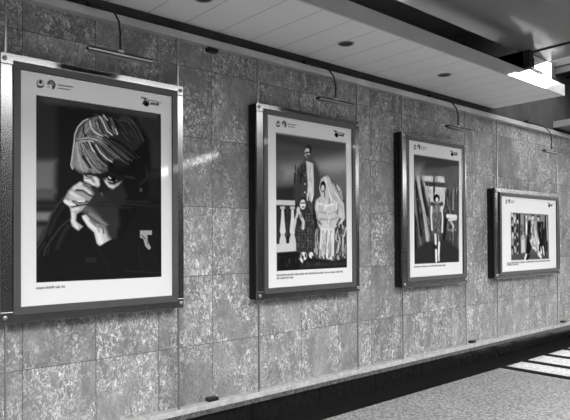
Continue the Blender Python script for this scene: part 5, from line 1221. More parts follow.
  ["L",0.42,1.54,2.31,[19.5,79.9,21.4,88.5]],
  ["L",0.16,1.61,2.31,[23.0,86.1,24.8,96.9]],
  ["L",0.34,1.35,2.31,[22.2,50.4,23.5,59.2]],
  ["L",0.34,1.51,2.31,[17.3,58.3,19.0,67.5]],
  ["L",0.44,1.27,2.31,[36.3,71.0,38.0,78.8]],
  ["L",0.56,1.16,2.31,[19.5,84.3,20.8,96.0]],
  ["L",0.07,1.35,2.31,[32.5,68.6,34.4,75.7]],
  ["L",0.15,1.41,2.31,[21.0,72.4,21.3,77.8]],
  ["L",0.31,1.35,2.31,[32.7,70.8,34.7,82.9]],
  ["L",0.13,1.55,2.31,[21.6,73.8,23.2,84.0]],
  ["L",0.25,1.56,2.31,[31.4,61.0,34.0,72.6]],
  ["L",0.35,1.63,2.31,[9.3,62.7,11.2,72.9]],
  ["L",0.21,1.15,2.31,[34.4,88.3,36.7,99.2]],
  ["L",0.19,1.48,2.31,[28.1,56.0,28.2,63.2]],
  ["L",0.2,1.43,2.31,[10.3,94.0,11.3,102.2]],
  ["L",0.36,1.49,2.31,[31.0,78.4,33.0,89.8]],
  ["L",0.45,1.66,2.31,[33.3,79.3,34.9,84.5]],
  ["L",0.1,1.5,2.31,[12.2,81.1,13.4,86.4]],
  ["L",0.12,1.31,2.31,[30.4,68.7,31.4,74.7]],
  ["L",0.37,1.01,2.31,[10.3,65.7,12.8,74.2]],
  ["L",0.19,1.66,2.31,[25.2,49.6,26.1,55.0]],
  ["L",0.53,0.85,2.31,[34.8,96.6,36.2,106.4]],
  ["L",0.52,1.07,2.31,[9.9,98.2,11.1,106.2]],
  ["L",0.12,1.15,2.31,[30.2,66.6,32.9,76.4]],
  ["L",0.36,1.38,2.31,[20.4,99.5,22.5,106.3]],
  ["L",0.23,1.33,2.31,[26.0,69.9,26.3,75.6]],
  ["L",0.3,0.98,2.31,[10.8,67.2,13.2,78.3]],
  ["L",0.24,1.42,2.31,[29.6,77.1,32.4,89.2]],
  ["L",0.38,1.5,2.31,[12.9,58.5,15.2,68.8]],
  ["L",0.22,1.28,2.31,[16.4,93.7,18.0,104.8]],
  ["L",0.52,1.66,2.31,[17.0,46.9,19.5,57.7]],
  ["L",0.11,1.04,2.31,[66.2,80.3,65.4,86.3]],
  ["L",0.11,1.28,2.31,[77.3,96.0,76.8,106.1]],
  ["L",0.11,1.44,2.31,[77.1,60.5,76.7,66.2]],
  ["L",0.35,1.1,2.31,[70.2,61.0,70.2,67.3]],
  ["L",0.39,1.51,2.31,[71.4,65.6,71.4,75.7]],
  ["L",0.37,1.07,2.31,[87.8,39.1,87.2,44.9]],
  ["L",0.17,1.11,2.31,[65.2,47.1,65.6,51.7]],
  ["L",0.11,1.68,2.31,[83.8,57.8,83.6,67.3]],
  ["L",0.09,1.53,2.31,[65.8,51.0,65.1,59.8]],
  ["L",0.09,0.89,2.31,[70.4,69.6,70.8,77.8]],
  ["L",0.19,1.48,2.31,[76.8,59.7,76.6,69.8]],
  ["L",0.43,1.19,2.31,[73.3,44.9,73.2,54.2]],
  ["L",0.2,1.17,2.31,[66.5,70.1,65.7,78.6]],
  ["L",0.16,1.28,2.31,[85.0,38.0,84.1,44.2]],
  ["L",0.04,0.97,2.31,[71.5,69.5,72.2,73.9]],
  ["L",0.46,1.0,2.31,[70.0,76.2,70.2,85.7]],
  ["L",0.53,1.24,2.31,[87.0,45.9,86.4,50.7]],
  ["L",0.47,1.36,2.31,[69.3,53.7,69.4,63.3]],
  ["L",0.45,1.04,2.31,[88.3,98.7,88.8,106.9]],
  ["L",0.21,0.92,2.31,[86.5,63.8,85.9,71.2]],
  ["L",0.12,1.62,2.31,[69.4,47.0,69.5,54.9]],
  ["L",0.49,1.37,2.31,[65.1,69.0,65.4,78.1]],
  ["L",0.33,1.45,2.31,[80.6,78.6,80.5,89.2]],
  ["L",0.47,0.87,2.31,[74.0,65.4,74.1,72.0]],
  ["L",0.16,0.92,2.31,[78.2,93.6,77.8,102.1]],
  ["L",0.08,1.45,2.31,[77.4,86.3,78.1,92.9]],
  ["L",0.35,1.61,2.31,[68.5,81.4,67.8,90.4]],
  ["L",0.43,1.15,2.31,[78.8,100.1,78.5,106.8]],
  ["L",0.17,1.08,2.31,[75.0,89.1,74.8,95.6]],
  ["L",0.21,0.9,2.31,[80.3,73.5,80.9,83.6]],
  ["L",0.41,1.57,2.31,[75.6,41.2,75.8,49.6]],
  ["L",0.39,1.56,2.31,[73.3,95.0,74.2,100.9]],
  ["L",0.07,1.13,2.31,[66.4,77.5,66.8,83.0]],
  ["L",0.16,1.45,2.31,[80.9,35.9,81.6,45.2]],
  ["L",0.32,1.67,2.31,[72.6,91.1,73.3,101.5]],
  ["L",0.45,1.11,2.31,[73.9,65.9,74.3,74.1]],
  ["L",0.46,1.07,2.31,[63.7,81.8,63.6,89.9]],
  ["L",0.34,1.39,2.31,[82.6,60.2,82.9,71.0]],
  ["L",0.34,0.92,2.31,[67.1,44.2,67.7,50.2]],
  ["L",0.15,1.2,2.31,[84.4,49.0,84.9,53.6]],
  ["L",0.7,5.46,2.1,[16.3,37.6,20.4,51.8,26.2,70.1,29.5,86.6,31.9,101.2]],
  ["L",0.62,3.36,1.89,[24.4,36.1,30.8,51.2,33.3,59.5]],
  ["L",0.12,3.36,2.1,[21.4,41.4,26.3,59.8,31.4,74.1]],
  ["L",0.12,3.36,2.1,[12.9,41.9,16.0,65.3,20.7,96.0]],
  ["L",0.42,1.89,1.89,[11.7,65.4,15.7,84.7,18.9,105.2]],
  ["L",0.6,2.94,2.1,[26.2,72.2,34.6,97.0]],
  ["L",0.5,1.68,2.1,[10.2,50.2,12.4,75.6]],
  ["L",0.1,4.2,2.94,[9.1,75.7,12.0,111.3]],
  ["L",0.1,5.04,3.15,[66.1,74.3,61.9,99.2]],
  ["P",0.17,4.2,[8.6,113.2,29.3,103.2,67.6,101.3,90.3,112.5,90.1,125.9,8.6,125.2]],
  ["L",0.5,3.78,2.1,[80.9,47.7,79.6,67.5]],
  ["L",0.38,1.68,1.68,[73.9,57.8,72.8,70.9]],
  ["L",0.35,1.68,1.68,[85.7,51.8,85.1,90.4]],
  ["L",0.85,4.62,1.68,[68.5,75.4,85.3,75.9]],
  ["L",0.8,2.94,1.68,[71.7,79.6,85.3,78.3]],
  ["L",0.72,3.36,1.68,[75.5,81.8,80.3,86.1,78.3,91.5]],
  ["L",0.5,1.68,1.68,[69.7,84.0,69.6,90.5,85.1,90.4]],
  ["L",0.5,1.68,1.47,[79.2,91.5,79.1,101.4]],
  ["P",0.08,1.68,[54.5,57.0,53.7,59.4,51.5,61.2,48.6,61.9,45.7,61.4,43.6,59.8,42.8,57.5,43.6,55.1,45.8,53.4,48.7,52.6,51.6,53.1,53.8,54.7]],
  ["P",0.84,1.47,[52.3,58.5,51.9,59.8,50.9,60.8,49.5,61.3,48.1,61.0,47.1,60.0,46.8,58.7,47.2,57.4,48.2,56.4,49.6,55.9,50.9,56.2,51.9,57.2]],
  ["L",0.25,4.62,2.1,[39.7,63.4,49.4,65.2,58.7,62.7]],
  ["P",0.52,1.68,[43.1,64.3,55.0,63.9,55.8,72.5,42.1,72.8]],
  ["P",0.34,1.68,[41.0,71.8,56.7,71.4,58.3,94.3,40.0,95.1]],
  ["L",0.53,1.01,2.31,[47.1,78.4,47.1,80.7]],
  ["L",0.41,1.1,2.31,[42.6,77.8,43.6,81.1]],
  ["L",0.24,1.1,2.31,[47.4,78.4,46.9,82.1]],
  ["L",0.48,1.56,2.31,[55.4,88.4,54.8,90.9]],
  ["L",0.24,1.6,2.31,[47.6,90.9,47.4,92.8]],
  ["L",0.48,1.54,2.31,[48.9,64.5,49.2,68.4]],
  ["L",0.43,1.65,2.31,[50.4,88.9,50.1,91.5]],
  ["L",0.19,1.45,2.31,[56.1,83.2,55.4,85.9]],
  ["L",0.55,1.45,2.31,[46.4,79.3,47.1,82.4]],
  ["L",0.26,1.5,2.31,[52.3,64.9,52.8,68.8]],
  ["L",0.51,1.31,2.31,[52.4,89.1,53.4,91.5]],
  ["L",0.42,0.92,2.31,[50.5,71.8,50.6,73.6]],
  ["L",0.33,1.57,2.31,[55.7,89.0,56.0,90.8]],
  ["L",0.23,1.56,2.31,[41.8,67.3,43.0,71.1]],
  ["L",0.49,1.14,2.31,[49.7,69.8,49.8,72.6]],
  ["L",0.46,1.29,2.31,[53.0,69.3,53.3,71.1]],
  ["L",0.26,1.44,2.31,[55.1,77.7,55.6,80.2]],
  ["L",0.32,1.62,2.31,[43.0,78.0,43.1,81.3]],
  ["L",0.52,1.53,2.31,[42.5,77.7,43.1,80.0]],
  ["L",0.15,0.91,2.31,[54.3,88.3,54.6,90.1]],
  ["L",0.48,0.93,2.31,[55.7,75.6,55.5,78.7]],
  ["L",0.49,1.13,2.31,[47.8,72.9,48.0,75.1]],
  ["L",0.53,1.44,2.31,[42.3,69.2,42.7,72.6]],
  ["L",0.36,1.18,2.31,[54.2,84.1,55.1,87.5]],
  ["L",0.47,1.04,2.31,[48.7,77.7,48.8,80.2]],
  ["L",0.42,1.43,2.31,[52.1,67.2,51.9,70.7]],
  ["L",0.23,0.87,2.31,[43.0,81.2,44.0,84.1]],
  ["L",0.46,1.43,2.31,[48.0,70.2,48.8,72.8]],
  ["L",0.44,0.86,2.31,[53.3,84.6,53.3,87.2]],
  ["L",0.3,1.45,2.31,[53.1,79.6,53.5,82.0]],
  ["L",0.17,1.32,2.31,[44.3,64.6,45.1,67.5]],
  ["L",0.48,1.07,2.31,[43.7,81.9,43.9,83.8]],
  ["L",0.5,1.09,2.31,[54.0,79.6,52.6,83.5]],
  ["L",0.51,0.91,2.31,[49.9,73.7,51.1,76.2]],
  ["L",0.45,1.32,2.31,[54.8,71.7,54.5,74.8]],
  ["L",0.48,1.52,2.31,[42.1,73.2,42.5,76.6]],
  ["L",0.21,1.29,2.31,[45.4,83.1,45.1,85.7]],
  ["L",0.32,1.54,2.31,[54.7,71.7,54.8,73.6]],
  ["L",0.46,0.94,2.31,[46.3,86.1,45.3,88.6]],
  ["L",0.19,1.57,2.31,[46.9,89.9,46.3,92.4]],
  ["L",0.84,2.94,1.47,[39.7,66.6,38.8,76.0,40.1,90.2]],
  ["L",0.84,2.94,1.47,[58.3,66.0,59.6,77.7,58.7,92.3]],
  ["L",0.82,3.78,1.47,[46.1,96.0,46.7,104.9]],
  ["L",0.5,2.52,1.47,[51.6,95.9,52.6,104.5]],
  ["L",0.84,3.78,1.47,[52.9,104.5,51.7,116.1]],
  ["L",0.1,2.94,1.68,[43.4,106.5,44.0,116.0]],
  ["L",0.86,3.57,1.47,[47.0,112.3,47.6,123.4]],
  ["L",0.8,2.94,1.47,[51.7,116.1,52.3,122.5]],
 ],
 4: [
  ["P",0.3,2.31,[21.7,19.3,123.4,20.0,124.8,79.1,22.3,78.2]],
  ["P",0.52,4.95,[44.0,20.7,61.1,20.3,60.0,75.4,44.3,75.0]],
  ["P",0.48,4.95,[63.8,20.2,114.2,20.3,114.0,29.7,63.6,30.5]],
  ["L",0.75,5.02,2.31,[25.1,22.4,27.1,25.2]],
  ["L",0.6,3.21,2.31,[33.9,22.2,30.9,24.2]],
  ["L",0.12,4.31,2.31,[37.3,22.2,39.0,24.3]],
  ["L",0.12,3.07,2.31,[26.3,26.4,24.5,28.6]],
  ["L",0.75,4.34,2.31,[33.3,26.2,30.9,27.6]],
  ["L",0.12,4.93,2.31,[37.7,26.2,37.4,28.9]],
  ["L",0.5,4.93,2.31,[27.0,30.4,27.2,33.8]],
  ["L",0.75,4.02,2.31,[31.1,30.3,31.2,32.9]],
  ["L",0.75,4.32,2.31,[38.4,30.2,39.1,32.4]],
  ["L",0.75,3.23,2.31,[24.8,34.4,26.1,36.5]],
  ["L",0.2,3.59,2.31,[30.9,34.3,31.4,35.6]],
  ["L",0.2,3.6,2.31,[39.0,34.2,37.6,36.7]],
  ["L",0.12,5.06,2.31,[25.6,38.3,26.8,40.6]],
  ["L",0.6,3.58,2.31,[33.4,38.3,31.7,41.6]],
  ["L",0.2,4.91,2.31,[38.8,38.2,37.2,41.0]],
  ["L",0.2,2.89,2.31,[24.9,42.3,26.7,43.8]],
  ["L",0.5,2.81,2.31,[32.2,42.3,30.9,45.1]],
  ["L",0.12,4.45,2.31,[38.5,42.2,38.6,45.6]],
  ["L",0.75,4.72,2.31,[26.3,46.3,26.1,49.8]],
  ["L",0.2,3.03,2.31,[31.6,46.3,33.1,48.4]],
  ["L",0.6,3.89,2.31,[38.0,46.3,38.7,48.6]],
  ["L",0.6,2.94,2.31,[24.3,50.2,24.7,51.5]],
  ["L",0.6,3.97,2.31,[32.7,50.3,31.9,51.5]],
  ["L",0.2,4.26,2.31,[37.1,50.3,39.0,53.5]],
  ["L",0.5,5.06,2.31,[26.8,54.2,24.3,55.9]],
  ["L",0.2,4.65,2.31,[32.6,54.3,33.2,57.9]],
  ["L",0.12,4.39,2.31,[38.5,54.3,38.8,57.8]],
  ["L",0.6,4.05,2.31,[26.0,58.2,25.3,60.1]],
  ["L",0.2,4.56,2.31,[30.3,58.2,30.5,61.1]],
  ["L",0.6,3.72,2.31,[39.1,58.3,38.1,60.8]],
  ["L",0.12,5.01,2.31,[24.3,62.2,26.0,64.8]],
  ["L",0.75,2.83,2.31,[30.6,62.2,32.4,65.6]],
  ["L",0.2,4.68,2.31,[38.9,62.3,38.5,64.4]],
  ["L",0.5,3.42,2.31,[25.8,66.1,24.6,68.4]],
  ["L",0.6,5.07,2.31,[33.0,66.3,32.5,67.7]],
  ["L",0.12,4.46,2.31,[37.8,66.3,37.9,68.6]],
  ["L",0.6,2.68,2.31,[24.7,70.1,26.7,73.6]],
  ["L",0.2,2.91,2.31,[30.3,70.2,30.8,71.9]],
  ["L",0.6,3.82,2.31,[38.3,70.4,38.2,74.0]],
  ["L",0.85,3.96,1.98,[62.1,24.1,62.2,45.9]],
  ["L",0.15,3.96,1.98,[44.5,22.0,44.3,73.8]],
  ["L",0.2,3.3,1.98,[57.1,23.0,56.8,48.5]],
  ["P",0.08,2.64,[66.3,29.2,74.5,27.8,71.4,43.3,73.8,61.5,68.0,78.2,58.7,77.9,63.1,53.6]],
  ["P",0.75,1.98,[73.7,25.8,73.2,27.0,72.0,27.9,70.4,28.2,68.8,27.9,67.6,27.1,67.2,26.0,67.6,24.8,68.8,23.9,70.5,23.6,72.1,23.8,73.3,24.7]],
  ["P",0.1,2.64,[91.1,30.1,108.2,29.8,113.5,53.9,116.0,75.4,104.5,69.8,97.7,53.8]],
  ["P",0.72,1.98,[99.7,25.5,99.1,26.9,97.6,28.0,95.6,28.4,93.6,28.1,92.2,27.0,91.7,25.6,92.3,24.1,93.8,23.1,95.7,22.6,97.7,23.0,99.2,24.0]],
  ["P",0.2,1.98,[99.7,22.7,99.1,23.3,97.4,23.9,95.1,24.1,92.9,24.0,91.2,23.5,90.7,22.9,91.3,22.2,92.9,21.7,95.2,21.4,97.5,21.6,99.1,22.0]],
  ["P",0.8,2.64,[76.1,29.0,85.5,28.9,92.4,48.5,105.9,69.8,98.6,76.3,90.3,66.9,77.8,65.4,70.7,55.0,75.8,43.3]],
  ["P",0.8,1.98,[83.6,24.7,83.1,26.3,81.6,27.5,79.7,27.9,77.8,27.5,76.4,26.4,75.9,24.9,76.4,23.3,77.9,22.1,79.8,21.7,81.7,22.0,83.1,23.2]],
  ["P",0.15,1.65,[83.4,21.8,82.9,22.4,81.4,22.9,79.5,23.1,77.6,23.0,76.2,22.6,75.7,22.0,76.2,21.4,77.6,21.0,79.6,20.8,81.5,20.9,82.9,21.3]],
  ["L",0.5,2.31,3.63,[73.8,40.7,74.5,45.8]],
  ["L",0.29,1.35,3.63,[77.1,40.9,76.6,44.2]],
  ["L",0.45,2.0,3.63,[54.4,51.8,54.2,54.4]],
  ["L",0.12,2.37,3.63,[66.9,60.4,67.1,64.6]],
  ["L",0.48,2.39,3.63,[78.6,57.0,78.6,62.1]],
  ["L",0.32,2.14,3.63,[81.4,35.6,79.7,41.5]],
  ["L",0.43,2.55,3.63,[119.7,22.9,119.3,27.3]],
  ["L",0.51,1.45,3.63,[111.3,58.7,111.0,65.1]],
  ["L",0.19,1.37,3.63,[52.2,35.6,52.8,41.9]],
  ["L",0.15,2.58,3.63,[121.1,28.4,120.7,33.5]],
  ["L",0.29,2.08,3.63,[80.4,34.1,78.8,39.0]],
  ["L",0.61,1.76,3.63,[90.5,66.6,89.7,70.3]],
  ["L",0.44,1.44,3.63,[117.7,51.7,117.9,56.8]],
  ["L",0.11,2.44,3.63,[118.5,30.4,118.1,33.6]],
  ["L",0.28,2.13,3.63,[98.9,23.2,99.4,26.9]],
  ["L",0.41,1.62,3.63,[83.2,25.2,82.1,30.5]],
  ["L",0.47,2.37,3.63,[85.9,64.5,86.8,69.4]],
  ["L",0.47,2.39,3.63,[57.3,44.6,57.0,50.2]],
  ["L",0.42,2.59,3.63,[116.4,47.5,116.0,51.5]],
  ["L",0.53,2.32,3.63,[82.0,43.5,81.3,48.0]],
  ["L",0.49,2.3,3.63,[102.4,48.2,101.3,51.3]],
  ["L",0.12,1.44,3.63,[48.7,35.0,48.3,38.2]],
  ["L",0.13,2.64,3.63,[65.3,41.8,66.4,46.6]],
  ["L",0.46,2.05,3.63,[110.1,32.8,109.8,38.8]],
  ["L",0.58,2.17,3.63,[48.8,53.3,49.1,58.1]],
  ["L",0.45,2.11,3.63,[60.6,46.2,61.5,50.3]],
  ["L",0.61,2.13,3.63,[91.3,57.4,92.5,61.1]],
  ["L",0.31,2.38,3.63,[118.0,46.8,119.0,52.9]],
  ["L",0.42,2.57,3.63,[116.3,27.4,115.9,33.3]],
  ["L",0.13,2.6,3.63,[75.0,46.3,74.1,51.4]],
  ["L",0.11,2.54,3.63,[81.9,43.8,81.5,49.9]],
  ["L",0.31,2.1,3.63,[77.5,39.3,76.9,45.0]],
  ["L",0.46,2.01,3.63,[74.8,64.5,76.3,68.2]],
  ["L",0.26,1.51,3.63,[70.4,47.5,69.0,53.7]],
  ["L",0.14,1.44,3.63,[117.5,60.2,118.2,63.7]],
  ["L",0.13,2.28,3.63,[71.5,39.8,72.6,45.1]],
  ["L",0.25,1.6,3.63,[77.3,35.7,78.2,39.0]],
  ["L",0.27,1.81,3.63,[82.3,33.4,82.0,37.3]],
  ["L",0.55,2.02,3.63,[85.4,67.1,84.6,73.4]],
  ["L",0.43,1.83,3.63,[83.4,30.2,83.3,34.5]],
  ["L",0.29,1.73,3.63,[69.6,26.7,69.6,32.1]],
  ["L",0.62,1.43,3.63,[94.1,69.7,92.6,72.6]],
  ["L",0.14,1.33,3.63,[51.7,61.0,51.3,64.4]],
  ["L",0.45,1.37,3.63,[120.6,27.0,119.9,32.2]],
  ["L",0.62,1.53,3.63,[88.7,40.1,88.7,43.5]],
  ["L",0.45,2.5,3.63,[100.4,38.6,102.3,43.6]],
  ["L",0.6,2.03,3.63,[75.1,25.6,75.5,31.7]],
  ["L",0.14,2.01,3.63,[74.4,62.3,74.0,66.4]],
  ["L",0.64,2.54,3.63,[97.0,62.5,97.6,69.0]],
  ["L",0.42,1.41,3.63,[69.9,46.1,69.3,49.2]],
  ["L",0.17,1.58,3.63,[117.0,50.4,116.9,54.7]],
  ["L",0.59,2.63,3.63,[77.4,47.4,76.9,51.8]],
  ["L",0.46,1.41,3.63,[103.7,32.9,104.9,37.9]],
  ["L",0.08,1.43,3.63,[86.1,69.9,86.5,74.7]],
  ["L",0.45,2.6,3.63,[62.6,26.6,62.3,29.3]],
  ["L",0.66,2.44,3.63,[89.2,30.1,88.4,36.3]],
  ["L",0.46,2.41,3.63,[76.1,37.2,76.0,43.1]],
  ["L",0.42,2.6,3.63,[120.3,24.6,120.6,27.6]],
  ["L",0.15,2.46,3.63,[48.8,42.7,49.7,48.1]],
  ["L",0.57,1.52,3.63,[48.2,49.0,46.4,53.3]],
  ["L",0.72,2.15,3.63,[82.7,50.0,83.3,53.6]],
  ["L",0.89,2.82,3.63,[85.0,62.1,86.4,66.9]],
  ["L",0.75,2.76,3.63,[76.1,49.8,76.7,56.4]],
  ["L",0.71,2.47,3.63,[89.2,61.6,90.5,65.5]],
  ["L",0.73,2.95,3.63,[81.9,49.1,83.0,54.6]],
  ["L",0.59,2.05,3.63,[83.1,46.4,85.1,53.7]],
  ["L",0.77,2.17,3.63,[81.5,38.4,82.4,44.4]],
  ["L",0.58,2.04,3.63,[83.3,35.9,83.4,39.0]],
  ["L",0.67,2.89,3.63,[85.6,36.0,86.2,39.9]],
  ["L",0.94,1.8,3.63,[82.7,43.5,84.8,47.5]],
  ["L",0.6,1.69,3.63,[87.0,32.8,88.1,36.8]],
  ["L",0.69,2.11,3.63,[82.9,40.0,84.1,46.5]],
  ["L",0.59,2.53,3.63,[80.4,55.4,80.4,58.6]],
  ["L",0.59,2.25,3.63,[89.3,46.9,92.0,53.7]],
  ["L",0.6,2.26,3.63,[86.8,59.9,87.2,64.5]],
  ["L",0.97,1.78,3.63,[76.0,37.8,75.6,43.1]],
  ["L",0.75,1.64,3.63,[91.8,56.1,92.4,61.1]],
  ["L",0.69,2.41,3.63,[78.2,33.6,80.1,38.3]],
  ["L",0.59,2.18,3.63,[86.6,33.3,87.6,40.9]],
  ["L",0.97,1.61,3.63,[84.5,50.7,86.9,58.4]],
  ["L",0.13,3.13,3.63,[97.7,39.8,96.6,44.7]],
  ["L",0.12,4.05,3.63,[107.3,62.8,107.6,67.2]],
  ["L",0.21,4.16,3.63,[114.3,41.0,113.3,47.0]],
  ["L",0.2,3.6,3.63,[112.1,59.1,112.3,65.9]],
  ["L",0.12,3.03,3.63,[113.1,47.3,112.3,52.7]],
  ["L",0.23,2.67,3.63,[112.1,53.4,112.1,60.9]],
  ["L",0.21,3.99,3.63,[98.1,61.1,98.7,67.0]],
  ["L",0.1,2.45,3.63,[111.2,39.2,111.2,44.2]],
  ["L",0.14,4.17,3.63,[111.3,52.6,111.4,59.9]],
  ["L",0.05,4.16,3.63,[100.7,52.8,100.2,59.8]],
  ["L",0.12,3.01,3.63,[97.8,41.8,97.5,48.2]],
  ["L",0.07,4.2,3.63,[115.9,38.9,115.6,42.9]],
  ["L",0.11,4.6,3.63,[110.5,60.1,110.9,65.4]],
  ["L",0.1,3.49,3.63,[97.7,61.3,97.3,67.0]],
  ["L",0.2,4.19,3.63,[104.4,42.0,103.1,47.4]],
  ["L",0.07,4.23,3.63,[99.7,44.6,99.7,49.3]],
  ["L",0.45,2.97,2.31,[81.1,38.1,83.7,48.5]],
  ["L",0.55,2.97,2.31,[76.6,57.6,87.6,62.9]],
  ["L",0.6,3.3,2.31,[85.0,51.1,91.7,66.9]],
  ["P",0.75,2.64,[48.6,53.6,56.5,51.1,57.5,68.9,48.3,70.0]],
  ["P",0.7,1.98,[55.5,49.2,55.1,50.2,54.0,50.9,52.6,51.2,51.1,50.9,50.1,50.2,49.7,49.1,50.1,48.1,51.2,47.4,52.6,47.1,54.1,47.4,55.1,48.1]],
  ["P",0.28,3.3,[22.5,72.0,57.5,70.2,124.6,75.6,124.8,79.1,22.3,78.2]],
  ["L",0.85,3.96,1.98,[60.1,72.8,57.3,77.9]],
  ["L",0.8,4.62,2.31,[94.4,72.3,101.5,76.4]],
  ["L",0.1,4.95,2.31,[68.1,74.3,62.7,78.0]],
  ["L",0.8,3.3,2.31,[107.5,63.2,110.2,72.6]],
  ["L",0.65,3.3,2.31,[118.6,22.9,120.9,53.9]],
  ["L",0.12,3.96,2.31,[115.6,23.0,117.6,67.3]],
 ],
 'ML': [
  ["P",0.5,0.35,[14.1,5.9,13.7,7.3,12.8,8.5,11.5,9.0,10.3,8.9,9.4,8.1,9.0,6.8,9.4,5.4,10.3,4.2,11.5,3.6,12.8,3.8,13.7,4.6]],
  ["P",0.84,0.35,[13.6,6.0,13.3,7.1,12.6,8.1,11.5,8.6,10.5,8.4,9.8,7.8,9.5,6.7,9.8,5.5,10.5,4.6,11.5,4.1,12.6,4.2,13.3,4.9]],
  ["P",0.15,0.42,[12.8,5.0,12.6,5.7,12.3,6.2,11.8,6.4,11.3,6.3,10.9,6.0,10.8,5.4,10.9,4.8,11.3,4.3,11.8,4.0,12.3,4.1,12.6,4.5]],
  ["L",0.15,0.98,0.35,[10.3,7.9,11.4,8.3,13.2,7.5]],
  ["L",0.4,0.56,0.35,[10.0,5.5,10.3,7.3]],
  ["L",0.2,1.12,0.42,[16.1,5.4,17.0,3.9,18.5,3.4,20.0,4.4,20.2,6.2,19.1,7.9]],
  ["L",0.25,0.77,0.35,[17.0,5.8,18.1,4.7,19.1,5.5,18.8,7.0]],
  ["L",0.4,0.56,0.35,[16.0,6.9,17.0,7.6]],
  ["L",0.28,0.63,0.35,[22.2,5.2,31.4,5.0]],
  ["L",0.28,0.56,0.35,[22.2,7.2,29.5,7.0]],
 ],
 'MR': [
  ["L",0.08,0.91,0.28,[78.1,4.2,81.2,4.3,79.1,8.2]],
  ["P",0.03,0.28,[84.1,7.4,83.8,8.5,83.0,9.4,81.9,9.8,80.8,9.7,80.0,9.1,79.7,8.1,80.0,7.0,80.8,6.1,81.9,5.6,83.0,5.7,83.8,6.4]],
  ["L",0.2,0.56,0.28,[81.2,4.2,83.3,5.2,87.5,5.0,93.2,5.5]],
  ["L",0.08,0.7,0.28,[85.1,6.4,85.0,7.9]],
  ["L",0.08,0.7,0.28,[86.3,6.3,86.2,7.8]],
  ["L",0.08,0.7,0.28,[87.5,6.3,87.4,7.8]],
  ["L",0.08,0.7,0.28,[88.7,6.2,88.7,7.8]],
  ["L",0.08,0.7,0.28,[90.0,6.2,89.9,7.7]],
  ["L",0.08,0.7,0.28,[90.9,6.2,90.8,7.7]],
  ["L",0.12,0.56,0.28,[85.1,7.0,86.3,7.6,87.5,6.8,88.7,7.5,90.9,6.7]],
 ],
}
PAP = {1:(1.095,2.112,2.555,1.162),2:(2.975,3.976,2.552,1.16),3:(4.812,5.802,2.548,1.16),4:(6.661,8.128,2.063,1.14)}


# ------------------------------------------------------------------ materials
def g(v):                      # display grey -> linear rgba
    l = v / 12.92 if v <= .04045 else ((v + .055) / 1.055) ** 2.4
    return (l, l, l, 1)

def mat(name, grey=.5, rough=.5, metal=0., emit=None, spec=.5):
    m = bpy.data.materials.new(name); m.use_nodes = True
    b = m.node_tree.nodes['Principled BSDF']
    b.inputs['Base Color'].default_value = g(grey)
    b.inputs['Roughness'].default_value = rough
    b.inputs['Metallic'].default_value = metal
    b.inputs['Specular IOR Level'].default_value = spec
    if emit:
        b.inputs['Emission Color'].default_value = (1, 1, 1, 1)
        b.inputs['Emission Strength'].default_value = emit
    return m

class NT:
    def __init__(s, m): s.t = m.node_tree; s.b = s.t.nodes['Principled BSDF']
    def n(s, ty, **kw):
        o = s.t.nodes.new(ty)
        for k, v in kw.items(): setattr(o, k, v)
        return o
    def l(s, a, b): s.t.links.new(a, b)
    def val(s, x, i):
        if isinstance(x, (int, float)): i.default_value = x
        else: s.l(x, i)
    def m(s, op, a, b=0., c=0., clamp=False):
        o = s.n('ShaderNodeMath', operation=op); o.use_clamp = clamp
        s.val(a, o.inputs[0]); s.val(b, o.inputs[1]); s.val(c, o.inputs[2])
        return o.outputs[0]
    def noise(s, vec, scale, detail=2, rough=.5, dist=0.):
        o = s.n('ShaderNodeTexNoise'); s.l(vec, o.inputs['Vector'])
        o.inputs['Scale'].default_value = scale; o.inputs['Detail'].default_value = detail
        o.inputs['Roughness'].default_value = rough; o.inputs['Distortion'].default_value = dist
        return o.outputs['Fac']
    def ss(s, x, a, b, lo=0., hi=1.):
        o = s.n('ShaderNodeMapRange', interpolation_type='SMOOTHSTEP')
        s.l(x, o.inputs[0])
        for i, v in enumerate((a, b, lo, hi)): o.inputs[i + 1].default_value = v
        return o.outputs[0]
    def grey(s, x):
        o = s.n('ShaderNodeCombineColor')
        for i in range(3): s.l(x, o.inputs[i])
        return o.outputs[0]

def noisy(name, grey, rough, amt, scale, metal=0., stretch=(1, 1, 1), spec=.5, bump=0.):
    m = mat(name, grey, rough, metal, spec=spec); t = NT(m)
    tc = t.n('ShaderNodeTexCoord'); mp = t.n('ShaderNodeMapping'); mp.inputs['Scale'].default_value = stretch
    t.l(tc.outputs['Object'], mp.inputs[0])
    n = t.noise(mp.outputs[0], scale, 4, .6)
    base = g(grey)[0]
    t.l(t.grey(t.ss(n, .3, .7, base * (1 - amt), base * (1 + amt))), t.b.inputs['Base Color'])
    if bump:
        b = t.n('ShaderNodeBump'); b.inputs['Strength'].default_value = bump; b.inputs['Distance'].default_value = .004
        t.l(n, b.inputs['Height']); t.l(b.outputs[0], t.b.inputs['Normal'])
    return m

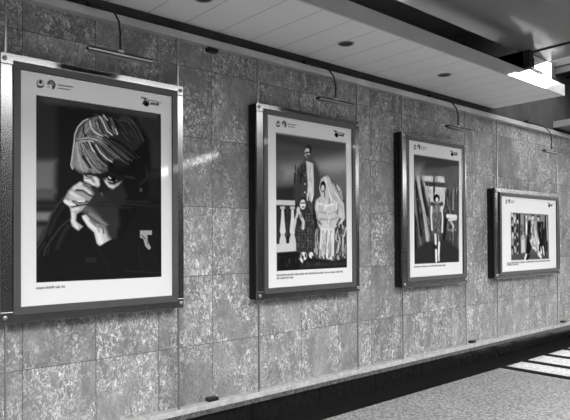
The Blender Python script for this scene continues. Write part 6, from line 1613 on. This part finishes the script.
SY, SZ, OY, OZ = .458, .514, 1.139, .769 - .514
def marble():
    m = mat('veined_marble', .5, .42, spec=.04); t = NT(m)
    tc = t.n('ShaderNodeTexCoord'); sp = t.n('ShaderNodeSeparateXYZ'); t.l(tc.outputs['Object'], sp.inputs[0])
    Y, Z = sp.outputs[1], sp.outputs[2]
    fy = t.m('DIVIDE', t.m('SUBTRACT', Y, OY), SY); fz = t.m('DIVIDE', t.m('SUBTRACT', Z, OZ), SZ)
    iy, iz = t.m('FLOOR', fy), t.m('FLOOR', fz)
    wn = t.n('ShaderNodeTexWhiteNoise', noise_dimensions='2D'); cv = t.n('ShaderNodeCombineXYZ')
    t.l(iy, cv.inputs[0]); t.l(iz, cv.inputs[1]); t.l(cv.outputs[0], wn.inputs['Vector'])
    r = wn.outputs['Value']
    # each slab is cut from another place in the block
    off = t.n('ShaderNodeVectorMath', operation='MULTIPLY_ADD')
    t.l(wn.outputs['Color'], off.inputs[0]); off.inputs[1].default_value = (9, 9, 9); t.l(tc.outputs['Object'], off.inputs[2])
    st = t.n('ShaderNodeMapping'); st.inputs['Scale'].default_value = (1, 1.25, .8); t.l(off.outputs[0], st.inputs[0])
    v = st.outputs[0]
    fleck = t.noise(v, 20, 3, .55, 1.4)
    fl = t.ss(t.m('ABSOLUTE', t.m('SUBTRACT', fleck, .54)), .0, .055, 1, 0)
    blob = t.ss(t.noise(v, 30, 3, .6, .8), .54, .70)
    where = t.ss(t.noise(v, 3.2, 3, .6, .5), .36, .62)
    fine = t.noise(v, 70, 2, .6)
    cloud = t.noise(v, 5, 4, .6, .6)
    base = t.m('MULTIPLY_ADD', cloud, .20, .045)
    base = t.m('ADD', base, t.m('MULTIPLY_ADD', r, .045, -.022))
    k = t.m('MULTIPLY', t.m('ADD', t.m('MULTIPLY', fl, .24), t.m('MULTIPLY', blob, .26)), t.m('MULTIPLY_ADD', where, .85, .15))
    base = t.m('ADD', base, k)
    base = t.m('MULTIPLY', base, t.m('MULTIPLY_ADD', fine, .55, .72))
    # seams
    def seam(f, w):
        a = t.m('ABSOLUTE', t.m('SUBTRACT', t.m('FRACT', f), .5))
        return t.ss(a, .5 - w, .5 - w * .35, 0, 1)
    s = t.m('MAXIMUM', seam(fy, .0085), seam(fz, .0070))
    base = t.m('MULTIPLY', base, t.m('MULTIPLY_ADD', s, -.8, 1.38))
    t.l(t.grey(base), t.b.inputs['Base Color'])
    b = t.n('ShaderNodeBump'); b.inputs['Strength'].default_value = .5; b.inputs['Distance'].default_value = .003
    t.l(t.m('SUBTRACT', 1, s), b.inputs['Height']); t.l(b.outputs[0], t.b.inputs['Normal'])
    t.l(t.ss(cloud, .3, .7, .32, .5), t.b.inputs['Roughness'])
    return m

def granite_floor():
    m = mat('speckled_granite_floor', .5, .75, spec=.25); t = NT(m)
    tc = t.n('ShaderNodeTexCoord'); o = tc.outputs['Object']
    n1 = t.noise(o, 38, 3, .7); n2 = t.noise(o, 70, 2, .6); n3 = t.noise(o, 1.6, 3, .5)
    b = t.m('MULTIPLY_ADD', t.ss(n1, .38, .62), .30, .20)
    b = t.m('MULTIPLY', b, t.m('MULTIPLY_ADD', n2, 1.0, .5)); b = t.m('MULTIPLY', b, t.m('MULTIPLY_ADD', n3, .4, .8))
    sp = t.n('ShaderNodeSeparateXYZ'); t.l(o, sp.inputs[0])
    def seam(c, p, w):
        a = t.m('ABSOLUTE', t.m('SUBTRACT', t.m('FRACT', t.m('DIVIDE', c, p)), .5))
        return t.ss(a, .5 - w, .5 - w * .3)
    s = t.m('MAXIMUM', seam(sp.outputs[0], .3, .012), seam(sp.outputs[1], .6, .006))
    b = t.m('MULTIPLY', b, t.m('MULTIPLY_ADD', s, -.28, 1))
    b = t.m('MULTIPLY', b, .62); t.l(t.grey(b), t.b.inputs['Base Color'])
    return m

M = dict(
    marble=marble(), floor=granite_floor(),
    border=noisy('dark_floor', .11, .8, .3, 60, spec=.0),  # dark tone shared by the floor border and bands
    kick=noisy('black_granite_skirting', .10, .14, .3, 30, spec=.07),
    dark_wall=noisy('dark_concrete', .20, .8, .35, 4, bump=.4),
    steel=noisy('brushed_steel', .5, .20, .06, 3, 1., (1, 1, 1)),
    steel_rail=noisy('matt_steel', .72, .5, .12, 8, .55, (1, .5, 1)),
    steel_dark=mat('grey_anodised_frame', .25, .5, .1),
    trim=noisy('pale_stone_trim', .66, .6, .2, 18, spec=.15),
    trim_low=noisy('weathered_stone', .30, .8, .55, 40),
    soffit=None, fascia=noisy('painted_fascia', .70, .5, .06, 3), white=mat('white_paint', .88, .6),
    ceil=noisy('smooth_grey_ceiling', .40, .13, .08, 1.2), black=mat('black_joint_shade', .06, .9),  # black also stands in for shade in the recess and beside frames
    slat=mat('dark_slats', .13, .7), darkm=mat('dark_metal', .12, .45, .5), lamp=mat('lamp_lens', .45, .4),
    lampcase=mat('lamp_case', .10, .4, .3), ring=mat('downlight_ring', .55, .35, .4), downl=mat('downlight_inside', .16, .5),
    opp=noisy('dark_station_wall', .13, .9, .3, 1), track=mat('dark_track_bed', .10, 1.), screw=mat('screw_head', .6, .3, 1.),
    rail=mat('polished_rail', .62, .3, 1.), grey=mat('grey_paint', .46, .6),
)

def soffit_mat():
    m = mat('ceiling_panels', .70, .55, spec=.3); t = NT(m)
    tc = t.n('ShaderNodeTexCoord'); sp = t.n('ShaderNodeSeparateXYZ'); t.l(tc.outputs['Object'], sp.inputs[0])
    a = t.m('ABSOLUTE', t.m('SUBTRACT', t.m('FRACT', t.m('DIVIDE', t.m('SUBTRACT', sp.outputs[1], 2.575), .2975)), .5))
    s = t.ss(a, .5 - .02, .5 - .006)
    base = g(.86)[0]
    t.l(t.grey(t.m('MULTIPLY_ADD', s, -base * .5, base)), t.b.inputs['Base Color'])
    return m
M['soffit'] = soffit_mat()

def glass_mat():
    m = bpy.data.materials.new('poster_glass'); m.use_nodes = True; nt = m.node_tree; nt.nodes.clear()
    o = nt.nodes.new('ShaderNodeOutputMaterial'); mx = nt.nodes.new('ShaderNodeMixShader')
    tr = nt.nodes.new('ShaderNodeBsdfTransparent'); gl = nt.nodes.new('ShaderNodeBsdfGlossy'); gl.inputs['Roughness'].default_value = .04
    fr = nt.nodes.new('ShaderNodeLayerWeight'); fr.inputs['Blend'].default_value = .5
    pw = nt.nodes.new('ShaderNodeMath'); pw.operation = 'POWER'; pw.inputs[1].default_value = 5
    ma = nt.nodes.new('ShaderNodeMath'); ma.operation = 'MULTIPLY_ADD'; ma.inputs[1].default_value = .15; ma.inputs[2].default_value = .003
    nt.links.new(fr.outputs['Facing'], pw.inputs[0]); nt.links.new(pw.outputs[0], ma.inputs[0])
    nt.links.new(ma.outputs[0], mx.inputs[0]); nt.links.new(tr.outputs[0], mx.inputs[1]); nt.links.new(gl.outputs[0], mx.inputs[2])
    nt.links.new(mx.outputs[0], o.inputs[0])
    return m
M['glass'] = glass_mat()

def print_mat():
    m = mat('poster_print', .8, .7, spec=.0)
    a = m.node_tree.nodes.new('ShaderNodeVertexColor'); a.layer_name = 'print'
    m.node_tree.links.new(a.outputs[0], m.node_tree.nodes['Principled BSDF'].inputs['Base Color'])
    return m
M['print'] = print_mat()

# ------------------------------------------------------------------ geometry helpers
def obj(name, bm, m, parent=None, smooth=False):
    me = bpy.data.meshes.new(name)
    bmesh.ops.recalc_face_normals(bm, faces=bm.faces)
    bm.to_mesh(me); bm.free()
    if smooth:
        for p in me.polygons: p.use_smooth = True
    me.materials.append(m)
    o = bpy.data.objects.new(name, me); C.objects.link(o)
    if parent: o.parent = parent
    return o

def box(bm, x0, x1, y0, y1, z0, z1, bev=0.):
    r = bmesh.ops.create_cube(bm, size=1)
    vs = r['verts']
    bmesh.ops.scale(bm, vec=(abs(x1 - x0), abs(y1 - y0), abs(z1 - z0)), verts=vs)
    bmesh.ops.translate(bm, vec=((x0 + x1) / 2, (y0 + y1) / 2, (z0 + z1) / 2), verts=vs)
    if bev:
        es = list({e for v in vs for e in v.link_edges})
        bmesh.ops.bevel(bm, geom=es, offset=bev, segments=2, affect='EDGES', profile=.6)
    return bm

def B(*a, bev=0.): return box(bmesh.new(), *a, bev=bev)

def tube(bm, pts, r, n=10, caps=True):
    pts = [Vector(p) for p in pts]; rings = []
    prev = None
    for i, p in enumerate(pts):
        d = (pts[min(i + 1, len(pts) - 1)] - pts[max(i - 1, 0)]).normalized()
        if prev is None:
            a = Vector((0, 0, 1)) if abs(d.z) < .9 else Vector((0, 1, 0))
            u = d.cross(a).normalized()
        else:
            u = (prev - d * prev.dot(d)).normalized()
        prev = u; w = d.cross(u)
        rings.append([bm.verts.new(p + (u * math.cos(t) + w * math.sin(t)) * r) for t in [2 * PI * k / n for k in range(n)]])
    for a, b in zip(rings, rings[1:]):
        for k in range(n): bm.faces.new((a[k], a[(k + 1) % n], b[(k + 1) % n], b[k]))
    if caps: bm.faces.new(rings[0][::-1]); bm.faces.new(rings[-1])
    return bm

def lathe(bm, prof, cx, cy, n=24, axis='z', c0=0.):
    rings = []
    for r, h in prof:
        ring = []
        for k in range(n):
            t = 2 * PI * k / n
            if axis == 'z': ring.append(bm.verts.new((cx + r * math.cos(t), cy + r * math.sin(t), h)))
            else: ring.append(bm.verts.new((h, cx + r * math.cos(t), cy + r * math.sin(t))))
        rings.append(ring)
    for a, b in zip(rings, rings[1:]):
        for k in range(n): bm.faces.new((a[k], a[(k + 1) % n], b[(k + 1) % n], b[k]))
    for ring in (rings[0], rings[-1]):
        if len(set(tuple(round(q, 6) for q in v.co) for v in ring)) > 2: bm.faces.new(ring)
    bmesh.ops.remove_doubles(bm, verts=bm.verts, dist=1e-6)
    return bm

def struct(name, bm, m):
    o = obj(name, bm, m); o['kind'] = 'structure'; return o

def thing(name, label, cat, loc=(0, 0, 0), group=None):
    o = bpy.data.objects.new(name, None); C.objects.link(o); o.location = loc; o.empty_display_size = .1
    o['label'] = label; o['category'] = cat
    if group: o['group'] = group
    return o

def frame_bm(y0, y1, z0, z1, w, x0, x1, bev=0.):
    bm = bmesh.new()
    box(bm, x0, x1, y0, y1, z1 - w, z1, bev); box(bm, x0, x1, y0, y1, z0, z0 + w, bev)
    box(bm, x0, x1, y0, y0 + w, z0 + w, z1 - w, bev); box(bm, x0, x1, y1 - w, y1, z0 + w, z1 - w, bev)
    return bm

# ------------------------------------------------------------------ the setting
FZ = .10
struct('floor', B(.35, 4.6, -12, 30, FZ - .12, FZ), M['floor'])
struct('floor_border', B(.0, .35, -12, 30, FZ - .12, FZ), M['border'])
struct('track_bed', B(4.6, 40, -12, 60, -1.2, -1.1), M['track'])
kick = bmesh.new()
y = -8.0 + .37
while y < 30:
    box(kick, -.02, .022, y + .003, y + .747, FZ, .262); y += .75
struct('skirting', kick, M['kick'])
tb = bmesh.new(); y = -11.95
while y < 30:
    box(tb, -.02, .066, y + .003, y + 1.897, .300, .343, .003); y += 1.9
struct('trim_1', tb, M['trim'])
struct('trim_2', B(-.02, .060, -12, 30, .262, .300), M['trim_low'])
struct('wall_left', B(-.25, 0., -12, 30, -.02, 3.02), M['marble'])
struct('wall_left_upper', B(-.25, -.005, -12, 30, 3.02, 4.05), M['dark_wall'])
struct('trim_3', B(0, .066, -12, 30, 2.995, 3.05, bev=.004), M['steel_rail'])
SX = .863
struct('soffit', B(.0, SX - .02, -4, 6.66, 3.143, 3.25), M['soffit'])
struct('soffit_fascia', B(SX - .02, SX, -4, 6.66, 3.14, 3.262), M['fascia'])
struct('soffit_block', B(.55, SX, 5.70, 6.33, 3.262, 3.44), M['white'])
struct('recess_top', B(.0, .95, -12, 5.70, 3.80, 3.85), M['black'])  # recess lining, its black stands in for the shade above the fascia
struct('recess_end', B(.0, .93, 5.70, 5.78, 3.262, 3.85), M['black'])
struct('recess_back', B(-.002, .02, -12, 5.7, 3.25, 3.80), M['black'])
CX = 3.0
struct('ceiling', B(.82, CX, -12, 5.78, 3.44, 3.455), M['ceil'])
struct('ceiling_joint', B(.5, CX, 5.78, 5.81, 3.43, 3.56), M['black'])
struct('ceiling_panel_end', B(.60, 1.25, 6.06, 6.25, 3.445, 3.46), M['ceil'])  # tab shaped to hold the sun back along the fascia
struct('ceiling_panel', B(.0, CX, 5.81, 6.06, 3.445, 3.56), M['ceil'])
# canopy beyond: dark slats under an opaque deck, plus unseen sheets to block light
CY0 = 8.35
struct('canopy_shade_deck', B(-.25, 4.34, 8.9, 30, 3.98, 4.1), M['slat'])  # unseen outer part sized to shade the wall and border
struct('canopy_deck_edge', B(-.25, .95, CY0, 8.9, 3.98, 4.1), M['slat'])
struct('sun_block_side', B(2.15, 3.73, 6.42, 8.9, 3.98, 3.99), M['slat'])  # unseen sheet added to cut sun and skylight
struct('sun_block_inner', B(1.74, 2.15, 7.71, 8.9, 3.98, 3.99), M['slat'])  # unseen sheet, its edge set so a thin sun streak passes
struct('sky_block_strip', B(.95, 1.38, 7.79, 8.9, 3.98, 3.99), M['slat'])  # unseen filler sheet added to dim the far wall top
struct('sky_block_cover', B(-.25, 1.38, 6.3, 7.79, 3.98, 3.99), M['slat'])  # unseen, added behind the ceiling line to block overhead sky
struct('sky_block_side', B(1.38, 2.15, 6.3, 7.15, 3.98, 3.99), M['slat'])  # unseen, added to close the overhead gap to skylight
y = CY0 + .02
sl = bmesh.new()
while y < 24:
    box(sl, 0, .95 if y < 8.85 else 1.6, y, y + .07, 3.88, 3.98); y += .17
struct('canopy_slats', sl, M['slat'])
struct('far_soffit', B(-.0, 1.1, 8.3, 20, 3.11, 3.2), M['grey'])
# dark bands flush across the floor towards the platform edge
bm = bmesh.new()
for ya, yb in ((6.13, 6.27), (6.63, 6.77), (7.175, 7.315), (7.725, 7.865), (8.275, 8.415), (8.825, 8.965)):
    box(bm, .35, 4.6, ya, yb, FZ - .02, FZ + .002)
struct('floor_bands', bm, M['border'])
struct('sun_block_wide', B(3.73, 9.5, 7.75, 17.3, 3.98, 4.1), M['slat'])  # unseen sheet added to keep sun off the near floor
struct('wall_right', B(10.5, 10.8, 3, 14, -1.2, 4.8), M['opp'])
struct('wall_right_near', B(10.5, 10.8, -12, 3, -1.2, 6.5), M['opp'])
struct('wall_right_far', box(B(10.5, 10.8, 14, 24, -1.2, 3.6), 10.5, 10.8, 24, 60, -1.2, 4.4), M['opp'])
struct('sky_block_far', B(-.25, 10.8, 30, 30.3, -1.2, 4.4), M['opp'])  # unseen, added to cut low light from the far end
struct('sky_block_back', B(-.25, 10.5, -12.2, -12, -1.2, 6.5), M['opp'])  # unseen, added to block light from behind the camera

# ------------------------------------------------------------------ small pipe by the soffit block
t = thing('drain_pipe', 'thin bent dark pipe on the sunlit white block at the end of the soffit', 'pipe', (SX, 5.9, 3.3))
t2 = tube(bmesh.new(), [(SX + .012, 5.74, 3.405), (SX + .012, 5.90, 3.40), (SX + .012, 5.90, 3.30), (SX + .012, 6.14, 3.29)], .008)
o = obj('pipe_run', t2, M['darkm'], t); o.matrix_parent_inverse = Matrix.Translation(t.location).inverted()

# ------------------------------------------------------------------ hanging rails
def fix(o, root): o.matrix_parent_inverse = Matrix.Translation(root.location).inverted(); return o
def rail(y, label, grp='steel hanging rails'):
    bm = bmesh.new()
    box(bm, .050, .062, y - .0055, y + .0055, .343, 2.995)
    o = obj('hanging_rail', bm, M['rail']); o['label'] = label; o['category'] = 'rail'; o['group'] = grp
RAILS = ((1.027, 'steel hanging rail along the left edge of the clasped-hands portrait'), (2.184, 'steel hanging rail along the right edge of the clasped-hands portrait'),
         (2.916, 'steel hanging rail along the left edge of the veiled bride poster'), (4.095, 'steel hanging rail along the right edge of the veiled bride poster'),
         (4.770, 'steel hanging rail along the left edge of the poster of the girl by a window'), (5.928, 'steel hanging rail along the right edge of the poster of the girl by a window'),
         (6.633, 'steel hanging rail along the left edge of the landscape-format poster'), (8.267, 'steel hanging rail along the right edge of the landscape-format poster'))
for y_, lb in RAILS: rail(y_, lb)

# ------------------------------------------------------------------ print rasteriser (flat picture of the poster, in cm on the paper)
def lin(v):
    v = np.asarray(v, float)
    return np.where(v <= .04045, v / 12.92, ((v + .055) / 1.055) ** 2.4)

def seg_d(X, Y, a, b):
    dx, dy = b[0] - a[0], b[1] - a[1]; L2 = dx * dx + dy * dy + 1e-9
    t = np.clip(((X - a[0]) * dx + (Y - a[1]) * dy) / L2, 0, 1)
    return np.hypot(X - a[0] - t * dx, Y - a[1] - t * dy)

def paint(img, step, op, clip=None):
    pts = op[-1]; pts = [(pts[i], pts[i + 1]) for i in range(0, len(pts), 2)]
    poly = op[0] == 'P'; gr = op[1]
    wid = 0 if poly else op[2] / 2; bl = max(op[2] if poly else op[3], step * 1.2)
    pad = wid + bl
    xs = [p[0] for p in pts]; ys = [p[1] for p in pts]
    lo = (min(xs) - pad, min(ys) - pad); hi = (max(xs) + pad, max(ys) + pad)
    if clip: lo = (max(lo[0], clip[0]), max(lo[1], clip[1])); hi = (min(hi[0], clip[2]), min(hi[1], clip[3]))
    h, w = img.shape
    i0, i1 = max(0, math.ceil(lo[0] / step)), min(w - 1, math.floor(hi[0] / step))
    j0, j1 = max(0, math.ceil(lo[1] / step)), min(h - 1, math.floor(hi[1] / step))
    if i1 < i0 or j1 < j0: return
    X, Y = np.meshgrid(np.arange(i0, i1 + 1) * step, np.arange(j0, j1 + 1) * step)
    d = np.full(X.shape, 1e9)
    segs = list(zip(pts, pts[1:] + pts[:1])) if poly else list(zip(pts, pts[1:]))
    ins = np.zeros(X.shape, bool)
    for a, b in segs:
        d = np.minimum(d, seg_d(X, Y, a, b))
        if poly:
            c = (a[1] > Y) != (b[1] > Y)
            with np.errstate(divide='ignore', invalid='ignore'):
                xi = a[0] + (Y - a[1]) * (b[0] - a[0]) / ((b[1] - a[1]) or 1e-9)
            ins ^= c & (X < xi)
    sd = np.where(ins, -d, d) if poly else d - wid
    al = np.clip(.5 - sd / bl, 0, 1); al = al * al * (3 - 2 * al)
    s = img[j0:j1 + 1, i0:i1 + 1]
    img[j0:j1 + 1, i0:i1 + 1] = s * (1 - al) + gr * al

def caption(img, step, x0, x1, y, seed):
    r = random.Random(seed); x = x0
    while x < x1:
        w = r.uniform(2.2, 6.5)
        e = min(x + w, x1); xx = x
        while xx < e:
            hh = r.choice((.5, .5, .9)); paint(img, step, ('L', .2, .36, .1, (xx, y - hh, xx, y + .45)))
            paint(img, step, ('L', .42, .25, .1, (xx, y + r.choice((-.4, 0, .4)), xx + .55, y + r.choice((-.4, 0, .4)))))
            xx += .75
        x = e + .9

PAPER = .84
def make_print(k, w, h, step, pic, caps, root, X, y0, ztop):
    nx, ny = int(round(w / step)) + 1, int(round(h / step)) + 1
    img = np.full((ny, nx), PAPER)
    for op in ART[k]: paint(img, step, op, pic)
    # emblems and the anniversary mark, laid out from the paper's corners
    for op in ART['ML']: paint(img, step, op)
    dx = w - 101.7
    for op in ART['MR']:
        q = list(op); q[-1] = [v + (dx if i % 2 == 0 else 0) for i, v in enumerate(op[-1])]; paint(img, step, q)
    for i, (a, b, yy) in enumerate(caps): caption(img, step, a, b, yy, k * 10 + i)
    alb = lin(img) / lin(PAPER) * .68
    me = bpy.data.meshes.new('print')
    jj, ii = np.meshgrid(np.arange(ny), np.arange(nx), indexing='ij')
    co = np.stack([np.full(ii.shape, X), y0 + np.minimum(ii * step, w) / 100, ztop - np.minimum(jj * step, h) / 100], -1).reshape(-1, 3)
    a = (jj[:-1, :-1] * nx + ii[:-1, :-1]).ravel()
    faces = np.stack([a, a + nx, a + nx + 1, a + 1], -1)
    me.vertices.add(len(co)); me.vertices.foreach_set('co', co.ravel())
    me.loops.add(faces.size); me.loops.foreach_set('vertex_index', faces.ravel().astype(np.int32))
    me.polygons.add(len(faces)); me.polygons.foreach_set('loop_start', np.arange(0, faces.size, 4, dtype=np.int32))
    me.update(calc_edges=True)
    at = me.color_attributes.new('print', 'FLOAT_COLOR', 'POINT')
    col = np.ones((len(co), 4)); col[:, :3] = alb.reshape(-1, 1); at.data.foreach_set('color', col.ravel())
    me.materials.append(M['print'])
    o = bpy.data.objects.new('print', me); C.objects.link(o); o.parent = root
    fix(o, root)
    return o

def poster(label, k, outer, inner, paper, step, pic, caps):
    y0, y1, z0, z1 = outer
    root = thing('framed_poster', label, 'poster', (.062, (y0 + y1) / 2, z0), 'framed exhibition posters on the marble wall')
    iy0, iy1, iz0, iz1 = inner
    st = frame_bm(y0, y1, z0, z1, min(iy0 - y0, iz0 - z0) + .02, .088, .108, .003)
    fix(obj('steel_surround', st, M['steel'], root), root)
    fix(obj('shade_mounting_box', box(B(.0, .0495, y0 + .002, y1 - .002, z0 + .004, z1 - .004), .0625, .088, y0 + .002, y1 - .002, z0 + .004, z1 - .004), M['black'], root), root)  # black box deepened to stand in for shadow beside the frame
    py0, py1, pz1, pz0 = paper
    fb = bmesh.new(); w = .042
    box(fb, .088, .112, iy0, iy1, iz1 - w, iz1, .002); box(fb, .088, .112, iy0, iy1, iz0, iz0 + w, .002)
    box(fb, .088, .112, iy0, iy0 + w, iz0 + w, iz1 - w, .002); box(fb, .088, .112, iy1 - w, iy1, iz0 + w, iz1 - w, .002)
    fix(obj('inner_frame', fb, M['steel_dark'], root), root)
    make_print(k, (py1 - py0) * 100, (pz1 - pz0) * 100, step, pic, caps, root, .100, py0, pz1)
    gb = bmesh.new()
    gb.faces.new([gb.verts.new((.1045, yy, zz)) for yy, zz in ((iy0 + w, iz0 + w), (iy1 - w, iz0 + w), (iy1 - w, iz1 - w), (iy0 + w, iz1 - w))])
    fix(obj('glass_pane', gb, M['glass'], root), root)
    for sy in (y0 + .024, y1 - .024):
        for sz in (z0 + .034, z1 - .034):
            b = lathe(bmesh.new(), [(.014, .108), (.014, .112), (.010, .115), (.0, .1155)], sy, sz, 14, 'x')
            fix(obj('screw', b, M['screw'], root, True), root)
    return root

PIC = (9.2, 13.3, 92.7, 125.8)
poster('large portrait poster of a fair-haired person with clasped hands, the nearest poster', 1,
       (.985, 2.197, 1.072, 2.640), (1.055, 2.150, 1.118, 2.600), PAP[1], .30, PIC, [(9.4, 26.5, 128.9)])
poster('tall poster of a seated veiled bride, a uniformed figure and a kneeling girl', 2,
       (2.863, 4.062, 1.072, 2.628), (2.932, 4.012, 1.118, 2.592), PAP[2], .42, PIC, [(9.6, 88, 129.3), (9.6, 27, 131.7)])
poster('tall poster of a girl in a short dress standing before a bright window', 3,
       (4.708, 5.862, 1.062, 2.622), (4.775, 5.842, 1.118, 2.588), PAP[3], .5, PIC, [(8.8, 65, 128.5)])
poster('landscape-format poster of a bride standing among figures, smallest and farthest along the wall', 4,
       (6.495, 8.225, 1.065, 2.158), (6.60, 8.185, 1.098, 2.108), PAP[4], .7, (21.7, 19.3, 124.8, 79.2), [(12, 128, 81.9), (12, 40, 84.2)])

# ------------------------------------------------------------------ picture lamps
def lamp(yc, label, z=2.68, X=.35):
    root = thing('picture_lamp', label, 'lamp', (.055, yc, 3.02), 'slim picture lamps above the posters')
    fix(obj('mount', B(.03, .085, yc - .09, yc - .01, 3.050, 3.078, bev=.004), M['lampcase'], root), root)
    arm = [(.06, yc - .05, 3.07), (.10, yc - .035, 3.05), (.20, yc - .015, 3.015), (.28, yc - .005, 2.965), (.33, yc, 2.90), (X, yc, 2.82), (X, yc, z + .03)]
    fix(obj('arm', tube(bmesh.new(), arm, .0065), M['darkm'], root, True), root)
    fix(obj('swivel', B(X - .014, X + .014, yc - .02, yc + .02, z + .012, z + .034, bev=.004), M['steel_rail'], root), root)
    fix(obj('lamp_case', B(X - .022, X + .022, yc - .21, yc + .21, z - .002, z + .016, bev=.004), M['lampcase'], root), root)
    fix(obj('reflector', B(X + .0225, X + .026, yc - .21, yc + .21, z - .006, z + .004), M['ring'], root), root)
    fix(obj('light_tube', tube(bmesh.new(), [(X, yc - .203, z - .010), (X, yc + .203, z - .010)], .009), M['lamp'], root, True), root)
lamp(1.605, 'slim picture lamp on a curved arm above the portrait with clasped hands')
lamp(3.505, 'slim picture lamp on a curved arm above the poster with the veiled bride and balustrade')
lamp(5.325, 'slim picture lamp on a curved arm above the poster of the girl by a window')
lamp(7.46, 'slim picture lamp above the small landscape-format poster at the far end', 2.64)

# ------------------------------------------------------------------ downlights
for yd, lb in ((2.137, 'round recessed downlight cut by the top edge of the picture, nearest'), (3.515, 'round recessed downlight above the veiled bride poster'), (4.918, 'round recessed downlight above the poster of the girl, farthest')):
    t = thing('recessed_downlight', lb, 'light', (.46, yd, 3.143), 'recessed downlights in the pale soffit')
    fix(obj('trim_ring', lathe(bmesh.new(), [(.050, 3.143), (.052, 3.138), (.064, 3.138), (.068, 3.143)], .46, yd, 32), M['ring'], t, True), t)
    fix(obj('lens', lathe(bmesh.new(), [(.0, 3.1395), (.052, 3.1395), (.052, 3.1425), (.0, 3.1425)], .46, yd, 32), M['downl'], t), t)

# ------------------------------------------------------------------ small clamps
for y_, z_, lb in ((2.49, .343, 'small black clamp on the base trim between the first two posters'), (6.10, .343, 'small black clamp on the base trim past the poster of the girl'), (8.50, .343, 'small black clamp on the base trim at the right edge of the view'), (2.50, 2.968, 'small black clamp under the top rail between the first two posters')):
    t = thing('cable_clamp', lb, 'clamp', (.0, y_, z_), 'small black clamps on the rails')
    bm = B(-.004, .05, y_ - .045, y_ + .045, z_, z_ + .028, bev=.006)
    fix(obj('body', bm, M['lampcase'], t), t)
    fix(obj('bolt', lathe(bmesh.new(), [(.008, .05), (.008, .056), (.0, .057)], y_, z_ + .014, 10, 'x'), M['darkm'], t), t)

# ------------------------------------------------------------------ light
w = bpy.data.worlds.new('sky'); bpy.context.scene.world = w; w.use_nodes = True
bg = w.node_tree.nodes['Background']; bg.inputs[0].default_value = (1, 1, 1, 1); bg.inputs[1].default_value = 11
sun = bpy.data.lights.new('sun', 'SUN'); sun.energy = 20.0; sun.angle = math.radians(.7)
so = bpy.data.objects.new('sun', sun); C.objects.link(so)
so.rotation_euler = Vector((.36, 1, .35)).to_track_quat('Z', 'Y').to_euler()

# ------------------------------------------------------------------ camera
cam = bpy.data.cameras.new('camera'); co = bpy.data.objects.new('camera', cam); C.objects.link(co)
f, yaw, pit, roll, cy = 585.367, .850502548, .0102839444, -.00515834681, 233.39828
fw = Vector((-math.sin(yaw) * math.cos(pit), math.cos(yaw) * math.cos(pit), math.sin(pit)))
r = Vector((math.cos(yaw), math.sin(yaw), 0)); u = r.cross(fw)
r2 = r * math.cos(roll) + u * math.sin(roll); u2 = -r * math.sin(roll) + u * math.cos(roll)
R = Matrix((r2, u2, -fw)).transposed()
co.matrix_world = Matrix.Translation((3.7, 0, 1.55)) @ R.to_4x4()
cam.sensor_fit = 'HORIZONTAL'; cam.sensor_width = 36; cam.lens = 36 * f / 570
cam.shift_y = (cy - 210) / 570; cam.clip_start = .05
sc = bpy.context.scene; sc.camera = co
sc.view_settings.view_transform = 'Standard'; sc.view_settings.look = 'None'; sc.view_settings.gamma = 1
sc.view_settings.use_curve_mapping = False; sc.view_settings.exposure = 0.0
